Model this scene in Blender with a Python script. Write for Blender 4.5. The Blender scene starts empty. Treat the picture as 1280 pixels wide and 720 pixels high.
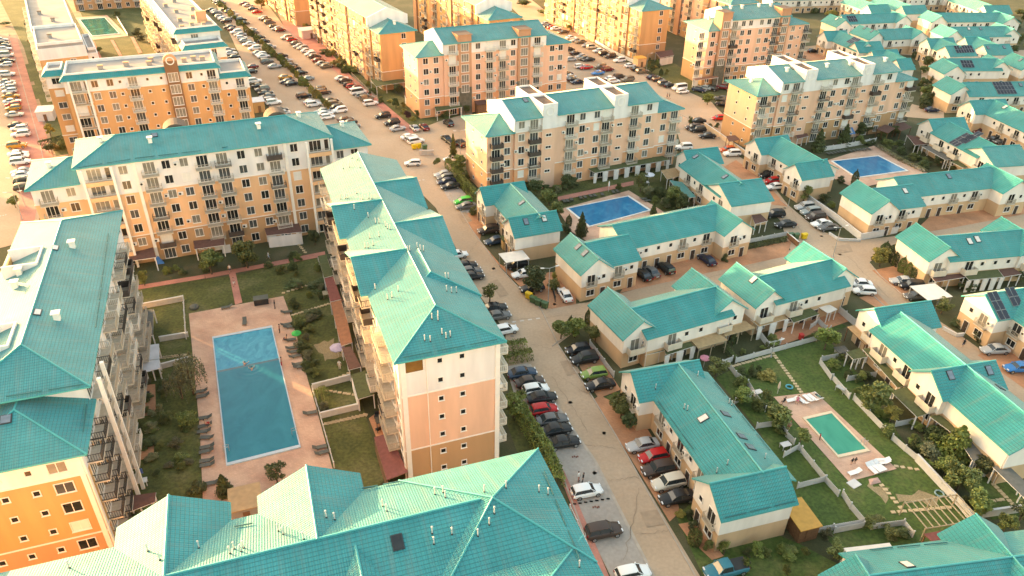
import bpy, math, random
from mathutils import Vector, Matrix
from math import sin, cos, radians, pi, sqrt
random.seed(7)
rnd = random.Random(11)
SC = bpy.context.scene
COL = SC.collection
FL = 2.85                      # storey height, metres
# ------------------------------------------------------------------ camera
FPX, CAMH = 950.0, 72.675
_d = Vector((608-640, -(1890-360), -FPX)).normalized()
_up = -_d
_Y = (Vector((0, 0, -1)) - _up*Vector((0, 0, -1)).dot(_up)).normalized()
_X = _Y.cross(_up)
RC = Matrix((_X, _Y, _up))      # camera axes to world axes
cd = bpy.data.cameras.new('camera'); cam = bpy.data.objects.new('camera', cd); COL.objects.link(cam)
cam.matrix_world = Matrix.Translation((0, 0, CAMH)) @ RC.to_4x4()
cd.sensor_width = 36; cd.lens = FPX/1280*36; cd.clip_end = 3000; cd.clip_start = 1
SC.camera = cam
CAMP = Vector((0, 0, CAMH))
def ray(x, y): return RC @ Vector((x-640, 360-y, -FPX))
def at(x, y, z=0.0):
    r = ray(x, y); t = (z-CAMH)/r.z
    return Vector((r.x*t, r.y*t, z))
def tl(ox, oy, k=.2):           # a survey tile: its corner and scale
    return lambda x, y: (ox+x*k, oy+y*k)
# ------------------------------------------------------------------ materials
MATS = {}
def mat(name, col, rough=.75, var=.12, scale=1.5, bump=0., bscale=20., metal=0., spec=.5, streak=False, objcol=False, emit=0):
    if name in MATS: return MATS[name]
    m = bpy.data.materials.new(name); m.use_nodes = True
    nt = m.node_tree; b = nt.nodes['Principled BSDF']
    b.inputs['Roughness'].default_value = rough; b.inputs['Metallic'].default_value = metal
    b.inputs['Specular IOR Level'].default_value = spec
    tc = nt.nodes.new('ShaderNodeTexCoord')
    def noise(s, det=4., vec=None):
        n = nt.nodes.new('ShaderNodeTexNoise'); n.inputs['Scale'].default_value = s; n.inputs['Detail'].default_value = det
        nt.links.new(vec or tc.outputs['Object'], n.inputs['Vector']); return n
    if objcol:
        oi = nt.nodes.new('ShaderNodeObjectInfo'); nt.links.new(oi.outputs['Color'], b.inputs['Base Color'])
    elif var > 0:
        vec = None
        if streak:
            mp = nt.nodes.new('ShaderNodeMapping'); mp.inputs['Scale'].default_value = (1, 1, .18)
            nt.links.new(tc.outputs['Object'], mp.inputs['Vector']); vec = mp.outputs['Vector']
        n = noise(scale, 6., vec)
        r = nt.nodes.new('ShaderNodeValToRGB')
        r.color_ramp.elements[0].position = .3; r.color_ramp.elements[1].position = .72
        r.color_ramp.elements[0].color = [c*(1-var) for c in col]+[1]
        r.color_ramp.elements[1].color = [min(1, c*(1+var*.7)) for c in col]+[1]
        nt.links.new(n.outputs['Fac'], r.inputs['Fac']); nt.links.new(r.outputs['Color'], b.inputs['Base Color'])
    else:
        b.inputs['Base Color'].default_value = list(col)+[1]
    if bump:
        n2 = noise(bscale); bp = nt.nodes.new('ShaderNodeBump'); bp.inputs['Strength'].default_value = bump
        bp.inputs['Distance'].default_value = .05
        nt.links.new(n2.outputs['Fac'], bp.inputs['Height']); nt.links.new(bp.outputs['Normal'], b.inputs['Normal'])
    MATS[name] = m
    return m
def node(nt, typ, **kw):
    n = nt.nodes.new(typ)
    for k, v in kw.items(): setattr(n, k, v)
    return n
def math_(nt, op, a, b=None):
    n = node(nt, 'ShaderNodeMath', operation=op)
    for i, v in enumerate((a, b)):
        if v is None: continue
        if isinstance(v, (int, float)): n.inputs[i].default_value = v
        else: nt.links.new(v, n.inputs[i])
    return n.outputs[0]
def roof_mat(name, col, row=.36, rib=.22, depth=.05):
    m = bpy.data.materials.new(name); m.use_nodes = True; nt = m.node_tree; b = nt.nodes['Principled BSDF']
    uv = node(nt, 'ShaderNodeUVMap'); sp = node(nt, 'ShaderNodeSeparateXYZ'); nt.links.new(uv.outputs[0], sp.inputs[0])
    fr = math_(nt, 'FRACT', math_(nt, 'DIVIDE', sp.outputs[1], row))
    ri = math_(nt, 'SINE', math_(nt, 'MULTIPLY', sp.outputs[0], 2*pi/rib))
    ri = math_(nt, 'MULTIPLY', ri, .22)
    h = math_(nt, 'SUBTRACT', ri, math_(nt, 'MULTIPLY', fr, .75))
    bp = node(nt, 'ShaderNodeBump'); bp.inputs['Strength'].default_value = 1.; bp.inputs['Distance'].default_value = depth
    nt.links.new(h, bp.inputs['Height']); nt.links.new(bp.outputs['Normal'], b.inputs['Normal'])
    # step and rib shade painted in as dark course lines; dust and faded sheets
    lin = math_(nt, 'LESS_THAN', fr, .2)
    vx = math_(nt, 'LESS_THAN', math_(nt, 'FRACT', math_(nt, 'DIVIDE', sp.outputs[0], rib*2)), .16)
    lin = math_(nt, 'MAXIMUM', math_(nt, 'MULTIPLY', lin, .5), math_(nt, 'MULTIPLY', vx, .28))
    tc = node(nt, 'ShaderNodeTexCoord')
    n1 = node(nt, 'ShaderNodeTexNoise'); n1.inputs['Scale'].default_value = .35; n1.inputs['Detail'].default_value = 8
    nt.links.new(tc.outputs['Object'], n1.inputs['Vector'])
    rp = node(nt, 'ShaderNodeValToRGB'); rp.color_ramp.elements[0].position = .3; rp.color_ramp.elements[1].position = .75
    rp.color_ramp.elements[0].color = [c*.86 for c in col]+[1]; rp.color_ramp.elements[1].color = [min(1, c*1.12+.012) for c in col]+[1]
    nt.links.new(n1.outputs['Fac'], rp.inputs['Fac'])
    mx = node(nt, 'ShaderNodeMix', data_type='RGBA'); mx.inputs['B'].default_value = [c*.30 for c in col]+[1]
    nt.links.new(lin, mx.inputs['Factor']); nt.links.new(rp.outputs['Color'], mx.inputs['A'])
    # rain streaks running down the slope, lichen and dust
    mp = node(nt, 'ShaderNodeMapping'); mp.inputs['Scale'].default_value = (1.3, .13, 1); nt.links.new(uv.outputs[0], mp.inputs['Vector'])
    n2 = node(nt, 'ShaderNodeTexNoise'); n2.inputs['Scale'].default_value = 1.; n2.inputs['Detail'].default_value = 7; nt.links.new(mp.outputs['Vector'], n2.inputs['Vector'])
    r2 = node(nt, 'ShaderNodeValToRGB'); r2.color_ramp.elements[0].position = .5; r2.color_ramp.elements[1].position = .8; r2.color_ramp.elements[1].color = (.42, .42, .42, 1)
    nt.links.new(n2.outputs['Fac'], r2.inputs['Fac'])
    m2 = node(nt, 'ShaderNodeMix', data_type='RGBA'); m2.inputs['B'].default_value = (.16, .20, .17, 1); nt.links.new(r2.outputs['Color'], m2.inputs['Factor']); nt.links.new(mx.outputs['Result'], m2.inputs['A'])
    n3 = node(nt, 'ShaderNodeTexNoise'); n3.inputs['Scale'].default_value = 1.1; n3.inputs['Detail'].default_value = 9; n3.inputs['Roughness'].default_value = .7; nt.links.new(tc.outputs['Object'], n3.inputs['Vector'])
    r3 = node(nt, 'ShaderNodeValToRGB'); r3.color_ramp.elements[0].position = .56; r3.color_ramp.elements[1].position = .74; r3.color_ramp.elements[1].color = (.5, .5, .5, 1); nt.links.new(n3.outputs['Fac'], r3.inputs['Fac'])
    m3 = node(nt, 'ShaderNodeMix', data_type='RGBA'); m3.inputs['B'].default_value = (.012, .11, .11, 1); nt.links.new(r3.outputs['Color'], m3.inputs['Factor']); nt.links.new(m2.outputs['Result'], m3.inputs['A'])
    nt.links.new(m3.outputs['Result'], b.inputs['Base Color'])
    b.inputs['Roughness'].default_value = .68; b.inputs['Specular IOR Level'].default_value = .5
    b.inputs['Sheen Weight'].default_value = .7; b.inputs['Sheen Roughness'].default_value = .3; b.inputs['Sheen Tint'].default_value = (1, .80, .60, 1)
    MATS[name] = m; return m
TEAL = (.006, .235, .24)
ROOF = roof_mat('teal_metal_tile', TEAL)
ROOFH = roof_mat('teal_ribbed_tile', (.007, .245, .235), .42, .20)
TEALP = mat('teal_flashing', (.035, .32, .31), .5, .08)
WHITE = mat('white_render', (.76, .70, .66), .85, .13, .6, .15, 8, streak=True)
CREAM = mat('cream_render', (.79, .71, .63), .85, .13, .6, .15, 8, streak=True)
PEACH = mat('peach_render', (.76, .45, .31), .85, .13, .55, .15, 8, streak=True)
ORANGE = mat('orange_render', (.76, .44, .24), .85, .13, .55, .15, 8, streak=True)
AMBER = mat('amber_render', (.50, .30, .125), .85, .13, .55, .15, 8, streak=True)
GOLD = mat('golden_render', (.62, .33, .145), .85, .13, .55, .15, 8, streak=True)
UMBER = mat('umber_render', (.24, .115, .055), .88, .12, .5, .2, 8, streak=True)
BROWN = mat('brown_render', (.50, .28, .14), .88, .10, .45, .2, 8, streak=True)
TERRA = mat('terracotta_render', (.70, .35, .19), .88, .10, .45, .2, 8, streak=True)
TAN = mat('tan_render', (.60, .39, .23), .88, .12, .5, .2, 8, streak=True)
TOWER = mat('rust_render', (.50, .26, .15), .88, .10, .5, .2, 8, streak=True)
TRIM = mat('white_trim', (.80, .73, .65), .7, .05)
FRAME = mat('window_frame_white', (.78, .72, .65), .5, .04)
def glass_mat(name, col, rough=.08):
    m = mat(name, col, rough, .35, .7, spec=.6); return m
GLASS = glass_mat('dark_window_glass', (.025, .026, .025))
GLASSC = glass_mat('curtained_window_glass', (.22, .20, .165), .25)
GLASSB = glass_mat('hazy_window_glass', (.075, .08, .08), .15)
RECESS = glass_mat('loggia_recess_shade', (.20, .10, .03), .12)
SHUT = mat('roller_shutter', (.72, .68, .62), .6, .05)
SLAB = mat('balcony_concrete', (.62, .53, .42), .85, .12, 1.)
FLOORT = mat('balcony_floor', (.52, .43, .33), .85, .2, 2.)
RAIL = mat('balcony_rail_metal', (.44, .37, .29), .6, .1)
RAILD = mat('balcony_rail_dark', (.05, .042, .035), .6, .1)
RAILW = mat('balcony_rail_white', (.72, .66, .58), .6, .06)
SCREENG = mat('green_balcony_screen', (.05, .16, .06), .85, .2)
SCREENB = mat('dark_balcony_screen', (.07, .05, .04), .85, .2)
FLATR = mat('flat_roof_membrane', (.31, .275, .25), .9, .16, .25, .1, 4)
FLATD = mat('dark_roof_felt', (.13, .085, .065), .9, .25, .8)
WOOD = mat('brown_wood', (.20, .10, .05), .75, .3, 3.)
WOODL = mat('pale_wood', (.38, .30, .20), .8, .25, 3.)
METAL = mat('grey_metal', (.42, .41, .39), .45, .1, metal=.3)
DARK = mat('black_rubber', (.018, .018, .018), .7, .2)
PAINT = mat('car_paint', (1, 1, 1), .35, objcol=True, spec=.28)
PAINT.node_tree.nodes['Principled BSDF'].inputs['Coat Weight'].default_value = .06
CGLASS = mat('car_glass', (.035, .042, .045), .05, 0, spec=.8)
RIM = mat('alloy_rim', (.45, .45, .45), .35, 0, metal=.7)
LAMPW = mat('headlamp_lens', (.75, .75, .75), .15, 0)
LAMPR = mat('tail_lamp_red', (.35, .01, .01), .25, 0)
TRIMB = mat('black_plastic', (.03, .03, .03), .55, 0)
PLATE = mat('number_plate_white', (.7, .7, .7), .5, 0)
PANEL = mat('solar_cells', (.010, .010, .016), .22, .3, 1.2)
PANELF = mat('solar_frame', (.30, .29, .27), .4, 0, metal=.3)
SKYG = mat('skylight_glass', (.16, .19, .22), .08, .2)
BLINDW = mat('skylight_blind', (.62, .56, .50), .3, .08)
SKIN = mat('skin', (.50, .29, .20), .6, .08)
# ------------------------------------------------------------------ mesh builder
class MB:
    def __init__(s): s.v = []; s.f = []; s.mi = []; s.mats = []
    def m(s, mt):
        if mt not in s.mats: s.mats.append(mt)
        return s.mats.index(mt)
    def face(s, pts, mt):
        i = len(s.v); s.v += [tuple(p) for p in pts]; s.f.append(tuple(range(i, i+len(pts)))); s.mi.append(s.m(mt))
    def box(s, x0, x1, y0, y1, z0, z1, mt, top=None):
        i = len(s.v); k = s.m(mt); kt = s.m(top) if top else k
        s.v += [(x0,y0,z0),(x1,y0,z0),(x1,y1,z0),(x0,y1,z0),(x0,y0,z1),(x1,y0,z1),(x1,y1,z1),(x0,y1,z1)]
        for q, mm in (((0,3,2,1),k),((4,5,6,7),kt),((0,1,5,4),k),((1,2,6,5),k),((2,3,7,6),k),((3,0,4,7),k)):
            s.f.append(tuple(i+a for a in q)); s.mi.append(mm)
    def prism(s, pts, z0, z1, mt, top=None):      # plan polygon, counter-clockwise
        if sum(pts[i][0]*pts[(i+1)%len(pts)][1]-pts[(i+1)%len(pts)][0]*pts[i][1] for i in range(len(pts))) < 0: pts = pts[::-1]
        i = len(s.v); n = len(pts); k = s.m(mt); kt = s.m(top) if top else k
        s.v += [(p[0],p[1],z0) for p in pts]+[(p[0],p[1],z1) for p in pts]
        s.f.append(tuple(i+n+a for a in range(n))); s.mi.append(kt)
        s.f.append(tuple(i+n-1-a for a in range(n))); s.mi.append(k)
        for a in range(n):
            b = (a+1) % n; s.f.append((i+a, i+b, i+n+b, i+n+a)); s.mi.append(k)
    def tube(s, p, q, r, mt, n=8, r2=None, caps=True):
        p = Vector(p); q = Vector(q); d = (q-p).normalized(); r2 = r if r2 is None else r2
        a = d.orthogonal().normalized(); b = d.cross(a); i = len(s.v); k = s.m(mt)
        for c, rr in ((p, r), (q, r2)):
            for j in range(n):
                t = 2*pi*j/n; s.v.append(tuple(c+a*rr*cos(t)+b*rr*sin(t)))
        for j in range(n):
            l = (j+1) % n; s.f.append((i+j, i+l, i+n+l, i+n+j)); s.mi.append(k)
        if caps:
            s.f.append(tuple(i+n+j for j in range(n))); s.mi.append(k)
            s.f.append(tuple(i+n-1-j for j in range(n))); s.mi.append(k)
    def ball(s, c, r, mt, n=8, h=6, sz=1.):
        i = len(s.v); k = s.m(mt)
        for a in range(h+1):
            t = pi*a/h
            for b in range(n):
                s.v.append((c[0]+r*sin(t)*cos(2*pi*b/n), c[1]+r*sin(t)*sin(2*pi*b/n), c[2]+r*sz*cos(t)))
        for a in range(h):
            for b in range(n):
                l = (b+1) % n; s.f.append((i+a*n+b, i+(a+1)*n+b, i+(a+1)*n+l, i+a*n+l)); s.mi.append(k)
    def rings(s, rings, mt, closed=True, caps=True):
        i = len(s.v); n = len(rings[0]); k = s.m(mt)
        for r in rings: s.v += [tuple(p) for p in r]
        for a in range(len(rings)-1):
            for b in range(n if closed else n-1):
                l = (b+1) % n; s.f.append((i+a*n+b, i+a*n+l, i+(a+1)*n+l, i+(a+1)*n+b)); s.mi.append(k)
        if caps:
            s.f.append(tuple(i+n-1-b for b in range(n))); s.mi.append(k)
            e = i+(len(rings)-1)*n; s.f.append(tuple(e+b for b in range(n))); s.mi.append(k)
    def sheet(s, faces, t, mt, edge=None, down=None):     # folded sheet of thickness t (measured straight down)
        edge = edge or mt; cnt = {}
        key = lambda p: (round(p[0], 3), round(p[1], 3), round(p[2], 3))
        for f in faces:
            s.face(f, mt); s.face([(p[0], p[1], p[2]-t) for p in f[::-1]], down or edge)
            for a in range(len(f)):
                p, q = key(f[a]), key(f[(a+1) % len(f)])
                cnt.setdefault((min(p, q), max(p, q)), []).append((p, q))
        for e, l in cnt.items():
            if len(l) == 1:
                p, q = l[0]; s.face([q, p, (p[0], p[1], p[2]-t), (q[0], q[1], q[2]-t)], edge)
    def mesh(s, name, smooth=None):
        me = bpy.data.meshes.new(name); me.from_pydata(s.v, [], s.f)
        for mt in s.mats: me.materials.append(mt)
        me.polygons.foreach_set('material_index', s.mi)
        me.update()
        uvl = me.uv_layers.new(name='UVMap'); uv = [0.]*(2*len(me.loops)); vs = me.vertices
        for p in me.polygons:
            n = p.normal
            if abs(n.z) > .999: h = Vector((1, 0, 0)); w = Vector((0, 1, 0))
            else: h = Vector((-n.y, n.x, 0)).normalized(); w = n.cross(h)
            for li in p.loop_indices:
                c = vs[me.loops[li].vertex_index].co; uv[2*li] = c.dot(h); uv[2*li+1] = c.dot(w)
        uvl.data.foreach_set('uv', uv)
        if smooth is not None:
            me.polygons.foreach_set('use_smooth', [True]*len(me.polygons)); me.set_sharp_from_angle(angle=radians(smooth))
        return me
    def obj(s, name, parent=None, loc=(0,0,0), rz=0., smooth=None):
        return link(name, s.mesh(name, smooth), parent, loc, rz)
def link(name, me, parent=None, loc=(0,0,0), rz=0.):
    o = bpy.data.objects.new(name, me); COL.objects.link(o); o.location = loc; o.rotation_euler = (0, 0, rz)
    if parent: o.parent = parent
    return o
USED = {}
def tag(o, label, cat, group=None):
    if not 4 <= len(label.split()) <= 16: print('LABELLEN', len(label.split()), label)
    if label in USED and (group is None or USED[label] != group): print('LABELDUP', label)
    USED[label] = group
    o['label'] = label; o['category'] = cat
    if group: o['group'] = group
    return o
def thing(name, label, cat, loc=(0,0,0), rz=0., group=None):
    o = link(name, None, None, loc, rz); o.empty_display_size = .5
    return tag(o, label, cat, group)
def struct(name, mb): o = mb.obj(name); o['kind'] = 'structure'; return o
# ------------------------------------------------------------------ roofs
ROOFS = []                     # (root, world polygon, world normal) for things that stand on roofs
def reg(root, faces):
    M = Matrix.Translation(root.location) @ Matrix.Rotation(root.rotation_euler.z, 4, 'Z')
    for f in faces:
        w = [M @ Vector(p) for p in f]; n = (w[1]-w[0]).cross(w[2]-w[0]).normalized()
        if n.z < 0: n = -n
        ROOFS.append((root, w, n, M))
def gable_faces(ax, a0, a1, c, half, ze, zr, h0=0., h1=0.):
    """faces of a gable or hip roof: ax 'u' or 'v' is the ridge direction, h0/h1 the hip run at either end"""
    P = (lambda a, b, z: (a, b, z)) if ax == 'u' else (lambda a, b, z: (b, a, z))
    e = [P(a0, c-half, ze), P(a1, c-half, ze), P(a1, c+half, ze), P(a0, c+half, ze)]
    r0, r1 = P(a0+h0, c, zr), P(a1-h1, c, zr)
    fs = [[e[0], e[1], r1, r0], [e[2], e[3], r0, r1]]
    if h0: fs.append([e[3], e[0], r0])
    if h1: fs.append([e[1], e[2], r1])
    if ax == 'v': fs = [f[::-1] for f in fs]
    return fs
def roof(root, ax, a0, a1, c, half, ze, zr, h0=0., h1=0., m=None, name='roof', t=.2):
    fs = gable_faces(ax, a0, a1, c, half, ze, zr, h0, h1)
    mb = MB(); mb.sheet(fs, t, m or ROOF, TEALP, WHITE)
    # ridge and hip cappings
    P = (lambda a, b, z: (a, b, z)) if ax == 'u' else (lambda a, b, z: (b, a, z))
    r0, r1 = P(a0+h0, c, zr+.03), P(a1-h1, c, zr+.03)
    mb.tube(r0, r1, .11, TEALP, 6)
    for hh, r, a in ((h0, r0, a0), (h1, r1, a1)):
        if hh:
            for sg in (-1, 1): mb.tube(r, P(a, c+sg*half, ze+.03), .09, TEALP, 6)
    o = mb.obj(name, root); reg(root, fs); return o
def pent(mb, ax, a0, a1, c, half, z0, ze, zr, mt):       # wall block with gable ends
    P = (lambda a, b, z: (a, b, z)) if ax == 'u' else (lambda a, b, z: (b, a, z))
    prof = [(c-half, z0), (c+half, z0), (c+half, ze), (c, zr), (c-half, ze)]
    A = [P(a0, y, z) for y, z in prof]; B = [P(a1, y, z) for y, z in prof]
    fl = ax == 'v'
    def add(f): mb.face(f if not fl else f[::-1], mt)
    add(A[::-1]); add(B)
    for i in range(5):
        j = (i+1) % 5; add([A[i], A[j], B[j], B[i]])
def on_roof(x, y, roots=None):
    r = ray(x, y); best = None
    for root, w, n, M in ROOFS:
        if roots and root not in roots: continue
        d = r.dot(n)
        if abs(d) < 1e-6: continue
        t = (w[0]-CAMP).dot(n)/d
        if t <= 0 or (best and t >= best[0]): continue
        p = CAMP+r*t; s = 0; ok = True
        for i in range(len(w)):
            cr = (w[(i+1) % len(w)]-w[i]).cross(p-w[i]).dot(n)
            if abs(cr) < 1e-6: continue
            if s == 0: s = cr
            elif s*cr < 0: ok = False; break
        if ok: best = (t, p, n, root, M)
    if best is None: print('no roof at', x, y); return None
    return best[1:]
# ------------------------------------------------------------------ windows, balconies (all face -y at y=0)
def window_meshes(key, w, h, npan, glass, full):
    f = MB(); t = .09
    f.box(-w/2-t, w/2+t, -.07, 0, -h/2-t, -h/2, FRAME); f.box(-w/2-t, w/2+t, -.07, 0, h/2, h/2+t, FRAME)
    f.box(-w/2-t, -w/2, -.07, 0, -h/2, h/2, FRAME); f.box(w/2, w/2+t, -.07, 0, -h/2, h/2, FRAME)
    for i in range(1, npan): f.box(-w/2+w*i/npan-.035, -w/2+w*i/npan+.035, -.06, 0, -h/2, h/2, FRAME)
    f.box(-w/2-t-.05, w/2+t+.05, -.14, -.071, -h/2-t-.03, -h/2-t+.03, FRAME)
    p = MB()
    tgt = p if full == 2 else f
    for i in range(npan):
        a, b = -w/2+w*i/npan, -w/2+w*(i+1)/npan
        tgt.box(a+.036, b-.036, -.03, -.004, -h/2+.001, h/2-.001, glass)
    return f.mesh('window_'+key), (p.mesh('pane_'+key) if full == 2 else None)
WIN = {}
def win(root, u, y, z, rz, w=1.5, h=1.45, npan=2, glass=None, full=True, name='window'):
    if glass is None: glass = rnd.choice((GLASS, GLASS, GLASSB, GLASSC, GLASS, GLASSB, SHUT) if rnd.random() < .4 else (GLASS, GLASSB, GLASSC))
    k = (w, h, npan, glass.name, full)
    if k not in WIN: WIN[k] = window_meshes('%d' % len(WIN), *k[:3], glass, full)
    f, p = WIN[k]
    o = link(name, f, root, (u, y, z), rz)
    if p: link('pane', p, o)
    return o
def bal_meshes(w, d, kind, full):
    s = MB(); s.box(-w/2, w/2, -d, 0, -.16, 0, SLAB, FLOORT)
    r = MB() if full else s; x0, x1, y0 = -w/2+.04, w/2-.04, -d+.04
    if kind in ('bars', 'dark', 'white'):
        mt = {'bars': RAIL, 'dark': RAILD, 'white': RAILW}[kind]
        for a, b in (((x0, y0), (x1, y0)), ((x0, y0), (x0, -.01)), ((x1, y0), (x1, -.01))):
            for z in (.98, .1):
                r.box(min(a[0], b[0])-.03, max(a[0], b[0])+.03, min(a[1], b[1])-.03, max(a[1], b[1])+.03, z, z+.06, mt)
            n = max(2, int((abs(a[0]-b[0])+abs(a[1]-b[1]))/.22))
            for i in range(1, n):
                x = a[0]+(b[0]-a[0])*i/n; y = a[1]+(b[1]-a[1])*i/n
                r.box(x-.022, x+.022, y-.022, y+.022, .16, .98, mt)
        for x in (x0, x1): r.box(x-.045, x+.045, y0-.045, y0+.045, .002, 1.1, mt)
    else:
        mt = {'green': SCREENG, 'screen': SCREENB, 'solid': SLAB}[kind]
        r.box(x0-.03, x1+.03, y0-.03, y0+.03, .002, 1.02, mt)
        for x in (x0, x1): r.box(x-.03, x+.03, y0+.031, -.01, .002, 1.02, mt)
    return s.mesh('balcony'), (r.mesh('railing') if full else None)
BAL = {}
CHAIRM = None
def balcony(root, u, y, z, rz, w=3., d=1.25, kind='bars', name='balcony', full=1):
    k = (w, d, kind, bool(full))
    if k not in BAL: BAL[k] = bal_meshes(w, d, kind, full)
    o = link(name, BAL[k][0], root, (u, y, z), rz)
    if full: link('railing', BAL[k][1], o)
    return o
def ac_mesh():
    b = MB(); b.box(-.42, .42, -.38, -.06, -.3, .3, mat('ac_casing', (.72, .68, .62), .5, .05)); b.tube((-.12, -.381, 0), (-.12, -.395, 0), .22, DARK, 12); b.box(-.38, .38, -.06, 0, -.34, -.3, METAL)
    return b.mesh('air_conditioner')
ACM = ac_mesh()
def face_pos(face, blk, a):
    """position and turn for something at run a on a face of block (u0,u1,v0,v1)"""
    u0, u1, v0, v1 = blk
    if face == 'front': return a, v0, 0.
    if face == 'left': return u0, a, -pi/2
    if face == 'right': return u1, a, pi/2
    return a, v1, pi
RK = ['bars']*5+['white', 'dark', 'screen', 'bars']
def column(root, face, blk, a, kind, rows, full, style='bars', bd=1.25, bw=2.8):
    x, y, rz = face_pos(face, blk, a)
    ax = (cos(rz), sin(rz))
    for i in rows:
        zc = i*FL+1.55
        if kind == 'W': win(root, x, y, zc, rz, 1.35, 1.5, 2, None, full)
        elif kind == 'D': win(root, x, y, zc, rz, 1.7, 1.3, 2, None, full)
        elif kind == 'S': win(root, x, y, zc, rz, .6, .62, 1, GLASS, full, 'small_window')
        elif kind == 'T': win(root, x, y, zc+.1, rz, 2.1, 2., 3, GLASSC, full, 'stair_window')
        elif kind in 'BG':
            g = rnd.choice((GLASS, GLASSB, GLASSC, SHUT) if rnd.random() < .3 else (GLASS, GLASSB, GLASSC))
            win(root, x, y, i*FL+1.28, rz, 1.9, 2.15, 3, g, full, 'french_window')
            k = style if style != 'mix' else rnd.choice(RK)
            if i == 0: continue
            if kind == 'B': balcony(root, x, y, i*FL+.02, rz, bw, bd, k, full=full)
            else: balcony(root, x, y, i*FL+.02, rz, 2.2, .3, k, full=full)
        if full and kind in 'WB' and rnd.random() < .22 and i > 0:
            s = rnd.choice((-1, 1))*(1.35 if kind == 'W' else 1.75)
            link('air_conditioner', ACM, root, (x+ax[0]*s, y+ax[1]*s, zc-.1), rz)
def loggia(root, face, blk, a, w, d, n, full, post=TRIM, par=ORANGE, z0=0., kind='bars'):
    """projecting stack of loggias: posts, slabs, parapets, one long window behind each"""
    x, y, rz = face_pos(face, blk, a)
    for s in (-1, 1):
        b = MB(); b.box(s*w/2-.2, s*w/2+.2, -d-.15, -d+.25, z0, n*FL-.05, post)
        b.obj('loggia_post', root, (x, y, 0), rz)
    for i in range(n):
        win(root, x-cos(rz)*.6, y-sin(rz)*.6, i*FL+1.35, rz, 2.2, 2.1, 3, None, full, 'french_window')
        win(root, x+cos(rz)*1.55, y+sin(rz)*1.55, i*FL+1.35, rz, .8, 2.1, 1, None, full, 'french_window')
        if i == 0: continue
        b = MB(); b.box(-w/2+.205, w/2-.205, -d+.05, -.005, i*FL-.18, i*FL, SLAB, FLOORT)
        if par: b.box(-w/2+.205, w/2-.205, -d-.08, -d+.048, i*FL-.35, i*FL+.42, par)
        o = b.obj('loggia_floor', root, (x, y, 0), rz)
        r = MB(); zz = i*FL+(.42 if par else 0)
        for z in (.6 if par else 1., .1): r.box(-w/2+.21, w/2-.21, -d-.03, -d+.03, zz+z-.02, zz+z+.04, RAIL)
        for q in range(1, int(w/.24)): r.box(-w/2+.2+q*.24-.02, -w/2+.2+q*.24+.02, -d-.02, -d+.02, zz+.1, zz+(.6 if par else 1.), RAIL)
        r.obj('railing', o)
def walls(root, blk, ztop, bands, name='wall'):
    """one wall block split into colour bands [(z_top, material)...] with white string courses between them"""
    u0, u1, v0, v1 = blk; z = -.3
    mb = MB()
    for zt, m in bands:
        zt = min(zt, ztop)
        if zt <= z: continue
        mb.box(u0, u1, v0, v1, z, zt, m); z = zt+.001
    o = mb.obj(name, root)
    t = MB(); any_ = False
    for zt, m in bands[:-1]:
        if zt < ztop-.2:
            any_ = True
            for a in ((u0-.07, u1+.07, v0-.07, v0-.003), (u0-.07, u1+.07, v1+.003, v1+.07), (u0-.07, u0-.003, v0-.003, v1+.003), (u1+.003, u1+.07, v0-.003, v1+.003)):
                t.box(a[0], a[1], a[2], a[3], zt-.09, zt+.09, TRIM)
    if any_: t.obj('string_course', root)
    return o
def pilaster(root, face, blk, a, z1, w=.55, d=.22, m=TRIM, z0=0.):
    x, y, rz = face_pos(face, blk, a); b = MB(); b.box(-w/2, w/2, -d, -.002, z0, z1, m)
    b.obj('pilaster', root, (x, y, 0), rz)
def medallion(root, u, y, z, rz=0., r=1.05, m=TRIM):
    b = MB(); n = 28
    for i in range(n):
        a, c = 2*pi*i/n, 2*pi*(i+1)/n
        P = lambda t, rr, yy: (rr*cos(t), yy, rr*sin(t))
        b.face([P(a, r, -.08), P(a, r*.75, -.08), P(c, r*.75, -.08), P(c, r, -.08)][::-1], m)
        b.face([P(a, r, -.08), P(c, r, -.08), P(c, r, 0), P(a, r, 0)], m)
        b.face([P(a, r*.75, -.08), P(a, r*.75, 0), P(c, r*.75, 0), P(c, r*.75, -.08)], m)
    b.obj('round_emblem', root, (u, y, z), rz)
def chimney(root, u, v, z, m=TRIM):
    b = MB(); b.box(-.32, .32, -.32, .32, -1.2, .75, m); b.box(-.5, .5, -.5, .5, .82, .95, m); b.box(-.24, .24, -.24, .24, .75, .82, DARK)
    b.obj('chimney', root, (u, v, z))
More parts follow.
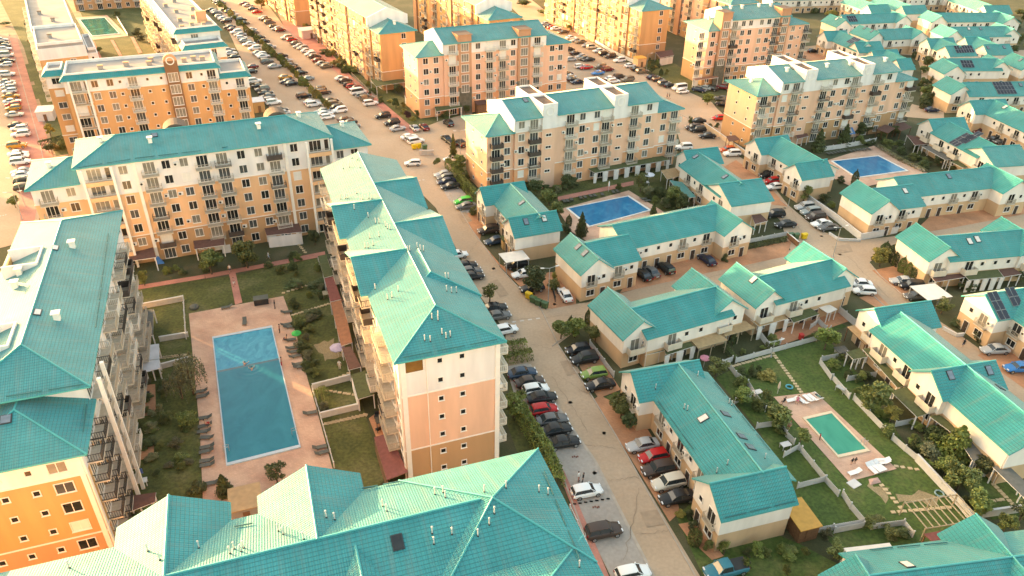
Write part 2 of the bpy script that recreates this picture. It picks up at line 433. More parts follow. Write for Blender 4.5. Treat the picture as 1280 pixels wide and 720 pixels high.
# ------------------------------------------------------------------ apartment blocks
def band(n, base, mid, top, whites=2):
    return [(2*FL, base), ((n-whites)*FL, mid), (n*FL+.2, top)]
def apt_towers(name, label, X, Y, az, base, mid, cols, wl, wr, L=37.2, full=1, dep=13.6):
    """six-storey block with two raised white stair towers and lower hipped wings (towers stand above the roof)"""
    t = thing(name, label, 'apartment block', (X, Y, 0), radians(az))
    n = 6; ze = 6*FL+.15; zr = ze+2.25
    main = (.2, L-.2, .8, dep+.6); wings = [(-6.2, .199, 1.3, dep+.2), (L-.199, L+6.6, 1.3, dep+.2)]
    walls(t, main, n*FL, band(n, base, mid, WHITE, 1))
    for wg in wings: walls(t, wg, 5*FL, [(2*FL, base), (5*FL+.2, mid)])
    T1, T2 = (6.6, 10.2), (24.6, 28.2); vm = (dep+1.4)/2; hf = vm
    for a, b in ((-.4, T1[0]-.02), (T1[1]+.02, T2[0]-.02), (T2[1]+.02, L+.4)):
        roof(t, 'u', a, b, vm, hf, ze, zr)
    roof(t, 'u', -6.9, .25, vm+.2, hf-.3, 5*FL+.1, 5*FL+2.2, 6.2, 0)
    roof(t, 'u', L-.25, L+7.3, vm+.2, hf-.3, 5*FL+.1, 5*FL+2.2, 0, 6.2)
    for a in (-.4,):                       # parapet gables at the ends of the high roof
        b = MB(); pent(b, 'u', a-.02, a+.27, vm, hf+.05, 5*FL+.5, ze+.12, zr+.25, WHITE); b.obj('gable_parapet', t)
    for a, b_ in (T1, T2):
        b = MB(); z1 = zr+.2
        b.box(a, b_, .35, dep+1., 5*FL+.02, z1-.25, WHITE)
        b.box(a, b_, .35, .65, z1-.249, z1+.15, WHITE); b.box(a, a+.25, .651, dep+1., z1-.249, z1+.15, WHITE)
        b.box(b_-.25, b_, .651, dep+1., z1-.249, z1+.15, WHITE); b.box(a+.251, b_-.251, dep+.75, dep+1., z1-.249, z1+.15, WHITE); b.box(a+.251, b_-.251, vm-.8, vm+.8, z1-.249, z1+.15, WHITE)
        b.box(a+.251, b_-.251, .651, dep+.749, z1-.249, z1-.2, FLATD)
        b.obj('stair_tower', t)
        c = MB(); c.box(a+.02, b_-.02, .5, .799, 0, 5*FL+.019, mid); c.obj('stair_bay', t)
        medallion(t, (a+b_)/2, .35, z1-1.5)
    for kind, u, k2 in cols:
        rows = range(1, n) if kind != 'S' else range(1, n)
        if kind == 'S': column(t, 'front', (0, 0, .5, 0), u, 'D', rows, full) if False else [win(t, u, .5, i*FL+1.4, 0, 1.3, .55, 2, GLASS, full, 'small_window') for i in range(1, n)]
        else: column(t, 'front', main, u, kind, range(0, n), full, k2)
    for kind, u, k2 in wl: column(t, 'front', wings[0], u, kind, range(0, 5), full, k2)
    for kind, u, k2 in wr: column(t, 'front', wings[1], u, kind, range(0, 5), full, k2)
    for v in (4.2, 9.2): column(t, 'left', wings[0], v, 'S', range(0, 5), full)
    return t
def apt_brown(name, label, X, Y, az, base, mid, cols, wl, wr, L, T, full=1, dep=13.6, zt=23.2):
    """seven-storey block whose long teal roof is cut by two brown stair bays"""
    t = thing(name, label, 'apartment block', (X, Y, 0), radians(az))
    n = 7; ze = 7*FL+.2; zr = ze+2.5; main = (.2, L-.2, .8, dep+.6); wings = [(-7.2, .199, 1.2, dep+.2), (L-.199, L+7.3, 1.2, dep+.2)]
    walls(t, main, n*FL, band(n, base, mid, WHITE, 1))
    for wg in wings: walls(t, wg, 6*FL, [(2*FL, base), (6*FL+.2, mid)])
    vm = (dep+1.4)/2
    roof(t, 'u', -.4, L+.4, vm, vm, ze, zr)
    for a in (-.4,):
        b = MB(); pent(b, 'u', a-.02, a+.3, vm, vm+.05, 6*FL+.5, ze+.1, zr+.22, WHITE); b.obj('gable_parapet', t)
    roof(t, 'u', -7.9, .25, vm+.2, vm-.3, 6*FL+.1, 6*FL+2.3, 6.4, 0)
    roof(t, 'u', L-.25, L+8., vm+.2, vm-.3, 6*FL+.1, 6*FL+2.3, 0, 6.4)
    for a, b_ in T:
        b = MB(); b.box(a, b_, .3, 4.6, 3*FL*.9, zt-1.2, TOWER); b.box(a-.2, b_+.2, .05, 4.8, zt-1.199, zt-1.05, TOWER, FLATD)
        b.box(a, b_, .3, .799, 0, 3*FL*.9-.001, mat('stair_glazing', (.14, .13, .10), .3, .3)); b.obj('stair_bay', t)
        column(t, 'front', (0, 0, .3, 0), (a+b_)/2, 'T', range(2, 7), full)
    for kind, u, k2 in cols: column(t, 'front', main, u, kind, range(0, n), full, k2)
    for kind, u, k2 in wl: column(t, 'front', wings[0], u, kind, range(0, 6), full, k2)
    for kind, u, k2 in wr: column(t, 'front', wings[1], u, kind, range(0, 6), full, k2)
    for v in (3.8, 8.4): column(t, 'left', wings[0], v, 'S', range(1, 6), full)
    return t
def apt_deep(name, label, X, Y, az, base, mid, D, full=False, wing_v=8.8, W_=12.6, left=True, end_rows=6, end_cols=((8.6, 'S'),)):
    """block seen from its hipped end; the long balcony front runs away from the camera"""
    t = thing(name, label, 'apartment block', (X, Y, 0), radians(az))
    wing = (.7, W_-.7, .7, wing_v); main = (.3, W_-.3, wing_v-.001, D)
    walls(t, wing, 6*FL, [(2*FL, base), (6*FL+.2, mid)]); walls(t, main, 7*FL, [(2*FL, base), (6*FL, mid), (7*FL+.2, mid)])
    roof(t, 'v', 0, wing_v+.2, W_/2, W_/2, 6*FL+.1, 6*FL+2.4, 6.2, 0)
    ze = 7*FL+.2; zr = ze+2.4
    roof(t, 'v', wing_v-.3, D+.4, W_/2, W_/2+.3, ze, zr)
    b = MB(); pent(b, 'v', wing_v-.33, wing_v+.1, W_/2, W_/2+.3, 6*FL+.4, ze+.1, zr+.2, WHITE); b.obj('gable_parapet', t)
    for u, k in end_cols: column(t, 'front', wing, u, k, range(1, end_rows), full)
    v = 3.2; i = 0
    while v < D-2:
        blk = wing if v < wing_v else main; n = 6 if v < wing_v else 7
        column(t, 'left', blk, v, 'BW'[i % 2] if v > 2 else 'W', range(0, n), full, 'mix', 1.2, 2.8)
        i += 1; v += 3.3 if label[:8] in ('apricot ',) and 'peeps' not in label else 5.2
    for vv in range(14, int(D), 17): 
        b = MB(); b.box(-.25, .299, vv-1.6, vv+1.6, 0, 7*FL-.3, TOWER); b.obj('stair_bay', t)
    return t
# --- K: the long block at the head of the big pool
tK = thing('apartment_building', 'long seven-storey block in white, orange and brown at the head of the big pool', 'apartment block', (-75.5, 119.8, 0), radians(24.2))
kmain = (.6, 44., .7, 14.3); kwl = (-7.1, .599, 1.0, 14.); kwr = (44.001, 51.4, 1.4, 13.8)
walls(tK, kmain, 7*FL, band(7, BROWN, ORANGE, WHITE)); walls(tK, kwl, 6*FL, band(6, BROWN, ORANGE, WHITE, 1)); walls(tK, kwr, 6*FL, band(6, BROWN, ORANGE, WHITE, 1))
roof(tK, 'u', 0, 44.6, 7.5, 7.5, 20.2, 22.8, 7.4, 7.4)
roof(tK, 'u', -7.9, .65, 7.6, 7.2, 17.3, 19.7, 7, 0); roof(tK, 'u', 43.95, 52.1, 7.6, 7., 17.3, 19.7, 0, 7)
for a in (3.7, 41.8): loggia(tK, 'front', kmain, a, 4.7, 1.3, 7, True, par=ORANGE)
for k, u in (('W', 7.7), ('B', 11.9), ('W', 14.7), ('W', 17.7), ('B', 20.8), ('B', 24.2), ('W', 27.6), ('W', 30.7), ('B', 33.4), ('W', 37.2)):
    column(tK, 'front', kmain, u, k, range(7), True, 'mix')
for u in (9.6, 35.6): pilaster(tK, 'front', kmain, u, 20.1)
column(tK, 'front', kwl, -4.8, 'B', range(6), True, 'bars'); column(tK, 'front', kwl, -1.2, 'W', range(6), True)
for u in (45.9, 48.7): column(tK, 'front', kwr, u, 'W', range(6), True)
b = MB()                                         # arched heads of the rear stair towers showing over the ridge
n = 12; arc = [(17.4+2.2*cos(pi*i/n), 20.9+1.9*sin(pi*i/n)) for i in range(n+1)]
for i in range(n): b.face([(arc[i][0], 9.6, arc[i][1]), (arc[i][0], 13.5, arc[i][1]), (arc[i+1][0], 13.5, arc[i+1][1]), (arc[i+1][0], 9.6, arc[i+1][1])][::-1], FLATD)
b.face([(p[0], 9.6, p[1]) for p in arc][::-1]+[], FLATD); b.obj('arched_stair_head', tK)
n = 12; b = MB(); arc = [(36.+2.2*cos(pi*i/n), 20.9+1.9*sin(pi*i/n)) for i in range(n+1)]
for i in range(n): b.face([(arc[i][0], 9.9, arc[i][1]), (arc[i][0], 13.5, arc[i][1]), (arc[i+1][0], 13.5, arc[i+1][1]), (arc[i+1][0], 9.9, arc[i+1][1])][::-1], FLATD)
b.face([(p[0], 9.9, p[1]) for p in arc][::-1], FLATD); b.obj('arched_stair_head', tK)
# --- E: the block in the middle whose end wall faces the camera
tE = thing('apartment_building', 'tall central block with a peach end wall and stepped roof crowded with pipes', 'apartment block', (-12.6, 69.1, 0), radians(20.7))
eb = (-.1, 12.1, 0., 56.6)
walls(tE, eb, 7*FL, band(7, BROWN, PEACH, WHITE))
roof(tE, 'v', -1., 57.3, 5.85, 6.75, 20.2, 22.5, 6.75, 0)
for ax, a0, a1, c, h in (('u', -1.85, 5.8, 36.8, 6.2), ('u', -1.8, 5.8, 20.4, 6.1), ('u', 5.9, 13.1, 28.4, 7.5)):
    roof(tE, ax, a0, a1, c, h, 20.22, 22.56, 0, 0)
roof(tE, 'u', 5.9, 12.9, 43.2, 6.6, 20.22, 22.56, 0, 0); roof(tE, 'v', 9.5, 20., 7.3, 5.6, 20.21, 22.52, 4., 0, name='roof')
for u, rows in ((4.65, range(0, 7)), (7.35, range(0, 7))): column(tE, 'front', eb, u, 'S', rows, 2)
win(tE, 1.55, 0., 6*FL+1.5, 0, 2.2, 1.7, 1, RECESS, 2, 'loggia_opening')  # flat dark amber pane painted as the shaded inside of the loggia
for u in (.25, 11.8): pilaster(tE, 'front', eb, u, 20., .6, .12)
b = MB(); b.tube((3., -.08, .2), (3., -.08, 19.9), .06, TRIM, 6); b.obj('downpipe', tE)
i = 0; v = 2.1
while v < 55:
    k = 'WBBWGBWBBW'[i % 10]; column(tE, 'left', eb, v, k, range(7), 1, 'mix', 1.5, 3.); (column(tE, 'right', eb, v, 'BWB'[i % 3], range(0, 7) if v < 8 else range(5, 7), 1, 'white', 1.3) if v < 30 else None)
    i += 1; v += 3.1
for v in (.35, 6.6, 13.2, 29.3): pilaster(tE, 'left', eb, v, 20., .5, .2)
# --- L: the block left of the big pool
tL = thing('apartment_building', 'amber-ended block at the left edge whose balcony side overlooks the big pool', 'apartment block', (-42.5, 55.8, 0), radians(20))
lw = (-13.5, -.9, .65, 9.); lm = (-13.5, -.6, 9.001, 51.5)
walls(tL, lw, 6*FL, band(6, BROWN, AMBER, WHITE, 1)); walls(tL, lm, 7*FL, band(7, TAN, CREAM, WHITE, 2))
roof(tL, 'v', -.05, 9., -6.9, 6.9, 17.3, 19.6, 6.6, 0)
roof(tL, 'v', 7.4, 52., -6.6, 6.9, 20.2, 22.7, 6.6, 6.6)
for u, k in ((-11.4, 'S'), (-8.6, 'S'), (-5.8, 'S'), (-3.2, 'D')): column(tL, 'front', lw, u, k, range(0, 6), 2)
pilaster(tL, 'front', lw, -1.2, 17., .5, .12); pilaster(tL, 'right', lw, .95, 17., .6, .15)
loggia(tL, 'right', lm, 10.6, 3., 1.5, 7, 2, par=None)
column(tL, 'right', lw, 3.4, 'B', range(6), 2, 'dark', 1.5, 2.6); column(tL, 'right', lw, 6.9, 'B', range(6), 2, 'dark', 1.5, 2.6)
v = 14.4; i = 0
while v < 50:
    column(tL, 'right', lm, v, 'BBWB'[i % 4], range(7), 2, 'mix', 1.6, 2.9)
    i += 1; v += 3.25
for v in (12.6, 20.4, 27.3, 36.8, 43.6): pilaster(tL, 'right', lm, v, 20.1, .4, .3)
# recessed roof terraces and box vents on the left slope
for v in (17., 36.):
    b = MB(); b.box(-12.2, -8.3, v-2.2, v+2.2, 20.6, 20.75, FLATD); b.box(-12.2, -8.0, v-2.45, v-2.2, 20.5, 22.5, WHITE); b.box(-12.2, -8.0, v+2.2, v+2.45, 20.5, 22.5, WHITE); b.box(-8.25, -8.0, v-2.2, v+2.2, 20.5, 22.5, WHITE); b.box(-12.3, -12.1, v-2.2, v+2.2, 20.3, 21.5, AMBER)
    b.obj('roof_terrace', tL)
# --- F: the roof along the bottom
tF = thing('apartment_building', 'nearest block filling the bottom left, seen as a big teal tiled roof with pipes', 'apartment block', (-13.5, 49.0, 0), radians(19.4))
fb = (-46., 16.8, -13., -.7); walls(tF, fb, 7*FL, band(7, BROWN, PEACH, WHITE))
roof(tF, 'u', -47, 9.5, -6.5, 6.5, 20.2, 22.6)
for c in (-4.25, -15.8, -34.): 
    roof(tF, 'v', -6.6, 2.1, c, 4.65, 20.24, 22.66); b = MB(); pent(b, 'v', -2, 1.6, c, 4.2, 15., 20.1, 22.2, WHITE); b.obj('bay', tF)
roof(tF, 'u', 3.6, 17.4, -6.95, 7., 20.26, 22.95, 6.9, 6.9)
roof(tF, 'v', -40, -11., 11.2, 6.2, 20.2, 22.2, 0, 5.5); walls(tF, (5.5, 16.8, -40, -13.001), 7*FL, band(7, BROWN, PEACH, WHITE))
roof(tF, 'v', -18, -7.2, -1.4, 3.6, 20.0, 22.05)
for v in range(-12, 0, 3): column(tF, 'right', fb, v, 'W', range(7), 2)
# --- M, N (white stair towers), O, S (brown stair bays)
MC = lambda o: [('W', 1.8, ''), ('B', 4.8, 'mix'), ('S', 8.3, ''), ('B', 13.8, 'mix'), ('W', 16.9, ''), ('W', 20.6, ''), ('B', 23.0 if o else 23.3, 'mix'), ('S', 26.6, ''), ('B', 30.6, 'mix'), ('W', 34.6, '')]
tM = apt_towers('apartment_building', 'six-storey peach block with two white stair towers behind the small blue pool', 0.1, 157.2, 25, TERRA, PEACH, MC(1), [('B', -4.1, 'screen'), ('W', -1.4, '')], [('W', 39.3, ''), ('B', 42.2, 'mix')])
tN = apt_towers('apartment_building', 'six-storey peach block with two white stair towers behind the upper right pool', 66.8, 188.9, 20.5, BROWN, PEACH, MC(0), [('B', -4, 'mix'), ('W', -.9, '')], [('W', 40.2, ''), ('B', 43., 'mix')])
tO = apt_brown('apartment_building', 'seven-storey peach block with two brown stair bays beside the long car park', -19.8, 208.2, 25, TERRA, PEACH, [('B', 2.7, 'white'), ('W', 10.3, ''), ('B', 13.8, 'white'), ('B', 17.8, 'mix'), ('W', 21., ''), ('B', 28.6, 'white')], [('W', -4.9, ''), ('W', -1.9, '')], [('W', 33.6, ''), ('W', 36.4, '')], 31.6, ((4.3, 8.2), (22.4, 26.2)))
tS = apt_brown('apartment_building', 'seven-storey peach block with two brown stair bays, farthest right of the tall ones', 66.7, 244.7, 21, BROWN, PEACH, [('B', 1.8, 'mix'), ('W', 4.9, ''), ('W', 7.6, ''), ('W', 11.7, ''), ('W', 14.5, ''), ('B', 17.3, 'dark')], [('B', -9.6, 'white'), ('W', -5.4, '')], [('W', 24.7, ''), ('S', 27.4, ''), ('B', 30., 'mix')], 22.2, ((-3.6, 0.1), (18.5, 22.1)), zt=23.6)
tP = apt_deep('apartment_building', 'apricot block with a hipped end beside the hedge of the long car park', -41.1, 229.9, 29.5, BROWN, GOLD, 75, end_cols=((8.2, 'W'),))
tR = apt_deep('apartment_building', 'apricot block with a plain hipped end behind the busy upper car park', 42.1, 269.1, 25.4, BROWN, GOLD, 72, end_cols=((8.6, 'W'),))
tQ = apt_deep('apartment_building', 'apricot block whose hipped roof peeps over the long teal roof of the brown-bayed one', -9.4, 250.9, 28, BROWN, GOLD, 66)
tU = apt_deep('apartment_building', 'far block with a white gable rising behind the right-hand brown-bayed block', 75.5, 283., 24, BROWN, PEACH, 60)
tV = apt_deep('apartment_building', 'distant brownish block at the top edge behind the planted strip', 24., 352., 25, BROWN, TERRA, 30)
tV2 = apt_deep('apartment_building', 'second apricot block of the long car park, farther off than the hipped end', -88., 310., 29.5, BROWN, GOLD, 60)
apt_deep('apartment_building', 'apricot block across the edge car park, just outside the left side of the frame', -213., 236., 30, BROWN, PEACH, 90, full=0)  # unseen block added so the left car park lies in shade
apt_deep('apartment_building', 'nearer apricot block across the edge car park, just outside the left side of the frame', -196., 138., 30, BROWN, PEACH, 84, full=0)  # second unseen block, added to shade more of the left ground
# --- flat-roofed blocks at the top left
def flat_block(label, X, Y, az, blk, wings, base, mid, n, teal=True, cream=WHITE):
    t = thing('apartment_building', label, 'apartment block', (X, Y, 0), radians(az))
    for bk, nn in [(blk, n)]+wings:
        u0, u1, v0, v1 = bk; z = nn*FL
        walls(t, bk, z, [(2*FL, base), ((nn-1)*FL, mid), (z+.2, cream)])
        if teal:                                   # teal skirt roof under the parapet
            o = .7; mb = MB()
            E = [(u0-o, v0-o), (u1+o, v0-o), (u1+o, v1+o), (u0-o, v1+o)]; I = [(u0+.35, v0+.35), (u1-.35, v0+.35), (u1-.35, v1-.35), (u0+.35, v1-.35)]
            fs = [[(*E[i], z+.1), (*E[(i+1) % 4], z+.1), (*I[(i+1) % 4], z+1.1), (*I[i], z+1.1)] for i in range(4)]
            mb.sheet(fs, .15, ROOF, TEALP); mb.obj('skirt_roof', t)
        b = MB(); zp = z+1.45; i_ = .36
        b.box(u0+i_, u1-i_, v0+i_, v1-i_, z+.001, z+.75, FLATR)
        for q in ((u0+i_, u1-i_, v0+i_, v0+i_+.25), (u0+i_, u1-i_, v1-i_-.25, v1-i_), (u0+i_, u0+i_+.25, v0+i_+.251, v1-i_-.251), (u1-i_-.25, u1-i_, v0+i_+.251, v1-i_-.251)):
            b.box(*q, z+.751, zp, cream)
        b.obj('flat_roof', t)
    return t
tT1 = flat_block('flat-roofed apricot block with a round-topped brown stair tower', -102.9, 168.8, 23.9, (.6, 33.9, .6, 13.), [((-3.4, .599, 6., 13.), 7), ((33.901, 40.6, 1.2, 13.), 6)], GOLD, GOLD, 7)
mT = (.6, 33.9, .6, 13.)
loggia(tT1, 'front', mT, 3.5, 3.6, .9, 7, False, par=None)
for k, u in (('W', 6.8), ('W', 10.), ('S', 12.1), ('B', 14.8), ('S', 18.), ('S', 21.), ('W', 27.2), ('S', 30.), ('B', 32.2)): column(tT1, 'front', mT, u, k, range(7), False, 'white')
column(tT1, 'front', (33.9, 40.6, 1.2, 13.), 35.4, 'S', range(6), False); column(tT1, 'front', (33.9, 40.6, 1.2, 13.), 38.5, 'B', range(6), False, 'white')
column(tT1, 'front', (-3.4, .6, 6., 13.), -1.4, 'D', range(7), False); column(tT1, 'left', (-3.4, .6, 6., 13.), 9.5, 'W', range(7), False)
b = MB(); b.box(22.2, 25.2, -.2, .599, 0, 22.6, UMBER); n = 14
arc = [(23.7+1.5*cos(pi*i/n), 22.601+1.5*sin(pi*i/n)) for i in range(n+1)]
b.face([(p[0], -.2, p[1]) for p in arc][::-1], TERRA); b.face([(p[0], .599, p[1]) for p in arc], TERRA)
for i in range(n): b.face([(arc[i][0], -.2, arc[i][1]), (arc[i][0], .599, arc[i][1]), (arc[i+1][0], .599, arc[i+1][1]), (arc[i+1][0], -.2, arc[i+1][1])][::-1], TERRA)
b.obj('stair_tower', tT1); medallion(tT1, 23.7, -.2, 22.6, 0, .95)
column(tT1, 'front', (0, 0, -.2, 0), 23.7, 'T', range(7), False)
tT3 = flat_block('flat-roofed block with teal skirt roof left of the long car park', -94.5, 213., 30.5, (.7, 12.4, .7, 80.), [((1.3, 12., -6.2, .699), 6)], GOLD, GOLD, 7)
for i in range(20): column(tT3, 'left', (.7, 12.4, .7, 80.), 3+i*3.7, 'BW'[i % 2], range(7), False, 'mix')
column(tT3, 'front', (1.3, 12., -6.2, .7), 4, 'W', range(6), False); column(tT3, 'front', (1.3, 12., -6.2, .7), 8.6, 'B', range(6), False, 'white')
column(tT3, 'front', (.7, 12.4, .7, 80), 5.5, 'B', range(6, 7), False, 'white')
tT2 = flat_block('white flat-roofed long block beside the left edge car rows', -129.1, 205.8, 31, (0, 11.8, 0, 22.), [((-.4, 11.4, 22.001, 75.), 6), ((11.801, 14.5, 2., 20.), 5)], GOLD, GOLD, 6, teal=False)
for i in range(20): column(tT2, 'left', (-.4 if i > 5 else 0, 11.8, 0, 75.), 2.2+i*3.6, 'BW'[i % 2], range(6), False, 'white')
column(tT2, 'front', (0, 11.8, 0, 22), 8, 'W', range(6), False); column(tT2, 'front', (11.8, 14.5, 2., 20), 13., 'S', range(5), False)
tYe = flat_block('yellow block at the top edge closing the far garden pool', -185.1, 330., 23, (0, 34, 0, 10), [], BROWN, mat('yellow_render', (.78, .50, .16), .85, .07, .4), 5)
for i in range(9): column(tYe, 'front', (0, 34, 0, 10), 2.2+i*3.6, 'BW'[i % 2], range(5), False, 'white')
# roof clutter of the flat roofs
for t, pts in ((tT1, ((8.5, 5, 'b'), (14, 6, 'b'), (19, 5, 'b'), (19.5, 8, 'b'), (29, 6, 'b'), (31, 5, 'b'), (26.8, 5, 'b'))), (tT3, ((3, 3, 'b'), (6, 5, 'b'), (9, 4, 'b'), (4, 12, 'b'), (8, 15, 'b'), (5, 24, 'b'), (10, 26, 'b'), (3.5, 34, 'b'), (7, 40, 'b'))), (tT2, ((4, 9, 'b'), (6, 30, 'b'), (3, 42, 'b')))):
    for u, v, _ in pts:
        b = MB(); b.box(-.55, .55, -.4, .4, 0, .9, FLATR); b.box(-.62, .62, -.47, .47, .901, 1.02, TERRA if t is not tT2 else FLATD); b.obj('roof_vent', t, (u, v, (7 if t is not tT2 else 6)*FL+.76))
b = MB(); b.box(-1.4, 1.4, -.8, .8, 0, 3., TERRA); b.obj('roof_stair_house', tT3, (9.5, 9.5, 7*FL+.76))
# ------------------------------------------------------------------ row houses
DOOR = mat('dark_house_door', (.05, .035, .028), .4, .15)
def door_mesh():
    b = MB(); b.box(-.55, .55, -.06, 0, 0, 2.15, FRAME); b.box(-.45, .45, -.09, -.061, .02, 2.05, DOOR); b.box(.3, .36, -.14, -.091, .95, 1.1, METAL)
    return b.mesh('door')
DM = door_mesh()
def hw(t, face, plane, a, kind, full):
    """a bay of house openings: upper and lower storey together"""
    x, y, rz = face_pos(face, (plane, plane, plane, plane), a)
    g = rnd.choice((GLASS, GLASS, GLASSC))
    if kind in ('FB', 'FD', 'F'):
        win(t, x, y, 4.02, rz, 1.5, 2.1, 2, g, full, 'french_window')
        if kind == 'FB': balcony(t, x, y, 2.92, rz, 2.1, .55, 'bars', full=full)
        elif kind == 'FD': balcony(t, x, y, 2.92, rz, 2.7, 1.1, 'solid', full=full)
        if full and rnd.random() < .4: link('air_conditioner', ACM, t, (x+cos(rz)*1.5, y+sin(rz)*1.5, 4.3), rz)
        win(t, x, y, 1.5, rz, 1.5, 1.1, 2, GLASS, full)
    elif kind in ('SD', 'S'):
        win(t, x, y, 4.35, rz, .7, .75, 1, GLASS, full, 'small_window')
        if kind == 'SD': link('door', DM, t, (x, y, 0.02), rz)
def house(label, X, Y, az, gables, wins=(), full=2, ze=5.7, zr=8.3, m=None, lowc=TAN, upc=CREAM):
    t = thing('row_house', label, 'house', (X, Y, 0), radians(az), None)
    lo, up = MB(), MB(); k = 0
    for ax, a0, a1, c, half in gables:
        ov = .45; sl = (zr-ze)/half; w = half-ov
        roof(t, ax, a0, a1, c, half, ze+.006*k, zr+.006*k, m=m or ROOFH)
        A0, A1 = a0+.35+.004*k, a1-.35-.004*k; w -= .005*k
        pent(up, ax, A0, A1, c, w, 2.9, ze+ov*sl-.23, zr-.23, upc)
        if ax == 'u': lo.box(A0+.04, A1-.04, c-w+.04, c+w-.04, -.1, 2.899, lowc)
        else: lo.box(c-w+.04, c+w-.04, A0+.04, A1-.04, -.1, 2.899, lowc)
        k += 1
    up.obj('upper_wall', t); lo.obj('lower_wall', t)
    if full:                                       # rainwater pipes at the corners of the main range
        ax, a0, a1, c, half = gables[0]
        for a in (a0+.55, a1-.55):
            for s in (-1, 1):
                q = (a, c+s*(half-.4)) if ax == 'u' else (c+s*(half-.4), a); b = MB(); b.tube((*q, 0), (*q, ze-.1), .05, TRIM, 6); b.obj('downpipe', t)
    for w in wins: hw(t, *w, full)
    return t
def wU(main, lw, rw, ext=None, garden=False):
    """openings of a house whose wings both point at the viewer"""
    L = []; B_ = 'FD' if garden else 'FB'
    for g in (lw, rw):
        if g:
            c, half, v0, v1 = g; L += [('front', v0+.35, c-1.0, B_), ('front', v0+.35, c+1.5, 'SD')]
    for mn, lo, hi in ((main, (lw[0]+lw[1] if lw and not ext else main[0]+.5), (rw[0]-rw[1] if rw else main[1])),) + (((ext, lw[0]+lw[1], ext[1]),) if ext else ()):
        v = mn[2]-mn[3]+.45; u = lo+1.6; i = 0
        while u < hi-1.2:
            L.append(('front', v, u, (B_, 'SD')[i % 2] if i % 3 != 2 else 'SD')); u += 2.75; i += 1
    return L
def hU(label, X, Y, az, main, lw, rw, ext=None, full=2, garden=False, extra=(), **kw):
    g = [('u', *main)]
    if lw: g.append(('v', lw[2], lw[3], lw[0], lw[1]))
    if rw: g.append(('v', rw[2], rw[3], rw[0], rw[1]))
    if ext: g.append(('u', *ext))
    return house(label, X, Y, az, g, wU(main, lw, rw, ext, garden)+list(extra), full, **kw)
def hZ(label, X, Y, az, w1, main, w2, full=2, garden=False, extra=(), **kw):
    """house running away from the viewer with a cross gable at both ends; w = (u0,u1,c,half), main = (v0,v1,c,half)"""
    g = [('v', *main)]
    L = []; B_ = 'FD' if garden else 'FB'; lo = main[0]; hi = main[1]
    for w in (w1, w2):
        if w:
            g.append(('u', *w)); L += [('left', w[0]+.35, w[2]-1.2, B_), ('left', w[0]+.35, w[2]+1.4, 'SD')]
    if w2: lo = w2[2]+w2[3]
    if w1: hi = w1[2]-w1[3]
    v = lo+1.4; i = 0
    while v < hi-1.: L.append(('left', main[2]-main[3]+.45, v, (B_, 'SD')[i % 2])); v += 2.7; i += 1
    return house(label, X, Y, az, g, L+list(extra), full, **kw)
H6 = hZ('nearest row house right of the street, with an orange shed against its end wall', 16.5, 82.2, 17, (.1, 10.6, .35, 3.5), (-21.2, .4, 7.3, 5.1), (.4, 10.5, -21, 3.5))
H7 = hZ('long row house over the dark green canopies right of the small turquoise pool', 56.5, 99.3, 14.8, (.3, 10.8, .5, 3.6), (-29.3, -1.3, 3.8, 4.95), (-2, 8.8, -15.1, 3.5), garden=True)
H4 = hU('row house with green and tan terrace roofs behind the one nearest the street', 23.1, 95.1, 25.7, (-2.8, 14, 4.95, 5), (-2.8, 3.5, 1.2, 11.9), (13.5, 3.7, .6, 11.5), garden=True)
H5 = hU('row house with a skylight and curtained terrace, right beside its double with the tan roofs', 45, 105.3, 24.2, (-2, 14, 4.9, 5), (-2.6, 3.25, .3, 10.3), (13.6, 3.7, 1.4, 12), garden=True)
H2 = hU('long row house with black cars on its court before the small blue pool', 23.4, 123.1, 25.1, (-3, 20.6, 5.3, 5.2), (-11.7, 3.4, -4.8, 5.6), (20.9, 3.7, -2.6, 7.), ext=(-11.2, -2.2, .95, 5.05))
H1 = hZ('row house with pale blinds in its skylights beside the round trees at the street corner', -6.7, 141.3, 22.1, (0, 9.9, .9, 3.2), (-15, 1, 6.7, 4.7), (.5, 10.5, -13.9, 3.35))
H3 = hZ('row house between the small blue pool and the back street with red and white cars', 38.5, 163.1, 18.7, (.6, 9.6, 1.5, 3.5), (-18, -.2, 3.5, 4.8), (-1.3, 9., -17, 5.6))
H11 = hZ('row house left of the upper right pool with a white awning over its door', 57.1, 170.9, 20.5, (.8, 10.4, 2.2, 3.6), (-14, 1.5, 7.8, 5), (.4, 9.2, -13.4, 3.4))
H10 = hU('long row house with an empty brick forecourt in front of the upper right pool', 86.6, 148.5, 15.9, (-4, 21.5, 4.8, 4.9), (-12.8, 3.5, -5.2, 5.4), (22.3, 4.1, -3.2, 7), ext=(-12.4, -2.5, .7, 5.15))
H9 = hU('row house behind the row of clipped conifers with brown and green terrace roofs', 82.4, 120.8, 11.7, (-3.4, 18, 4.7, 4.8), (-3.8, 3.5, .5, 10.5), (14.6, 3.6, -.4, 10.2), garden=True)
H8 = hZ('row house with solar panels on its cross gable at the right edge', 76.4, 104.2, 16.1, (.2, 10.5, .5, 3.9), (-22, .6, 8.1, 4.9), None)
H13 = house('roof of a row house filling the bottom right corner', 36.5, 50.1, 9.5, [('u', .2, 26, .1, 4.9), ('v', -2, 5.9, 16.3, 3.75), ('v', -3, 2.7, .1, 3.5)])
H12 = hZ('row house with a block of solar panels above the terrace right of the upper pool', 105.9, 188.6, 11.5, (.8, 11.2, 1.6, 3.6), (-18.2, -.9, 4.9, 4.7), (.6, 11, -18, 5.8), garden=True)
FAR = dict(full=0)
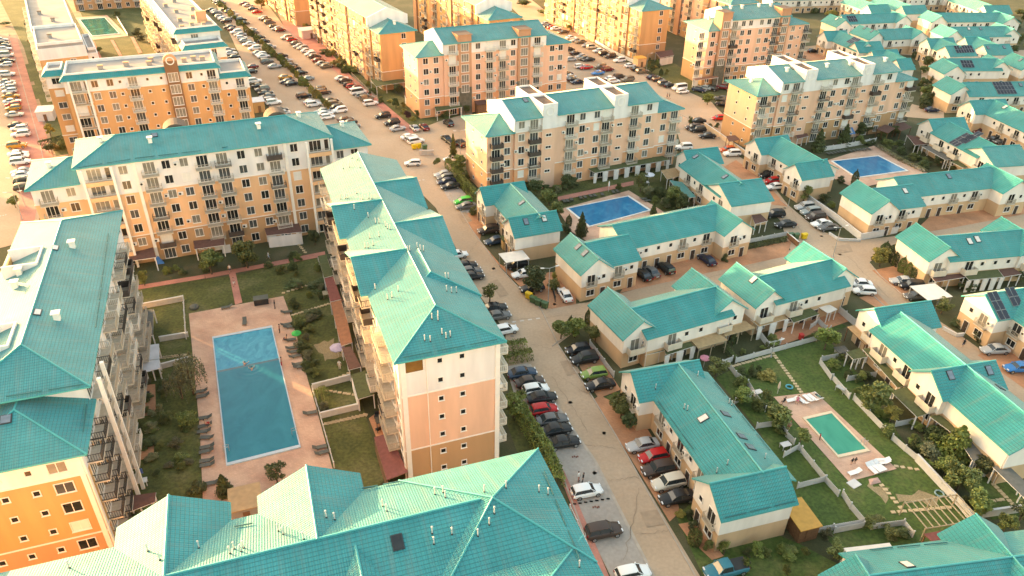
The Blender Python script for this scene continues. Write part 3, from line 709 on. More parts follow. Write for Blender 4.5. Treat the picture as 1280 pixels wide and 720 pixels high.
hU('far row house with dark solar panels at its left wing, second from the top', 131.6, 309.7, 14.3, (-3, 22.5, 4.4, 4.5), (-6.4, 3.6, -4, 6.8), (22.8, 3.8, -1, 7.5), **FAR)
hU('far row house with two skylights on its left wing, behind the dark shrubs', 135.9, 285, 15, (-2, 12.8, 5, 4.8), (-4.2, 3.6, 1, 13), (13, 3.7, -.5, 9), **FAR)
hU('far row house with a pale sunlit left wing, topmost of the full-length ones', 173.4, 316.8, 7.4, (-4.4, 24, 4.5, 4.6), (-5, 3.5, -.8, 9.3), (23.8, 4, -4, 8), **FAR)
hU('far row house with a pale sunlit left wing below the topmost one', 166.5, 291.8, 7.9, (-3, 19.5, 4.8, 4.8), (-4.4, 3.5, -1.2, 9.3), (19.8, 4, .5, 11), **FAR)
hU('row house with scattered solar panels in the middle of its roof, upper right', 145.7, 246.6, 4.2, (-6, 11.5, 4.4, 4.6), (-6.9, 3.8, -4.2, 5.2), (11.2, 4, .5, 9.8), **FAR)
hU('row house with a black square of solar panels near the right edge', 135, 219.2, 6.3, (-3, 27, 5, 5), (-3.9, 3.7, 1.8, 11.6), (27, 4, -.5, 10), **FAR)
hZ('far row house with a striped solar panel field behind the white-towered block', 110.8, 282.5, 13, (.9, 10.2, 2.2, 3.6), (-16, 2, 7.2, 4.4), (2.8, 13, -14, 3.8), **FAR)
hZ('row house with a wide solar panel field on its near gable, upper right', 145.1, 275, 11, (.5, 11.2, 2.2, 3.6), (-9, 2, 5.6, 4.6), (.2, 10.8, -8.2, 3.9), **FAR)
hZ('row house with two small skylights on its near gable, far right', 160, 278.3, 9, (.8, 10.4, 2.4, 3.6), (-9, 2, 5.6, 4.6), (.2, 10.4, -8.4, 3.9), **FAR)
hZ('row house at the right edge with an orange garden hut at its corner', 124.9, 205.2, 11.8, (.3, 11.7, 1.2, 3.8), (-27, 1, 8, 4.8), (1, 12, -25, 4), **FAR)
hZ('far row house half hidden behind the right white-towered block', 117, 256, 14, (2, 12, 2.4, 3.6), (-8, 2, 7.5, 4.4), (3.5, 9, -8.4, 3.6), **FAR)
hU('row house at the right edge showing mostly its plain left wing', 166.5, 249, 6, (0, 15, 5, 4.8), (.6, 3.7, -.6, 11), None, **FAR)
hZ('far top row house with a pale roof behind a flat teal gable', 146.3, 333.2, 14, None, (0, 19, 4.2, 4.2), (-.2, 9.8, .6, 3.7), **FAR)
hZ('far top row house right beside the pale-roofed one', 160.4, 333.5, 14, None, (0, 21, 4.4, 4.2), (-.4, 11, -.2, 3.7), **FAR)
hZ('far top row house near the right corner with a long pale slope', 198, 338.5, 5.7, None, (0, 23, 2.6, 5), (-1.6, 10, -.6, 4.1), **FAR)
hU('long white terrace at the top edge behind dark trees', 112, 352, 12, (0, 40, 5, 5), None, (40, 4, -1, 10), full=0, m=FLATR)
hU('farthest row house at the top edge, its left wing cut by the frame', 173, 362, 8, (-2, 24, 5, 5), (-3, 3.6, -1, 10), (24, 3.8, -1, 10), **FAR)
# ------------------------------------------------------------------ things standing on roofs (parts of their building)
def roof_part(name, px, py, build, roots=None, lift=0.):
    h = on_roof(px, py, roots)
    if not h: return
    p, n, root, M = h
    hx = Vector((-n.y, n.x, 0)).normalized() if abs(n.z) < .999 else Vector((1, 0, 0)); w = n.cross(hx)
    mb = MB(); build(mb); o = mb.obj(name, root)
    W_ = Matrix((hx, w, n)).transposed().to_4x4(); W_.translation = p+n*lift
    o.matrix_basis = M.inverted() @ W_
def skylight(px, py, g=SKYG, w=.8, h=1.2):
    def f(b):
        b.box(-w/2-.1, w/2+.1, -h/2-.1, h/2+.1, -.05, .1, TRIMB); b.box(-w/2, w/2, -h/2, h/2, .101, .13, g)
    roof_part('skylight', px, py, f)
def vert_part(name, px, py, build):
    h = on_roof(px, py)
    if not h: return
    p, n, root, M = h; q = M.inverted() @ p; mb = MB(); build(mb); mb.obj(name, root, q)
METALW = mat('vent_pipe_metal', (.55, .52, .48), .5, .1)
def pipe(px, py, h=.8):
    vert_part('vent_pipe', px, py, lambda b: (b.tube((0, 0, -.3), (0, 0, h), .055, METALW, 8), b.tube((0, 0, -.2), (0, 0, .12), .13, TRIMB, 8, .07), b.ball((0, 0, h), .095, METALW, 8, 4)))
def boxvent(px, py, m=TRIM):
    vert_part('chimney', px, py, lambda b: (b.box(-.32, .32, -.32, .32, -.6, .8, m), b.box(-.22, .22, -.22, .22, .801, .9, DARK), b.box(-.48, .48, -.48, .48, .901, 1.02, m)))
SNOWG = mat('snow_guard_teal', (.012, .12, .12), .6, .08)
def snow_guard(p0, p1):
    a, c = on_roof(*p0), on_roof(*p1)
    if not a or not c or a[2] is not c[2]: return
    M = a[3].inverted(); q0, q1 = M @ a[0], M @ c[0]; b = MB()
    k = Vector((0, 0, .16)); d = (q1-q0)
    n = max(1, int(d.length/3.)); 
    for i in range(n):
        s, e = q0+d*(i+.08)/n, q0+d*(i+.92)/n
        s += k; e += k; b.tube(s, e, .06, SNOWG, 6)
    b.obj('snow_guard', a[2])
P_ = tl(1024, 0); Q_ = tl(1024, 144); R_ = tl(1024, 288); S_ = tl(1024, 432); T_ = tl(1024, 576); U_ = tl(768, 576); V_ = tl(768, 432)
X_ = tl(768, 288); Y_ = tl(768, 144); Z_ = tl(768, 0); A_ = tl(512, 0); B_ = tl(512, 144); C_ = tl(512, 288); D_ = tl(512, 432); E_ = tl(512, 576)
G_ = tl(256, 576); J_ = tl(256, 432); K_ = tl(256, 288); N_ = tl(256, 0); L0 = tl(0, 576); L1 = tl(0, 432); L2 = tl(0, 288); L3 = tl(0, 144); L4 = tl(0, 0)
W4 = tl(640, 180, .25)
for f, pts in ((V_, ((555, 455), (695, 428), (795, 568), (850, 635))), (R_, ((940, 68), (988, 55))), (S_, ((820, 185), (1062, 155), (1130, 262))), (X_, ((868, 308),)), (Q_, ((810, 382), (537, 473))), (Y_, ((507, 260), (690, 385))), (B_, ((700, 548), (727, 665), (840, 645))), (C_, ((1053, 102), (1096, 142))), (P_, ((935, 180), (1008, 180), (1055, 298), (1155, 295), (1160, 670), (1258, 375), (285, 175), (330, 195), (110, 118), (1258, 530))), (T_, ((550, 650),))):
    for p in pts: skylight(*f(*p), rnd.choice((SKYG, BLINDW)))
skylight(*G_(1205, 510), GLASS, .75, 1.15); skylight(*L1(37, 462), SKYG, .9, .9); skylight(*L2(345, 110), BLINDW, 1.1, .6); skylight(*L2(235, 513), BLINDW, 1.1, .6); skylight(*tl(500, 20, .1806)(868, 585)); skylight(*tl(570, 90, .2266)(382, 155)); skylight(*tl(890, 60, .2222)(455, 115), SKYG, .7, .9); skylight(*L3(965, 125), SKYG, .9, .9)
for f, pts in ((E_, ((603, 170), (808, 195), (865, 212), (530, 330), (498, 400), (427, 470), (142, 455), (265, 460), (152, 520), (158, 210), (210, 200), (223, 230), (467, 195), (1060, 665))),
               (G_, ((1112, 285), (1137, 315), (760, 355), (812, 368), (460, 440), (490, 460), (618, 490), (158, 580), (185, 552), (228, 568), (243, 545))),
               (L0, ((435, 670), (925, 565), (1245, 545), (1000, 620))),
               (C_, ((48, 110), (68, 125), (88, 130), (225, 300), (243, 300), (232, 380), (263, 390), (293, 388), (140, 555), (178, 540), (178, 565), (203, 650), (228, 675), (255, 665), (95, 690), (130, 695))),
               (tl(320, 180), ((630, 310), (655, 365), (668, 345), (705, 340), (725, 345), (530, 345), (560, 340), (575, 340), (615, 410), (702, 460), (748, 495), (768, 495), (810, 515), (822, 530), (838, 535), (770, 580), (712, 590), (683, 650), (702, 650), (733, 635), (948, 670), (962, 670), (545, 155), (585, 145), (600, 90), (632, 100), (650, 150))),
               (tl(320, 360), ((745, 8), (850, 60), (822, 72), (890, 20))), (V_, ((435, 395), (455, 405), (257, 270), (520, 190), (715, 360), (732, 375), (940, 705))), (U_, ((705, 25), (638, 75)))):
    k = .25 if f in () else None
    for p in pts:
        q = f(*p)
        if f.__closure__ and abs(f(1, 0)[0]-f(0, 0)[0]-.2) > 1e-6: pass
        pipe(*q)
for f, pts in ((L3, ((940, 168), (632, 168), (310, 325))), (L2, ((455, 105), (360, 555), (125, 275), (100, 358))), (tl(270, 130, .2778), ((193, 108), (373, 58), (568, 100))), (tl(890, 60, .2222), ((220, 190), (420, 132), (645, 108), (775, 95), (972, 75))), (N_, ((1185, 150),)), (Z_, ((590, 120), (725, 55), (797, 52), (902, 42), (975, 38)))):
    for p in pts: boxvent(*f(*p))
def solar(px, py, nx, ny):
    w, h = 1.0, 1.65
    def f(b):
        for i in range(nx):
            for j in range(ny):
                x, y = (i-nx/2)*w, (j-ny/2)*h; b.box(x+.02, x+w-.02, y+.02, y+h-.02, .08, .12, PANELF); b.box(x+.06, x+w-.06, y+.06, y+h-.06, .121, .13, PANEL)
    roof_part('solar_array', px, py, f)
for f, l in ((R_, ((1118, 470, 2, 3), (1212, 415, 2, 2))), (Q_, ((890, 155, 3, 3), (955, 140, 2, 3))), (P_, ((205, 118, 4, 2), (215, 255, 4, 2), (905, 308, 7, 2), (925, 400, 4, 2), (1157, 550, 6, 3)))):
    for x, y, nx, ny in l: solar(*f(x, y), nx, ny)
for a, c in (((G_(175, 420), G_(310, 396))), ((G_(975, 180), G_(1090, 160))), ((G_(1105, 156), G_(1230, 134))), (L0(245, 582), L0(400, 556)), (L0(440, 548), L0(600, 520)), (E_(155, 58), E_(270, 38)), (E_(300, 32), E_(412, 10)), (E_(835, 60), E_(1070, 640)), (L3(475, 335), L3(830, 278)), (L3(830, 276), L3(1270, 225)), (tl(270, 130, .2778)(20, 200), tl(270, 130, .2778)(500, 148)), (tl(480, 400, .2778)(75, 175), tl(480, 400, .2778)(520, 90)), (C_(310, 190), C_(590, 660)), (tl(320, 180)(340, 150), tl(320, 180)(380, 280)), (L2(680, 20), L2(600, 620)), (L1(545, 360), L1(520, 560)), (L1(20, 330), L1(540, 245)), (V_(265, 345), V_(500, 660)), (V_(620, 225), V_(980, 670)), (U_(680, 365), U_(1140, 255)), (T_(300, 562), T_(810, 515))):
    snow_guard(a, c)
# ------------------------------------------------------------------ ground
def gmat(name, cols, scale, bump=.3, bs=12., rough=.95, fine=6., mixf=.55):
    """ground with broad and fine mottling between several colours"""
    m = bpy.data.materials.new(name); m.use_nodes = True; nt = m.node_tree; b = nt.nodes['Principled BSDF']
    tc = node(nt, 'ShaderNodeTexCoord')
    n = node(nt, 'ShaderNodeTexNoise'); n.inputs['Scale'].default_value = scale; n.inputs['Detail'].default_value = 10; n.inputs['Roughness'].default_value = .62
    nt.links.new(tc.outputs['Object'], n.inputs['Vector'])
    r = node(nt, 'ShaderNodeValToRGB'); e = r.color_ramp.elements
    while len(e) < len(cols): e.new(.5)
    for i, c in enumerate(cols): e[i].position = .3+.42*i/max(1, len(cols)-1); e[i].color = list(c)+[1]
    nt.links.new(n.outputs['Fac'], r.inputs['Fac'])
    n2 = node(nt, 'ShaderNodeTexNoise'); n2.inputs['Scale'].default_value = fine; n2.inputs['Detail'].default_value = 5
    nt.links.new(tc.outputs['Object'], n2.inputs['Vector'])
    mx = node(nt, 'ShaderNodeMix', data_type='RGBA', blend_type='OVERLAY'); mx.inputs['Factor'].default_value = mixf
    nt.links.new(r.outputs['Color'], mx.inputs['A']); nt.links.new(n2.outputs['Fac'], mx.inputs['B'])
    nt.links.new(mx.outputs['Result'], b.inputs['Base Color']); b.inputs['Roughness'].default_value = rough
    n3 = node(nt, 'ShaderNodeTexNoise'); n3.inputs['Scale'].default_value = bs
    nt.links.new(tc.outputs['Object'], n3.inputs['Vector'])
    bp = node(nt, 'ShaderNodeBump'); bp.inputs['Strength'].default_value = bump; bp.inputs['Distance'].default_value = .08
    nt.links.new(n3.outputs['Fac'], bp.inputs['Height']); nt.links.new(bp.outputs['Normal'], b.inputs['Normal'])
    return m
GND = gmat('garden_soil_grass', [(.045, .048, .016), (.065, .065, .024), (.12, .095, .05)], .12, .6, 5)
LAWN = gmat('mown_lawn', [(.050, .058, .015), (.088, .092, .022), (.165, .14, .058)], .16, .8, 7, fine=2.2, mixf=.8)
LAWNB = gmat('fresh_lawn', [(.042, .074, .013), (.066, .102, .018), (.13, .13, .04)], .22, .8, 7, fine=2.2, mixf=.8)
BARE = gmat('bare_earth', [(.26, .19, .10), (.34, .25, .14)], .8, .4)
ASPH = gmat('pale_asphalt', [(.385, .258, .165), (.435, .30, .20), (.48, .345, .24)], .06, .1, 20, .9, 2.5, .2)
CONC = gmat('bay_paving', [(.33, .275, .23), (.38, .32, .27), (.43, .365, .31)], .1, .15, 20, .9, 2., .25)
def brick_mat(name, c1, c2, mortar, s=1.):
    m = bpy.data.materials.new(name); m.use_nodes = True; nt = m.node_tree; b = nt.nodes['Principled BSDF']
    tc = node(nt, 'ShaderNodeTexCoord'); br = node(nt, 'ShaderNodeTexBrick'); br.inputs['Scale'].default_value = s
    mp = node(nt, 'ShaderNodeMapping'); mp.inputs['Rotation'].default_value = (0, 0, radians(20)); nt.links.new(tc.outputs['Object'], mp.inputs['Vector']); nt.links.new(mp.outputs['Vector'], br.inputs['Vector'])
    br.inputs['Color1'].default_value = (*c1, 1); br.inputs['Color2'].default_value = (*c2, 1); br.inputs['Mortar'].default_value = (*mortar, 1); br.inputs['Mortar Size'].default_value = .012
    n = node(nt, 'ShaderNodeTexNoise'); n.inputs['Scale'].default_value = .25; n.inputs['Detail'].default_value = 8; nt.links.new(tc.outputs['Object'], n.inputs['Vector'])
    mx = node(nt, 'ShaderNodeMix', data_type='RGBA', blend_type='OVERLAY'); mx.inputs['Factor'].default_value = .6
    nt.links.new(br.outputs['Color'], mx.inputs['A']); nt.links.new(n.outputs['Fac'], mx.inputs['B']); nt.links.new(mx.outputs['Result'], b.inputs['Base Color'])
    b.inputs['Roughness'].default_value = .9
    return m
BRICK = brick_mat('brick_paving', (.52, .235, .12), (.45, .20, .10), (.33, .175, .105), 1.6)
DECK = brick_mat('pool_deck_tiles', (.62, .37, .26), (.55, .33, .23), (.44, .27, .19), 1.1)
PINK = brick_mat('pink_path', (.52, .21, .15), (.45, .18, .13), (.36, .16, .12), 2.)
g = MB(); g.face([(-1500, -300, 0), (1500, -300, 0), (1500, 2500, 0), (-1500, 2500, 0)], GND); struct('ground', g)
LAY = [0.]
def ragged(q, amp=.45, step=.7):
    out = []
    for a, c in zip(q, q[1:]+q[:1]):
        n = max(1, int((c-a).length/step))
        for i in range(n):
            out.append(a+(c-a)*i/n+Vector((rnd.uniform(-amp, amp), rnd.uniform(-amp, amp), 0)))
    return out
def sheet(name, m, *polys):
    mb = MB(); LAY[0] += .001
    for p in polys:
        q = [at(x, y, .01+LAY[0]) for x, y in p]
        if sum(q[i].x*q[(i+1) % len(q)].y-q[(i+1) % len(q)].x*q[i].y for i in range(len(q))) < 0: q = q[::-1]
        if name == 'bare_ground': q = ragged(q)
        mb.face(q, m); LAY[0] += .001
    return struct(name, mb)
COURT = brick_mat('court_tiles', (.36, .235, .145), (.32, .205, .125), (.24, .16, .10), 1.2)
sheet('court_paving', COURT, [(-60, -20), (28, -15), (40, 30), (100, 190), (66, 200), (20, 44), (-60, 44)], [(80, -5), (220, -8), (240, 80), (130, 88)], [(985, 60), (1040, 55), (1050, 90), (1000, 90)])
sheet('lawn', LAWN, [(116, 54), (138, 50), (152, 76), (129, 80)], [(142, 49), (162, 46), (178, 72), (157, 75)], [(150, 25), (168, 20), (190, 60), (178, 62)], [(24, 82), (44, 78), (52, 100), (28, 104)], [(30, 108), (50, 105), (56, 122), (34, 126)], [(165, 360), (290, 345), (400, 318), (480, 600), (440, 640), (250, 640), (160, 640), (165, 470)], [(520, 150), (470, 120), (560, 138), (590, 146), (548, 152)],
      [(655, 240), (700, 224), (760, 225), (790, 215), (850, 210), (850, 265), (790, 260), (660, 262)], [(0, 0), (30, 0), (75, 110), (100, 190), (70, 195), (30, 60)], [(780, 55), (845, 80), (905, 128), (845, 108), (790, 75)], [(640, 470), (690, 580), (650, 575), (630, 520)], [(95, 4), (190, 0), (200, 75), (130, 80)],
      [(345, 165), (300, 60), (318, 100)], [(360, 30), (400, 65), (455, 130), (520, 165), (560, 150), (440, 90), (380, 30)])
sheet('bright_lawn', LAWNB, [(895, 472), (958, 440), (1035, 424), (1075, 470), (1145, 575), (1215, 655), (1180, 690), (1060, 700), (1000, 640), (950, 540)], [(845, 645), (868, 625), (1000, 680), (1060, 712), (1010, 745), (890, 745)], [(752, 497), (775, 490), (800, 540), (790, 560), (775, 545)], [(918, 452), (1010, 425), (1040, 400), (1060, 408), (960, 445)], [(1190, 590), (1240, 560), (1300, 640), (1240, 650)], [(1100, 396), (1112, 385), (1080, 370)])
sheet('bare_ground', BARE, [(1085, 604), (1110, 612), (1112, 632), (1098, 622)], [(1120, 618), (1150, 614), (1170, 622), (1168, 630), (1140, 628), (1122, 625)], [(320, 450), (380, 440), (350, 456)], [(392, 430), (420, 424), (425, 445), (405, 450)])
sheet('lane', ASPH, [(1035, 45), (1140, 62), (1150, 70), (1040, 62)], [(1150, 20), (1165, 20), (1160, 60), (1175, 100), (1170, 145), (1150, 140), (1152, 90), (1140, 50)], [(1145, 66), (1300, 62), (1300, 70), (1150, 76)], [(1170, 112), (1300, 112), (1300, 122), (1170, 122)], [(1250, 180), (1300, 195), (1300, 240), (1225, 190), (1180, 150), (1200, 150)])
sheet('street', ASPH, [(890, 745), (740, 496), (698, 432), (676, 386), (624, 334), (590, 288), (560, 238), (575, 212), (600, 180), (590, 140), (548, 152), (512, 166), (470, 120), (433, 100), (400, 72), (357, 35), (330, 0), (318, -30), (258, -30), (272, 10), (300, 70), (335, 130), (345, 165), (370, 190), (470, 200), (500, 215), (545, 260), (575, 320), (600, 370), (632, 415), (632, 458), (700, 590), (775, 745)],
      [(672, 386), (734, 378), (800, 360), (870, 344), (940, 326), (990, 312), (1025, 316), (985, 345), (900, 362), (790, 392), (735, 402), (690, 436)],
      [(890, 130), (912, 150), (915, 190), (950, 212), (985, 256), (1018, 284), (1035, 292), (1067, 301), (1120, 295), (1178, 287), (1300, 264), (1300, 285), (1180, 304), (1110, 313), (1086, 328), (1136, 376), (1195, 415), (1300, 490), (1300, 525), (1195, 440), (1108, 385), (1064, 346), (1020, 322), (990, 318), (975, 275), (920, 222), (895, 205), (860, 212), (845, 160), (870, 120)],
      [(640, -20), (690, 20), (745, 55), (800, 88), (845, 108), (890, 128), (908, 150), (905, 200), (852, 205), (850, 150), (790, 125), (690, 122), (690, 60), (630, 0)], [(-60, 40), (10, 42), (50, 180), (62, 235), (40, 300), (-80, 330)], [(985, 60), (1040, 70), (1060, 80), (1020, 78)], [(1140, 130), (1180, 140), (1180, 150), (1130, 146)])
sheet('parking_bays', CONC, [(632, 458), (660, 454), (690, 496), (712, 530), (744, 576), (830, 742), (775, 742), (700, 592), (645, 500)], [(545, 222), (560, 218), (600, 262), (585, 275), (560, 248)])
sheet('brick_forecourt', BRICK, [(578, 268), (598, 262), (606, 275), (600, 300), (625, 330), (650, 345), (690, 340), (720, 365), (720, 380), (690, 386), (676, 384), (624, 332), (592, 290)], [(775, 366), (880, 342), (934, 331), (984, 320), (990, 300), (935, 312), (900, 296), (800, 326)], [(902, 210), (920, 200), (950, 222), (985, 258), (966, 256), (925, 222)],
      [(1140, 292), (1165, 268), (1300, 232), (1300, 264), (1178, 287)], [(742, 499), (750, 494), (800, 520), (835, 580), (850, 640), (837, 652), (768, 540)], [(714, 440), (738, 430), (776, 487), (748, 498)], [(1090, 338), (1120, 332), (1160, 362), (1136, 376)], [(1074, 372), (1096, 366), (1112, 382), (1098, 386)], [(1222, 444), (1250, 430), (1300, 460), (1300, 500)], [(960, 318), (985, 318), (965, 305), (940, 312)], [(960, 420), (1040, 385), (1065, 400), (975, 432)], [(985, 65), (1000, 60), (1035, 72), (1020, 78)], [(848, 655), (866, 652), (905, 695), (890, 700), (860, 672)],
      [(176, 482), (194, 480), (195, 518), (174, 521)], [(165, 553), (193, 550), (192, 572), (168, 576)], [(461, 523), (478, 510), (488, 540), (470, 546)], [(1020, 266), (1030, 262), (1040, 280), (1034, 286)])
sheet('pavement', PINK, [(30, 345), (10, 45), (20, 43), (66, 195), (72, 232), (50, 240)], [(335, -10), (346, -10), (440, 96), (522, 164), (512, 168), (433, 102), (357, 37)], [(170, 357), (256, 343), (256, 348), (172, 362)], [(256, 343), (322, 331), (406, 314), (407, 320), (322, 336), (257, 348)], [(286, 341), (294, 339), (303, 378), (294, 381)], [(697, 246), (792, 226), (792, 231), (698, 251)], [(114, 52), (118, 52), (128, 74), (123, 74)], [(138, 50), (142, 50), (153, 70), (149, 70)], [(163, 46), (167, 46), (178, 66), (173, 67)], [(698, 590), (705, 588), (772, 745), (758, 745)])
DECKS = sheet('pool_deck', DECK, [(236, 392), (354, 370), (366, 402), (384, 472), (396, 512), (420, 602), (420, 660), (255, 660), (250, 540)], [(697, 262), (786, 238), (835, 268), (740, 305), (715, 290)], [(1026, 203), (1092, 182), (1160, 216), (1070, 236), (1040, 222)], [(967, 496), (1019, 490), (1121, 586), (1061, 602)], [(94, 22), (134, 19), (160, 45), (116, 50)])
# kerbs along the streets
KERB = mat('kerb_concrete', (.42, .34, .27), .9, .15, 1.)
def kerb(*pl):
    b = MB()
    for p, q in zip(pl, pl[1:]):
        a, c = at(*p), at(*q); d = (c-a); d.z = 0; L = d.length; d /= L; n = Vector((-d.y, d.x, 0))*.09
        b.prism([(a-n).xy, (c-n).xy, (c+n).xy, (a+n).xy], 0, .13, KERB)
    struct('kerb', b)
kerb((870, 722), (770, 545), (740, 496), (698, 432), (676, 386), (650, 362), (624, 334), (590, 288), (562, 242)); kerb((690, 433), (735, 400)); kerb((757, 741), (702, 592), (648, 498))
kerb((1086, 328), (1100, 345), (1136, 376)); kerb((512, 167), (433, 101), (357, 36)); kerb((1108, 385), (1064, 346)); kerb((1018, 285), (975, 250)); kerb((934, 197), (880, 159), (845, 140)); kerb((805, 92), (745, 58)); kerb((10, 42), (50, 180), (62, 235))
# painted lines and the rusty bay marks
LINE = mat('road_paint', (.60, .52, .44), .8, .25, 3.); RUST = mat('rusty_bay_mark', (.20, .06, .035), .8, .3, 4.)
def line(p, q, w, m, z=.1, name='road_marking'):
    a, c = at(*p, z), at(*q, z); d = (c-a).normalized(); n = Vector((-d.y, d.x, 0))*w/2
    b = MB(); b.face([a-n, c-n, c+n, a+n], m); struct(name, b)
line((662, 455), (712, 530), .35, KERB); line((712, 530), (744, 576), .35, KERB); line((744, 576), (818, 722), .35, KERB)
for p in ((745, 634), (719, 571), (782, 708)):
    b = MB(); c = at(*p, .1)
    for i, (x, y) in enumerate(((-.35, 0), (-.1, .12), (.15, 0), (.35, .1))): b.box(c.x+x-.09, c.x+x+.09, c.y+y-.18, c.y+y+.12, .1+.001*i, .105+.001*i, RUST)
    struct('bay_marking', b)
b = MB()
for i in range(7):
    a = at(718+i*7, 631-i*1.1, 0); b.box(a.x-.2, a.x+.2, a.y-.06, a.y+.06, .1, .22, TRIMB)
struct('bay_stop', b)
for f, p, q, n in ((B_, (10, 412), (105, 402), 8), (C_, (590, 580), (840, 545), 10), (tl(0, 144), (0, 188), (35, 182), 5), (tl(0, 144), (0, 630), (40, 622), 5)):
    for i in range(0, n, 2):
        t0, t1 = i/n, (i+1)/n; line(f(p[0]+(q[0]-p[0])*t0, p[1]+(q[1]-p[1])*t0), f(p[0]+(q[0]-p[0])*t1, p[1]+(q[1]-p[1])*t1), .4, LINE)
def blob_stain(x, y, r):
    c = at(x, y, .1); b.face([(c.x+r*rnd.uniform(.6, 1.2)*cos(2*pi*i/11), c.y+r*rnd.uniform(.6, 1.2)*sin(2*pi*i/11), .1) for i in range(11)], mat('manhole_iron', (.27, .21, .165), .8, .2, 5.)); struct('manhole', b)
for x, y in ((617, 335.5), (713, 503), (755, 541), (743, 591), (981, 260), (693, 380), (1027, 295), (1050, 318), (640, 420)): blob_stain(x, y, .32)
# stepping stones
STONE = mat('stepping_stone', (.55, .40, .24), .9, .15, 2.)
def stones(p, q, n, s=.28):
    b = MB(); a, c = at(*p), at(*q)
    for i in range(n):
        t = (i+rnd.uniform(-.12, .12))/max(1, n-1); x, y = a.x+(c.x-a.x)*t, a.y+(c.y-a.y)*t; r = rnd.uniform(-.2, .3)
        pts = [(x+s*1.4*cos(r+k)*.9, y+s*1.4*sin(r+k)*.9) for k in (.6, 2.5, 3.8, 5.6)]; b.prism(pts, .0, .11, STONE)
    struct('stepping_stone_path', b)
stones(S_(-300, 35), S_(-115, 290), 17); stones(V_(740, 130), V_(975, 65), 12); stones(T_(390, 155), T_(505, 290), 6); stones(T_(465, 322), T_(810, 292), 11); stones(T_(480, 35), T_(610, 55), 4); stones(T_(1030, 262), T_(1145, 243), 5); stones(T_(1090, 150), T_(1225, 290), 8)
stones(K_(550, 530), K_(775, 460), 12); stones(K_(490, 392), K_(690, 330), 8); stones(K_(580, 80), K_(628, 138), 6); stones(J_(760, 490), J_(1000, 435), 11, .34); stones(J_(700, 270), J_(895, 175), 9); stones(J_(760, 282), J_(930, 308), 7); stones(L1(1010, 78), L1(1150, 60), 9, .34)
# ------------------------------------------------------------------ pools
def water_mat(name, c1, c2, c3, sc=.5, bump=.12, rip=None):
    m = bpy.data.materials.new(name); m.use_nodes = True; nt = m.node_tree; b = nt.nodes['Principled BSDF']
    tc = node(nt, 'ShaderNodeTexCoord'); n = node(nt, 'ShaderNodeTexNoise'); n.inputs['Scale'].default_value = sc; n.inputs['Detail'].default_value = 6; n.inputs['Distortion'].default_value = 1.2
    mp = node(nt, 'ShaderNodeMapping'); mp.inputs['Rotation'].default_value = (0, 0, radians(-20)); mp.inputs['Scale'].default_value = (1, .6, 1)
    nt.links.new(tc.outputs['Object'], mp.inputs['Vector']); nt.links.new(mp.outputs['Vector'], n.inputs['Vector'])
    r = node(nt, 'ShaderNodeValToRGB'); e = r.color_ramp.elements; e.new(.5)
    for i, (p, c) in enumerate(((.3, c1), (.5, c2), (.72, c3))): e[i].position = p; e[i].color = (*c, 1)
    nt.links.new(n.outputs['Fac'], r.inputs['Fac']); nt.links.new(r.outputs['Color'], b.inputs['Base Color'])
    n2 = node(nt, 'ShaderNodeTexNoise'); n2.inputs['Scale'].default_value = 2.2; n2.inputs['Detail'].default_value = 4; nt.links.new(tc.outputs['Object'], n2.inputs['Vector'])
    bp = node(nt, 'ShaderNodeBump'); bp.inputs['Strength'].default_value = bump; bp.inputs['Distance'].default_value = .1; hh = n2.outputs['Fac']
    if rip:                                        # rings spreading from the swimmer
        vm = node(nt, 'ShaderNodeVectorMath', operation='DISTANCE'); nt.links.new(tc.outputs['Object'], vm.inputs[0]); vm.inputs[1].default_value = rip
        d = vm.outputs['Value']; hh = math_(nt, 'ADD', hh, math_(nt, 'MULTIPLY', math_(nt, 'SINE', math_(nt, 'MULTIPLY', d, 7.)), math_(nt, 'DIVIDE', 2.2, math_(nt, 'ADD', math_(nt, 'MULTIPLY', d, d), 1.6))))
    nt.links.new(hh, bp.inputs['Height']); nt.links.new(bp.outputs['Normal'], b.inputs['Normal'])
    b.inputs['Roughness'].default_value = .12; b.inputs['Specular IOR Level'].default_value = .3; b.inputs['IOR'].default_value = 1.33
    return m
SWIM = at(*tl(256, 432)(292, 142))-sum((at(*q) for q in [(267, 424.5), (339.5, 410.5), (374, 557.5), (284.5, 580)]), Vector())/4
WA = water_mat('pool_water_shallow', (.015, .21, .33), (.03, .28, .41), (.055, .36, .48), .9, .2, (SWIM.x, SWIM.y, .2)); WB = water_mat('pool_water_deep', (.008, .16, .225), (.011, .185, .25), (.016, .21, .275), .35, .16, (SWIM.x, SWIM.y, .2))
WC = water_mat('pool_water_blue', (.008, .135, .28), (.012, .175, .33), (.03, .23, .39), .4); WG = water_mat('pool_water_green', (.03, .24, .165), (.04, .285, .195), (.055, .33, .225), .3, .04); WT = water_mat('pool_water_dark_green', (.01, .11, .085), (.018, .15, .11), (.05, .24, .18), .3)
COPE = mat('pool_coping', (.46, .55, .60), .6, .08); COPEW = mat('pool_coping_white', (.76, .72, .66), .6, .08); COPES = mat('sand_coping', (.70, .55, .38), .7, .1)
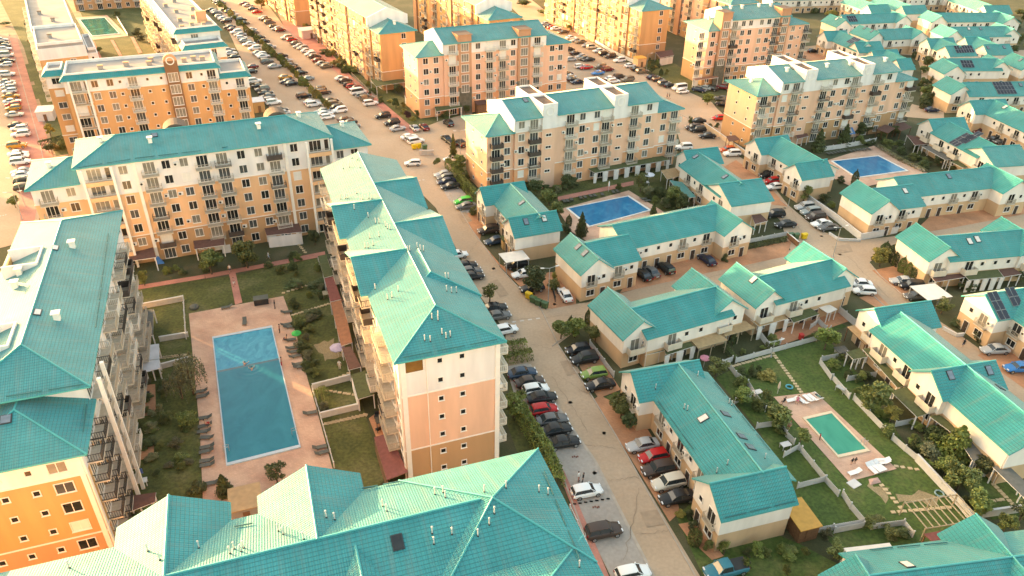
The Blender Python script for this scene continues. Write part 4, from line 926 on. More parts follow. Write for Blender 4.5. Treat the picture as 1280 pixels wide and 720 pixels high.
def pool(label, px, parts, cope, w=.45):
    P = [at(*p) for p in px]; c = sum(P, Vector())/4; t = thing('swimming_pool', label, 'pool', c)
    b = MB(); n = 4
    Q = [p+(p-c).normalized()*w*1.2 for p in P]
    for i in range(4):
        j = (i+1) % 4; a = [P[i]-c, P[j]-c, Q[j]-c, Q[i]-c]; z = .26
        b.face([(p.x, p.y, z) for p in a], cope); b.face([(P[i].x-c.x, P[i].y-c.y, z), (P[j].x-c.x, P[j].y-c.y, z), (P[j].x-c.x, P[j].y-c.y, .05), (P[i].x-c.x, P[i].y-c.y, .05)], cope); b.face([(Q[i].x-c.x, Q[i].y-c.y, z), (Q[j].x-c.x, Q[j].y-c.y, z), (Q[j].x-c.x, Q[j].y-c.y, .05), (Q[i].x-c.x, Q[i].y-c.y, .05)][::-1], cope)
    b.obj('coping', t)
    for t0, t1, m in parts:                       # bands along the length: P0-P3 and P1-P2 are the long sides
        lerp = lambda p, q, k: p+(q-p)*k
        q = [lerp(P[0], P[3], t0), lerp(P[0], P[3], t1), lerp(P[1], P[2], t1), lerp(P[1], P[2], t0)]
        b = MB(); b.face([(p.x-c.x, p.y-c.y, .2) for p in q], m); b.obj('water', t)
    return t, P, c
STEP = mat('pool_step_line', (.012, .075, .10), .15, .1)
def ladder(t, c, p, rz):
    b = MB()
    for s in (-.25, .25): b.tube((s, -.5, .25), (s, -.5, 1.), .03, METAL, 6); b.tube((s, -.5, 1.), (s, .2, 1.), .03, METAL, 6); b.tube((s, .2, 1.), (s, .2, .1), .03, METAL, 6)
    q = at(*p)-c; b.obj('ladder', t, q, rz)
p1, _, c1 = pool('big blue swimming pool between the two tall blocks at the left', [(267, 424.5), (339.5, 410.5), (374, 557.5), (284.5, 580)], ((0, .302, WA), (.302, .318, STEP), (.318, 1, WB)), COPE)
ladder(p1, c1, (282, 565), radians(112)); ladder(p1, c1, (370, 543), radians(-68))
pool('small blue pool behind the row house with black cars', [(710.5, 261.5), (784.5, 246.5), (811, 263.8), (737, 283.5)], ((0, 1, WC),), COPEW)
pool('blue pool at the upper right in front of the white-towered block', [(1041, 202.5), (1097.5, 196), (1132.5, 214), (1071, 222.5)], ((0, 1, WC),), COPEW)
p4, _, c4 = pool('small turquoise green pool on the lawn at the right', [(1007, 525.5), (1039, 518), (1082, 562.5), (1047, 570)], ((0, 1, WG),), COPES)
ladder(p4, c4, (1080, 556), radians(-60))
pool('dark green garden pool at the top left corner', [(100, 25), (131, 22.7), (149, 42.5), (115.5, 45.5)], ((0, 1, WT),), COPEW)

# cracks, patches and tyre marks on the old asphalt
CRACK = mat('asphalt_crack', (.29, .205, .14), .95, .2, 2.); PATCH = mat('asphalt_patch', (.37, .255, .17), .95, .15, 1.5, .15, 15)
def crack(p, q, w=.035, n=14, jit=.25):
    a, c = at(*p, .1), at(*q, .1); d = c-a; nn = Vector((-d.y, d.x, 0)).normalized(); b = MB(); prev = None
    for i in range(n+1):
        m = a+d*i/n+nn*rnd.uniform(-jit, jit); k = w*rnd.uniform(.4, 1.2)
        if prev: b.face([prev[0]-nn*prev[1], m-nn*k, m+nn*k, prev[0]+nn*prev[1]], CRACK)
        prev = (m, k)
    struct('road_crack', b)
for p, q in (((794, 668), (836, 663)), ((746, 500), (700, 470)), ((640, 400), (740, 392)), ((664, 430), (690, 436)), ((560, 262), (578, 250)), ((600, 300), (584, 318)), ((990, 262), (1010, 310)), ((770, 560), (730, 556)), ((540, 215), (560, 232)), ((430, 130), (470, 150)), ((800, 610), (780, 700)), ((690, 470), (735, 540)), ((760, 600), (800, 596)), ((500, 180), (520, 195)), ((1060, 320), (1110, 372)), ((960, 326), (880, 348))): crack(p, q)
for q in ([(700, 452), (716, 449), (726, 466), (709, 470)], [(612, 352), (622, 349), (636, 368), (625, 372)], [(800, 640), (822, 637), (832, 655), (808, 659)], [(1040, 308), (1062, 305), (1066, 314), (1044, 317)], [(572, 268), (582, 264), (590, 276), (579, 280)]):
    b = MB(); f = [at(x, y, .095) for x, y in q]; f = f if (f[1]-f[0]).cross(f[2]-f[0]).z > 0 else f[::-1]; b.face(f, PATCH); struct('road_patch', b)
# ------------------------------------------------------------------ cars
CARS = {}
PROF = {  # length, half width, belt height, roof height, then cabin: base rear/front, roof rear/front (x along the car, nose at +x)
    'sedan': (4.6, .89, .93, 1.42, -1.75, 1.05, -.95, .25), 'hatch': (4.1, .86, .96, 1.48, -1.98, 1.05, -1.6, .25), 'suv': (4.5, .93, 1.06, 1.68, -2.15, 1.05, -1.8, .35),
    'wagon': (4.6, .89, .95, 1.48, -2.2, 1.1, -1.85, .3), 'van': (5.0, .97, 1.15, 2.0, -2.42, 1.75, -2.3, 1.15), 'pickup': (5.2, .94, 1.05, 1.75, -.55, 1.35, -.35, .65)}
def car_parts(kind):
    L, w, bz, rz_, c0, c1, r0, r1 = PROF[kind]; h = L/2; hood = bz-.06 if kind != 'van' else bz-.02
    S = [(-h, .80, .50, bz-.22), (-h+.06, .90, .36, bz-.05), (-h+.45, .97, .27, bz), (c0+.8, 1., .24, bz), (.1, 1., .24, bz), (c1-.1, 1., .24, bz-.01), (h-.75, .98, .26, hood-.06), (h-.28, .91, .30, hood-.16), (h-.05, .80, .34, hood-.28), (h, .70, .42, hood-.36)]
    b = MB(); R = []
    for x, k, zl, zt in S:
        q = w*k; mid = (zl+zt)/2+.06
        half = [(q*.80, zl), (q*.97, zl+.10), (q, mid), (q*.97, zt-.12), (q*.84, zt-.01), (q*.4, zt+.03)]
        R.append([(x, -y, z) for y, z in half]+[(x, y, z) for y, z in half[::-1]])
    b.rings(R, PAINT); body = b
    g = MB(); i = .14
    base = lambda x, z, q: [(x, -q, z), (x, q, z)]
    B0, B1 = (c0, bz-.06, w*.86), (c1, bz-.06, w*.86); T0, T1 = (r0, rz_-.05, w*.70), (r1, rz_-.05, w*.70)
    P = lambda a: ((a[0], -a[2], a[1]), (a[0], a[2], a[1]))
    (b0l, b0r), (b1l, b1r), (t0l, t0r), (t1l, t1r) = P(B0), P(B1), P(T0), P(T1)
    for f in ((b0l, b1l, t1l, t0l), (b1l, b1r, t1r, t1l), (b1r, b0r, t0r, t1r), (b0r, b0l, t0l, t0r)): g.face(f, CGLASS)
    r = MB(); q = w*.70
    R = []
    for x, k, z in ((r0-.12, .96, rz_-.12), (r0+.05, 1.03, rz_-.02), ((r0+r1)/2, 1.05, rz_+.02), (r1-.1, 1.03, rz_-.02), (r1+.16, .97, rz_-.13)):
        R.append([(x, -q*k, z-.08), (x, -q*k*.98, z), (x, -q*.5, z+.035), (x, q*.5, z+.035), (x, q*k*.98, z), (x, q*k, z-.08)])
    r.rings(R, PAINT)
    for s in (-1, 1):                                # pillars
        for (x0, x1) in ((c1-.03, r1+.1), (c0+.05, r0-.05), ((c0+c1)/2-.05, (r0+r1)/2)):
            r.tube((x0, s*w*.865, bz-.05), (x1, s*w*.715, rz_-.08), .045, PAINT if x0 != (c0+c1)/2-.05 else TRIMB, 5)
    wh = MB(); wh.tube((0, -.11, 0), (0, .11, 0), .33, DARK, 16)
    rim = MB(); rim.tube((0, -.118, 0), (0, .118, 0), .215, RIM, 12); rim.tube((0, -.125, 0), (0, .125, 0), .06, TRIMB, 8)
    hl = MB(); hl.box(-.10, .04, -.2, .2, -.07, .07, LAMPW); tlm = MB(); tlm.box(-.02, .08, -.14, .14, -.12, .12, LAMPR)
    wp = [(sx*(L/2-.82), sy*(w-.10)) for sx in (-1, 1) for sy in (-1, 1)]
    lp = [(h-.10, s*w*.60, hood-.20) for s in (-1, 1)]; tp = [(-h+.0, s*w*.66, bz-.22) for s in (-1, 1)]
    mir = MB(); mir.box(-.06, .06, -.12, .12, -.07, .07, PAINT); mp = [(c1-.45, s*(w+.02), bz+.05) for s in (-1, 1)]
    pl = MB(); pl.box(-.02, .02, -.26, .26, -.06, .06, PLATE)
    bed = None
    if kind == 'pickup':
        bed = MB(); bed.box(-2.5, -.65, -.78, .78, bz+.02, bz+.05, TRIMB)
    if kind == 'van': pass
    return dict(body=body, glass=g, roof=r, wheel=wh, rim=rim, headlight=hl, tail_light=tlm, mirror=mir, plate=pl, wp=wp, lp=lp, tp=tp, mp=mp, bed=bed, h=h)
CM = {}
def car_mesh(kind):
    if kind in CM: return CM[kind]
    d = car_parts(kind); ms = {k: d[k].mesh('car_'+k, 40) for k in ('body', 'glass', 'roof', 'wheel', 'rim', 'headlight', 'tail_light', 'mirror', 'plate')}
    one = MB()
    def addm(mb, off=(0, 0, 0)):
        i = len(one.v); one.v += [(v[0]+off[0], v[1]+off[1], v[2]+off[2]) for v in mb.v]
        for f, m in zip(mb.f, mb.mi): one.f.append(tuple(i+a for a in f)); one.mi.append(one.m(mb.mats[m]))
    for k in ('body', 'glass', 'roof'): addm(d[k])
    for x, y in d['wp']: addm(d['wheel'], (x, y, .33)); addm(d['rim'], (x, y, .33))
    for p in d['lp']: addm(d['headlight'], p)
    for p in d['tp']: addm(d['tail_light'], p)
    for p in d['mp']: addm(d['mirror'], p)
    CM[kind] = (d, ms, one.mesh('car_'+kind, 40)); return CM[kind]
PAL = {'w': ((.78, .76, .73), 'white'), 's': ((.42, .41, .40), 'silver'), 'g': ((.13, .125, .12), 'grey'), 'd': ((.022, .021, .021), 'black'), 'n': ((.02, .025, .05), 'navy'), 't': ((.20, .15, .10), 'taupe'), 'o': ((.55, .26, .04), 'tan'), 'b': ((.035, .20, .48), 'blue'), 'r': ((.50, .015, .015), 'red'), 'm': ((.16, .018, .02), 'maroon'),
       'G': ((.04, .48, .05), 'bright green'), 'l': ((.20, .30, .07), 'olive green'), 'e': ((.03, .17, .22), 'petrol blue'), 'c': ((.62, .55, .45), 'champagne'), 'k': ((.07, .045, .035), 'dark brown'), 'y': ((.03, .055, .09), 'steel blue'), 'R': ((.60, .09, .02), 'orange red'), 'S': ((.30, .33, .32), 'pale grey')}
TY = {'a': 'sedan', 'h': 'hatch', 'u': 'suv', 'w': 'wagon', 'v': 'van', 'p': 'pickup'}
TW = {'sedan': 'sedan', 'hatch': 'hatchback', 'suv': 'SUV', 'wagon': 'estate car', 'van': 'panel van', 'pickup': 'pickup'}
def add_car(px, py, az, code, label, group, full):
    cc, ty = PAL[code[0]], TY[code[1]]
    d, ms, one = car_mesh(ty); p = at(px, py, .07)
    p = p + Vector((0, .0, 0))
    col = (*cc[0], 1)
    if not full:
        o = link('parked_car', one, None, p, radians(az)); o.color = col; return tag(o, label, 'car', group)
    t = thing('parked_car', label, 'car', p, radians(az), group)
    for k in ('body', 'roof'):
        o = link(k if k != 'roof' else 'car_roof', ms[k], t); o.color = col
    link('window_glass', ms['glass'], t)
    for x, y in d['wp']:
        o = link('wheel', ms['wheel'], t, (x, y, .33)); link('rim', ms['rim'], o)
    for q in d['lp']: link('headlight', ms['headlight'], t, q)
    for q in d['tp']: link('tail_light', ms['tail_light'], t, q)
    for q in d['mp']: o = link('mirror', ms['mirror'], t, q); o.color = col
    link('number_plate', ms['plate'], t, (-d['h']-.01, 0, .62)); link('number_plate', ms['plate'], t, (d['h']+.0, 0, .48))
    if d['bed']: d['bed'].obj('load_bed', t)
    return t
ORD = ['first', 'second', 'third', 'fourth', 'fifth', 'sixth', 'seventh', 'eighth', 'ninth', 'tenth', 'eleventh', 'twelfth', 'thirteenth', 'fourteenth', 'fifteenth', 'sixteenth', 'seventeenth', 'eighteenth', 'nineteenth', 'twentieth', '21st', '22nd', '23rd', '24th', '25th', '26th', '27th', '28th', '29th', '30th', '31st', '32nd', '33rd', '34th', '35th', '36th', '37th', '38th', '39th', '40th']
def car_row(desc, f, az, cars, full=False, group='cars parked in bays', end='far'):
    """cars = (x, y, code) in tile f, listed from the far end; a car is named by its looks, its place in the row and its row"""
    cnt = {}
    for x, y, c in cars: cnt[c] = cnt.get(c, 0)+1
    seen = {}
    for i, (x, y, c) in enumerate(cars):
        seen[c] = seen.get(c, 0)+1; nm = PAL[c[0]][1]+' '+TW[TY[c[1]]]
        if cnt[c] == 1: lab = nm+' '+desc
        else: lab = '%s %s from the %s end, %s' % (ORD[seen[c]-1], nm, end, desc)
        px, py = f(x, y); add_car(px, py, az+rnd.uniform(-2, 2)+(180 if rnd.random() < .35 and not full else 0), c, lab, group, full)
N2 = tl(320, 0, .25)
car_row('in the bays beside the tall central block', D_, 16.5, [(703, 188, 'ya'), (750, 243, 'ka'), (787, 292, 'wh'), (826, 342, 'da'), (838, 418, 'rh'), (890, 480, 'ga'), (915, 543, 'da'), (962, 622, 'da')], True)
car_row('alone in the empty bays at the foot of the street', E_, 15.5, [(1105, 208, 'wh'), (1210, 458, 'ku')], True); add_car(*U_(112, 722), 15, 'wh', 'white hatchback cut off by the bottom edge of the photo', 'cars parked in bays', True)
car_row('in front of the nearest row house', V_, 196, [(172, 640, 'sa')], True); car_row('on the bricks before the nearest row house', U_, 196, [(240, -8, 'rh'), (270, 72, 'ku'), (335, 157, 'cu'), (385, 248, 'da')], True)
add_car(*U_(690, 698), 196, 'ep', 'petrol blue pickup with a bare load bed at the bottom edge', 'cars parked in bays', True)
car_row('on the brick strip under the hedge', D_, 197, [(1050, 40, 'dh'), (1090, 100, 'du'), (1150, 193, 'lh'), (1188, 262, 'da')], True)
car_row('by the bins at the street corner', C_, 107, [(970, 418, 'wa')], True); add_car(*C_(712, 288), 199, 'wa', 'white sedan beside the round tree below the carport', 'cars parked in bays', True)
add_car(*C_(765, 378), 199, 'du', 'black SUV half hidden under the round tree by the bins', 'cars parked in bays', True); add_car(*C_(665, 228), 199, 'du', 'black SUV under the white carport roof', 'cars parked in bays', True)
add_car(*C_(535, 80), 205, 'ya', 'steel blue sedan above the white carport', 'cars parked in bays', True); add_car(*C_(492, 14), 200, 'ku', 'dark brown SUV on the bricks at the corner row house', 'cars parked in bays', True)
car_row('along the far side of the tall central block', C_, 20, [(300, 168, 'wh'), (350, 235, 'da'), (378, 270, 'ga'), (392, 303, 'da'), (530, 500, 'da'), (552, 550, 'ga'), (602, 638, 'wh')], True)
add_car(*B_(20, 313), 188, 'wh', 'white hatchback driving alone past the corner of the roof', 'cars parked in bays', True)
car_row('beside the tall hedge of the street', B_, 201, [(212, 382, 'sa'), (225, 403, 'gh'), (230, 428, 'na'), (255, 457, 'da'), (333, 552, 'Gh'), (352, 582, 'ga')], True)
car_row('by the small tree at the top of the street', B_, 201, [(268, 285, 'wa')], True)
car_row('in the court behind the six-storey block', B_, 118, [(243, 62, 'du'), (230, 158, 'da'), (260, 182, 'da'), (315, 190, 'du')], True); car_row('beside the pink kerb below the lawn', B_, 118, [(32, 92, 'sa'), (92, 86, 'ma')], True)
car_row('on the court of the long row house', X_, 116, [(175, 292, 'da'), (226, 272, 'ga'), (316, 252, 'du'), (575, 198, 'na')], True)
car_row('on the back street beside the row houses', Y_, 195, [(957, 388, 'du'), (985, 424, 'rh'), (1000, 460, 'wa')], True); car_row('at the end of the back street garden', Y_, 190, [(998, 634, 'du'), (1065, 697, 'da')], True)
car_row('along the low white garden wall', Y_, 193, [(1185, 588, 'su'), (1222, 618, 'Su'), (1252, 650, 'ku'), (1290, 692, 'wa'), (1330, 715, 'ga')], True)
car_row('where the back street meets the car court', Y_, 190, [(432, 212, 'wu'), (704, 228, 'Rh'), (732, 253, 'wu')], True)
car_row('beside the six-storey block at the court entry', Y_, 185, [(520, 48, 'da'), (490, 90, 'ku'), (520, 104, 'du'), (578, 142, 'da')], True); add_car(*Y_(650, 30), 190, 'rh', 'red hatchback alone by the low wall of the right block', 'cars parked in bays', True)
car_row('at the end of the lane behind the row house', R_, 178, [(246, 348, 'wa'), (276, 395, 'wh')], True); car_row('at the conifer row', R_, 176, [(515, 333, 'sa'), (572, 362, 'du')], True); add_car(*R_(602, 424), 186, 'ga', 'grey sedan half under the pale carport roof', 'cars parked in bays', True)
car_row('on the bricks at the right edge', S_, 187, [(1090, 42, 'sa'), (1238, 155, 'ba')], True); add_car(*P_(700, 698), 8, 'na', 'navy sedan alone in the gap beside the right block', 'cars parked in bays', True)
add_car(*tl(960, 0, .25)(222, 262), 15, 'da', 'black sedan on the far brick court at the back', 'cars parked in bays', False); add_car(*Q_(1000, 112), 190, 'ma', 'maroon sedan behind the solar panel house', 'cars parked in bays', False); add_car(*Q_(1090, 162), 190, 'da', 'black sedan behind the solar panel house', 'cars parked in bays', False); add_car(*Q_(1135, 175), 190, 'ga', 'grey sedan behind the solar panel house', 'cars parked in bays', False)
far = lambda d, cars, az=30., f=N_: car_row(d, f, az, cars, False, 'cars in the long car park')
far('in the row below the apricot blocks', [(245, 30, 'ma'), (272, 42, 'sa'), (302, 64, 'da'), (328, 84, 'ra'), (365, 122, 'sh'), (385, 129, 'da'), (408, 149, 'gu'), (437, 177, 'dh'), (452, 187, 'sa'), (475, 197, 'mh'), (512, 245, 'cu'), (548, 257, 'rh'), (572, 280, 'ga'), (590, 297, 'sa'), (612, 309, 'sh'), (640, 327, 'wa'), (660, 347, 'wh'), (685, 362, 'ka'), (712, 387, 'ma'), (735, 407, 'Sa'), (760, 424, 'ta'), (855, 500, 'wa'), (878, 514, 'ka'), (905, 542, 'dh'), (925, 552, 'rh'), (942, 563, 'mh'), (960, 588, 'wv'), (985, 609, 'Sh'), (1013, 625, 'tu'), (1037, 657, 'wu')])
far('at the near end of the long car park', [(635, 590, 'du'), (680, 624, 'du'), (708, 652, 'sa'), (765, 694, 'wa'), (782, 706, 'sh'), (800, 716, 'wu')], 30., N2)
far('on the left of the planted strip', [(85, 10, 'wa'), (85, 22, 'da'), (100, 30, 'ga'), (40, 70, 'da'), (68, 80, 'sa'), (76, 90, 'ga'), (98, 112, 'sh'), (118, 124, 'wa'), (135, 140, 'ku'), (155, 177, 'da'), (180, 192, 'ma'), (198, 210, 'wu'), (222, 226, 'sa'), (232, 246, 'wh'), (252, 264, 'Sa'), (278, 284, 'wa'), (313, 312, 'wu'), (338, 340, 'sa'), (352, 351, 'wh'), (367, 362, 'wa'), (390, 395, 'gu'), (437, 424, 'sa'), (505, 492, 'oa'), (514, 519, 'na'), (545, 532, 'da'), (620, 612, 'du'), (665, 649, 'sa'), (682, 664, 'wu'), (735, 706, 'sa'), (752, 722, 'wa'), (770, 742, 'wh')])
far('on the right of the planted strip', [(130, 67, 'da'), (158, 82, 'gh'), (178, 100, 'sa'), (195, 117, 'ga'), (228, 132, 'du'), (245, 153, 'da'), (290, 197, 'sa'), (302, 211, 'gu'), (345, 242, 'dh'), (370, 266, 'da'), (410, 303, 'su'), (480, 360, 'du'), (510, 387, 'sa'), (545, 417, 'gh'), (565, 437, 'dh'), (600, 464, 'da'), (640, 502, 'Sa'), (715, 572, 'du'), (745, 588, 'ku'), (790, 640, 'da'), (815, 662, 'tu'), (815, 684, 'dh'), (843, 702, 'wu'), (880, 757, 'ka'), (902, 778, 'da'), (920, 800, 'ga')])
far('beside the flat-roofed blocks', [(150, 322, 'sa'), (162, 342, 'wa'), (180, 367, 'da'), (293, 427, 'ma'), (285, 458, 'da'), (312, 517, 'wu'), (340, 547, 'da'), (360, 569, 'gu'), (382, 592, 'da'), (392, 612, 'ga'), (412, 636, 'sh'), (432, 652, 'wu'), (473, 699, 'da'), (487, 720, 'sa')])
Fq = tl(0, 0, .25)
car_row('in the car row at the left edge', Fq, 22, [(8, 207, 'sa'), (15, 222, 'dh'), (20, 237, 'ga'), (24, 252, 'wa'), (30, 285, 'wv'), (38, 312, 'da'), (32, 332, 'wh'), (40, 380, 'wu'), (38, 418, 'sa'), (42, 432, 'wa'), (46, 447, 'sh'), (52, 464, 'wh'), (58, 490, 'oa'), (64, 516, 'wa'), (68, 532, 'rh'), (70, 550, 'oh'), (76, 582, 'ca'), (92, 636, 'da'), (98, 652, 'wh'), (108, 682, 'wu'), (88, 738, 'ou'), (94, 779, 'wa'), (103, 792, 'wh'), (106, 820, 'wu'), (112, 868, 'sa'), (120, 884, 'wa'), (128, 918, 'du'), (130, 950, 'ku')], False, 'cars along the left edge')
upp = lambda d, cars, f, az=24.: car_row(d, f, az, cars, False, 'cars in the upper car park')
upp('along the fence of the upper car park', [(845, 157, 'sa'), (870, 172, 'da'), (893, 180, 'ra'), (915, 187, 'wa'), (960, 210, 'ka'), (1010, 244, 'wa'), (1040, 261, 'sa'), (1070, 270, 'ta'), (1105, 293, 'sh'), (1140, 303, 'cu'), (1180, 327, 'wa'), (1218, 347, 'du'), (1252, 362, 'ku'), (1310, 387, 'wu'), (1377, 420, 'wa'), (1420, 442, 'da'), (1452, 457, 'tu'), (1520, 494, 'na'), (1550, 507, 'dh'), (1590, 532, 'gu'), (1625, 544, 'da'), (1685, 562, 'wv'), (1705, 582, 'wh')], A_)
upp('in the middle rows of the upper car park', [(1000, 317, 'dh'), (1037, 342, 'da'), (1072, 362, 'sa'), (1090, 374, 'ta'), (1118, 382, 'da'), (1010, 380, 'sh'), (1065, 424, 'wh'), (1103, 432, 'ra'), (1190, 427, 'tu'), (1237, 444, 'mu'), (1175, 467, 'ba'), (985, 470, 'dh'), (1000, 492, 'sa'), (1022, 507, 'da'), (1048, 522, 'na'), (1188, 515, 'ka'), (1245, 503, 'wa'), (1275, 517, 'wh'), (1312, 490, 'ku'), (1362, 507, 'tu')], A_)
upp('beside the round bush at the crossing', [(527, 572, 'na'), (560, 560, 'Sa'), (602, 563, 'da'), (682, 557, 'ma'), (668, 627, 'ga'), (676, 662, 'da')], Z_, 150)
# ------------------------------------------------------------------ trees and hedges
def leafmat(name, col, var=.55, sc=.9):
    m = bpy.data.materials.new(name); m.use_nodes = True; nt = m.node_tree; b = nt.nodes['Principled BSDF']
    tc = node(nt, 'ShaderNodeTexCoord'); n = node(nt, 'ShaderNodeTexNoise'); n.inputs['Scale'].default_value = sc; n.inputs['Detail'].default_value = 6; nt.links.new(tc.outputs['Object'], n.inputs['Vector'])
    oi = node(nt, 'ShaderNodeObjectInfo'); r = node(nt, 'ShaderNodeValToRGB'); e = r.color_ramp.elements
    e[0].position = .3; e[1].position = .72; e[0].color = [c*(1-var) for c in col]+[1]; e[1].color = [min(1, c*(1+var)) for c in col]+[1]
    nt.links.new(n.outputs['Fac'], r.inputs['Fac'])
    hs = node(nt, 'ShaderNodeHueSaturation'); nt.links.new(r.outputs['Color'], hs.inputs['Color'])
    nt.links.new(math_(nt, 'ADD', math_(nt, 'MULTIPLY', oi.outputs['Random'], .035), .478), hs.inputs['Hue']); nt.links.new(math_(nt, 'ADD', math_(nt, 'MULTIPLY', oi.outputs['Random'], .5), .75), hs.inputs['Value'])
    nt.links.new(hs.outputs['Color'], b.inputs['Base Color']); b.inputs['Roughness'].default_value = .6; b.inputs['Transmission Weight'].default_value = 0
    b.inputs['Subsurface Weight'].default_value = 0
    MATS[name] = m; return m
LEAF = leafmat('leaf_mid_green', (.15, .165, .042)); LEAFD = leafmat('leaf_dark_green', (.088, .108, .034)); LEAFB = leafmat('leaf_bright_green', (.185, .22, .048)); LEAFY = leafmat('leaf_yellow_green', (.28, .225, .05)); LEAFW = leafmat('leaf_willow', (.19, .18, .085)); LEAFP = leafmat('leaf_purple', (.07, .02, .02))
BARK = mat('bark', (.13, .085, .05), .9, .3, 6.)
def leafcard(mb, c, s, m, rr, droop=0.):
    d = Vector((rr.gauss(0, 1), rr.gauss(0, 1), rr.gauss(.35, .8))).normalized(); a = d.orthogonal().normalized(); a = Matrix.Rotation(rr.uniform(0, 6.28), 3, d) @ a; b = d.cross(a)
    c = Vector(c); w, h = s*rr.uniform(.6, 1.1), s*rr.uniform(.7, 1.3)
    mb.face([c-a*w*.5, c+b*h*.4, c+a*w*.5+d*s*.12, c-b*h*.45], m)
def crown(kind, m, seed):
    """leaf clumps of a unit-height tree: radius about .5, from z .0 to 1."""
    rr = random.Random(seed); mb = MB()
    if kind in ('round', 'loose', 'shrub'):
        nb = {'round': 15, 'loose': 11, 'shrub': 10}[kind]; bl = []
        for i in range(nb):
            t = rr.uniform(0, 6.28); z = rr.uniform(.12, .82); env = sqrt(max(.05, 1-((z-.48)/.56)**2)); q = env*rr.uniform(.35, .95)*.38
            bl.append((q*cos(t), q*sin(t), z, rr.uniform(.11, .19)*(1.15 if kind == 'shrub' else 1)))
        bl.append((0, 0, .8, .17)); bl.append((0, 0, .45, .24))
        n = {'round': 150, 'loose': 85, 'shrub': 130}[kind]
        for x, y, z, r in bl:
            for i in range(n):
                d = Vector((rr.gauss(0, 1), rr.gauss(0, 1), rr.gauss(0, 1))).normalized()*r*rr.uniform(.55, 1.1)
                leafcard(mb, (x+d.x, y+d.y, max(.02, z+d.z*.85)), rr.uniform(.06, .10), m, rr)
    elif kind == 'conifer':
        for i in range(2400):
            z = rr.random()**1.25; r = .5*(1-z)**.75*(.8+.25*sin(z*40+rr.uniform(0, 1)))*rr.uniform(.55, 1.08)*min(1, .55+z*4); t = rr.uniform(0, 6.28)
            leafcard(mb, (r*cos(t), r*sin(t), .02+z*.97), rr.uniform(.06, .11), m, rr)
    elif kind == 'thuja':
        for i in range(2200):
            z = rr.random(); r = .5*(1-abs(2*z-.75)**2.6*.85 if z > .375 else .86+.14*z/.375)*rr.uniform(.75, 1.04); r = max(.03, r); t = rr.uniform(0, 6.28)
            leafcard(mb, (r*cos(t), r*sin(t), .02+z*.97), rr.uniform(.06, .11), m, rr)
    elif kind == 'willow':
        for i in range(95):
            t = rr.uniform(0, 6.28); q = rr.uniform(.08, .5); top = .98-q*q*1.3+rr.uniform(-.1, .05); ln = rr.uniform(.25, .6)
            for k in range(16):
                s = k/15; leafcard(mb, (q*(1+.12*s)*cos(t)+rr.gauss(0, .012), q*(1+.12*s)*sin(t)+rr.gauss(0, .012), max(.05, top-ln*s)), .05, m, rr)
    return mb.mesh('crown_'+kind)
CRO = {}
def trunk_mesh():
    b = MB(); b.tube((0, 0, -.1), (.02, 0, .5), .05, BARK, 8, .032); b.tube((.02, 0, .5), (0, .01, .85), .032, BARK, 6, .012)
    for i in range(6):
        t = i*1.05+.3; z = .34+.07*i; b.tube((.015, 0, z), (.26*cos(t), .26*sin(t), z+.22), .02, BARK, 5, .007)
    return b.mesh('trunk')
TRM = trunk_mesh()
LM = {'m': LEAF, 'd': LEAFD, 'b': LEAFB, 'y': LEAFY, 'w': LEAFW, 'p': LEAFP}
def tree(px, py, h, dia, kind, lm, label, cat='tree', group=None, name=None, z0=None):
    """px, py: foot on the ground; h and dia in metres"""
    p = at(px, py, .0)
    k = (kind, lm, rnd.randrange(3))
    if k not in CRO: CRO[k] = crown(kind, LM[lm], sum(map(ord, kind))+len(CRO)*13)
    nm = name or {'round': 'tree', 'loose': 'young_tree', 'shrub': 'shrub', 'conifer': 'conifer', 'thuja': 'thuja', 'willow': 'willow'}[kind]
    t = thing(nm, label, cat, p, rnd.uniform(0, 6.28), group)
    lift = {'round': .22, 'loose': .25, 'willow': .05}.get(kind, 0.)*h
    o = link('crown', CRO[k], t, (0, 0, lift)); o.scale = (dia, dia, h-lift)
    if kind not in ('shrub', 'thuja'): o = link('trunk', TRM, t); o.scale = (h*.75, h*.75, h*.8)
    return t
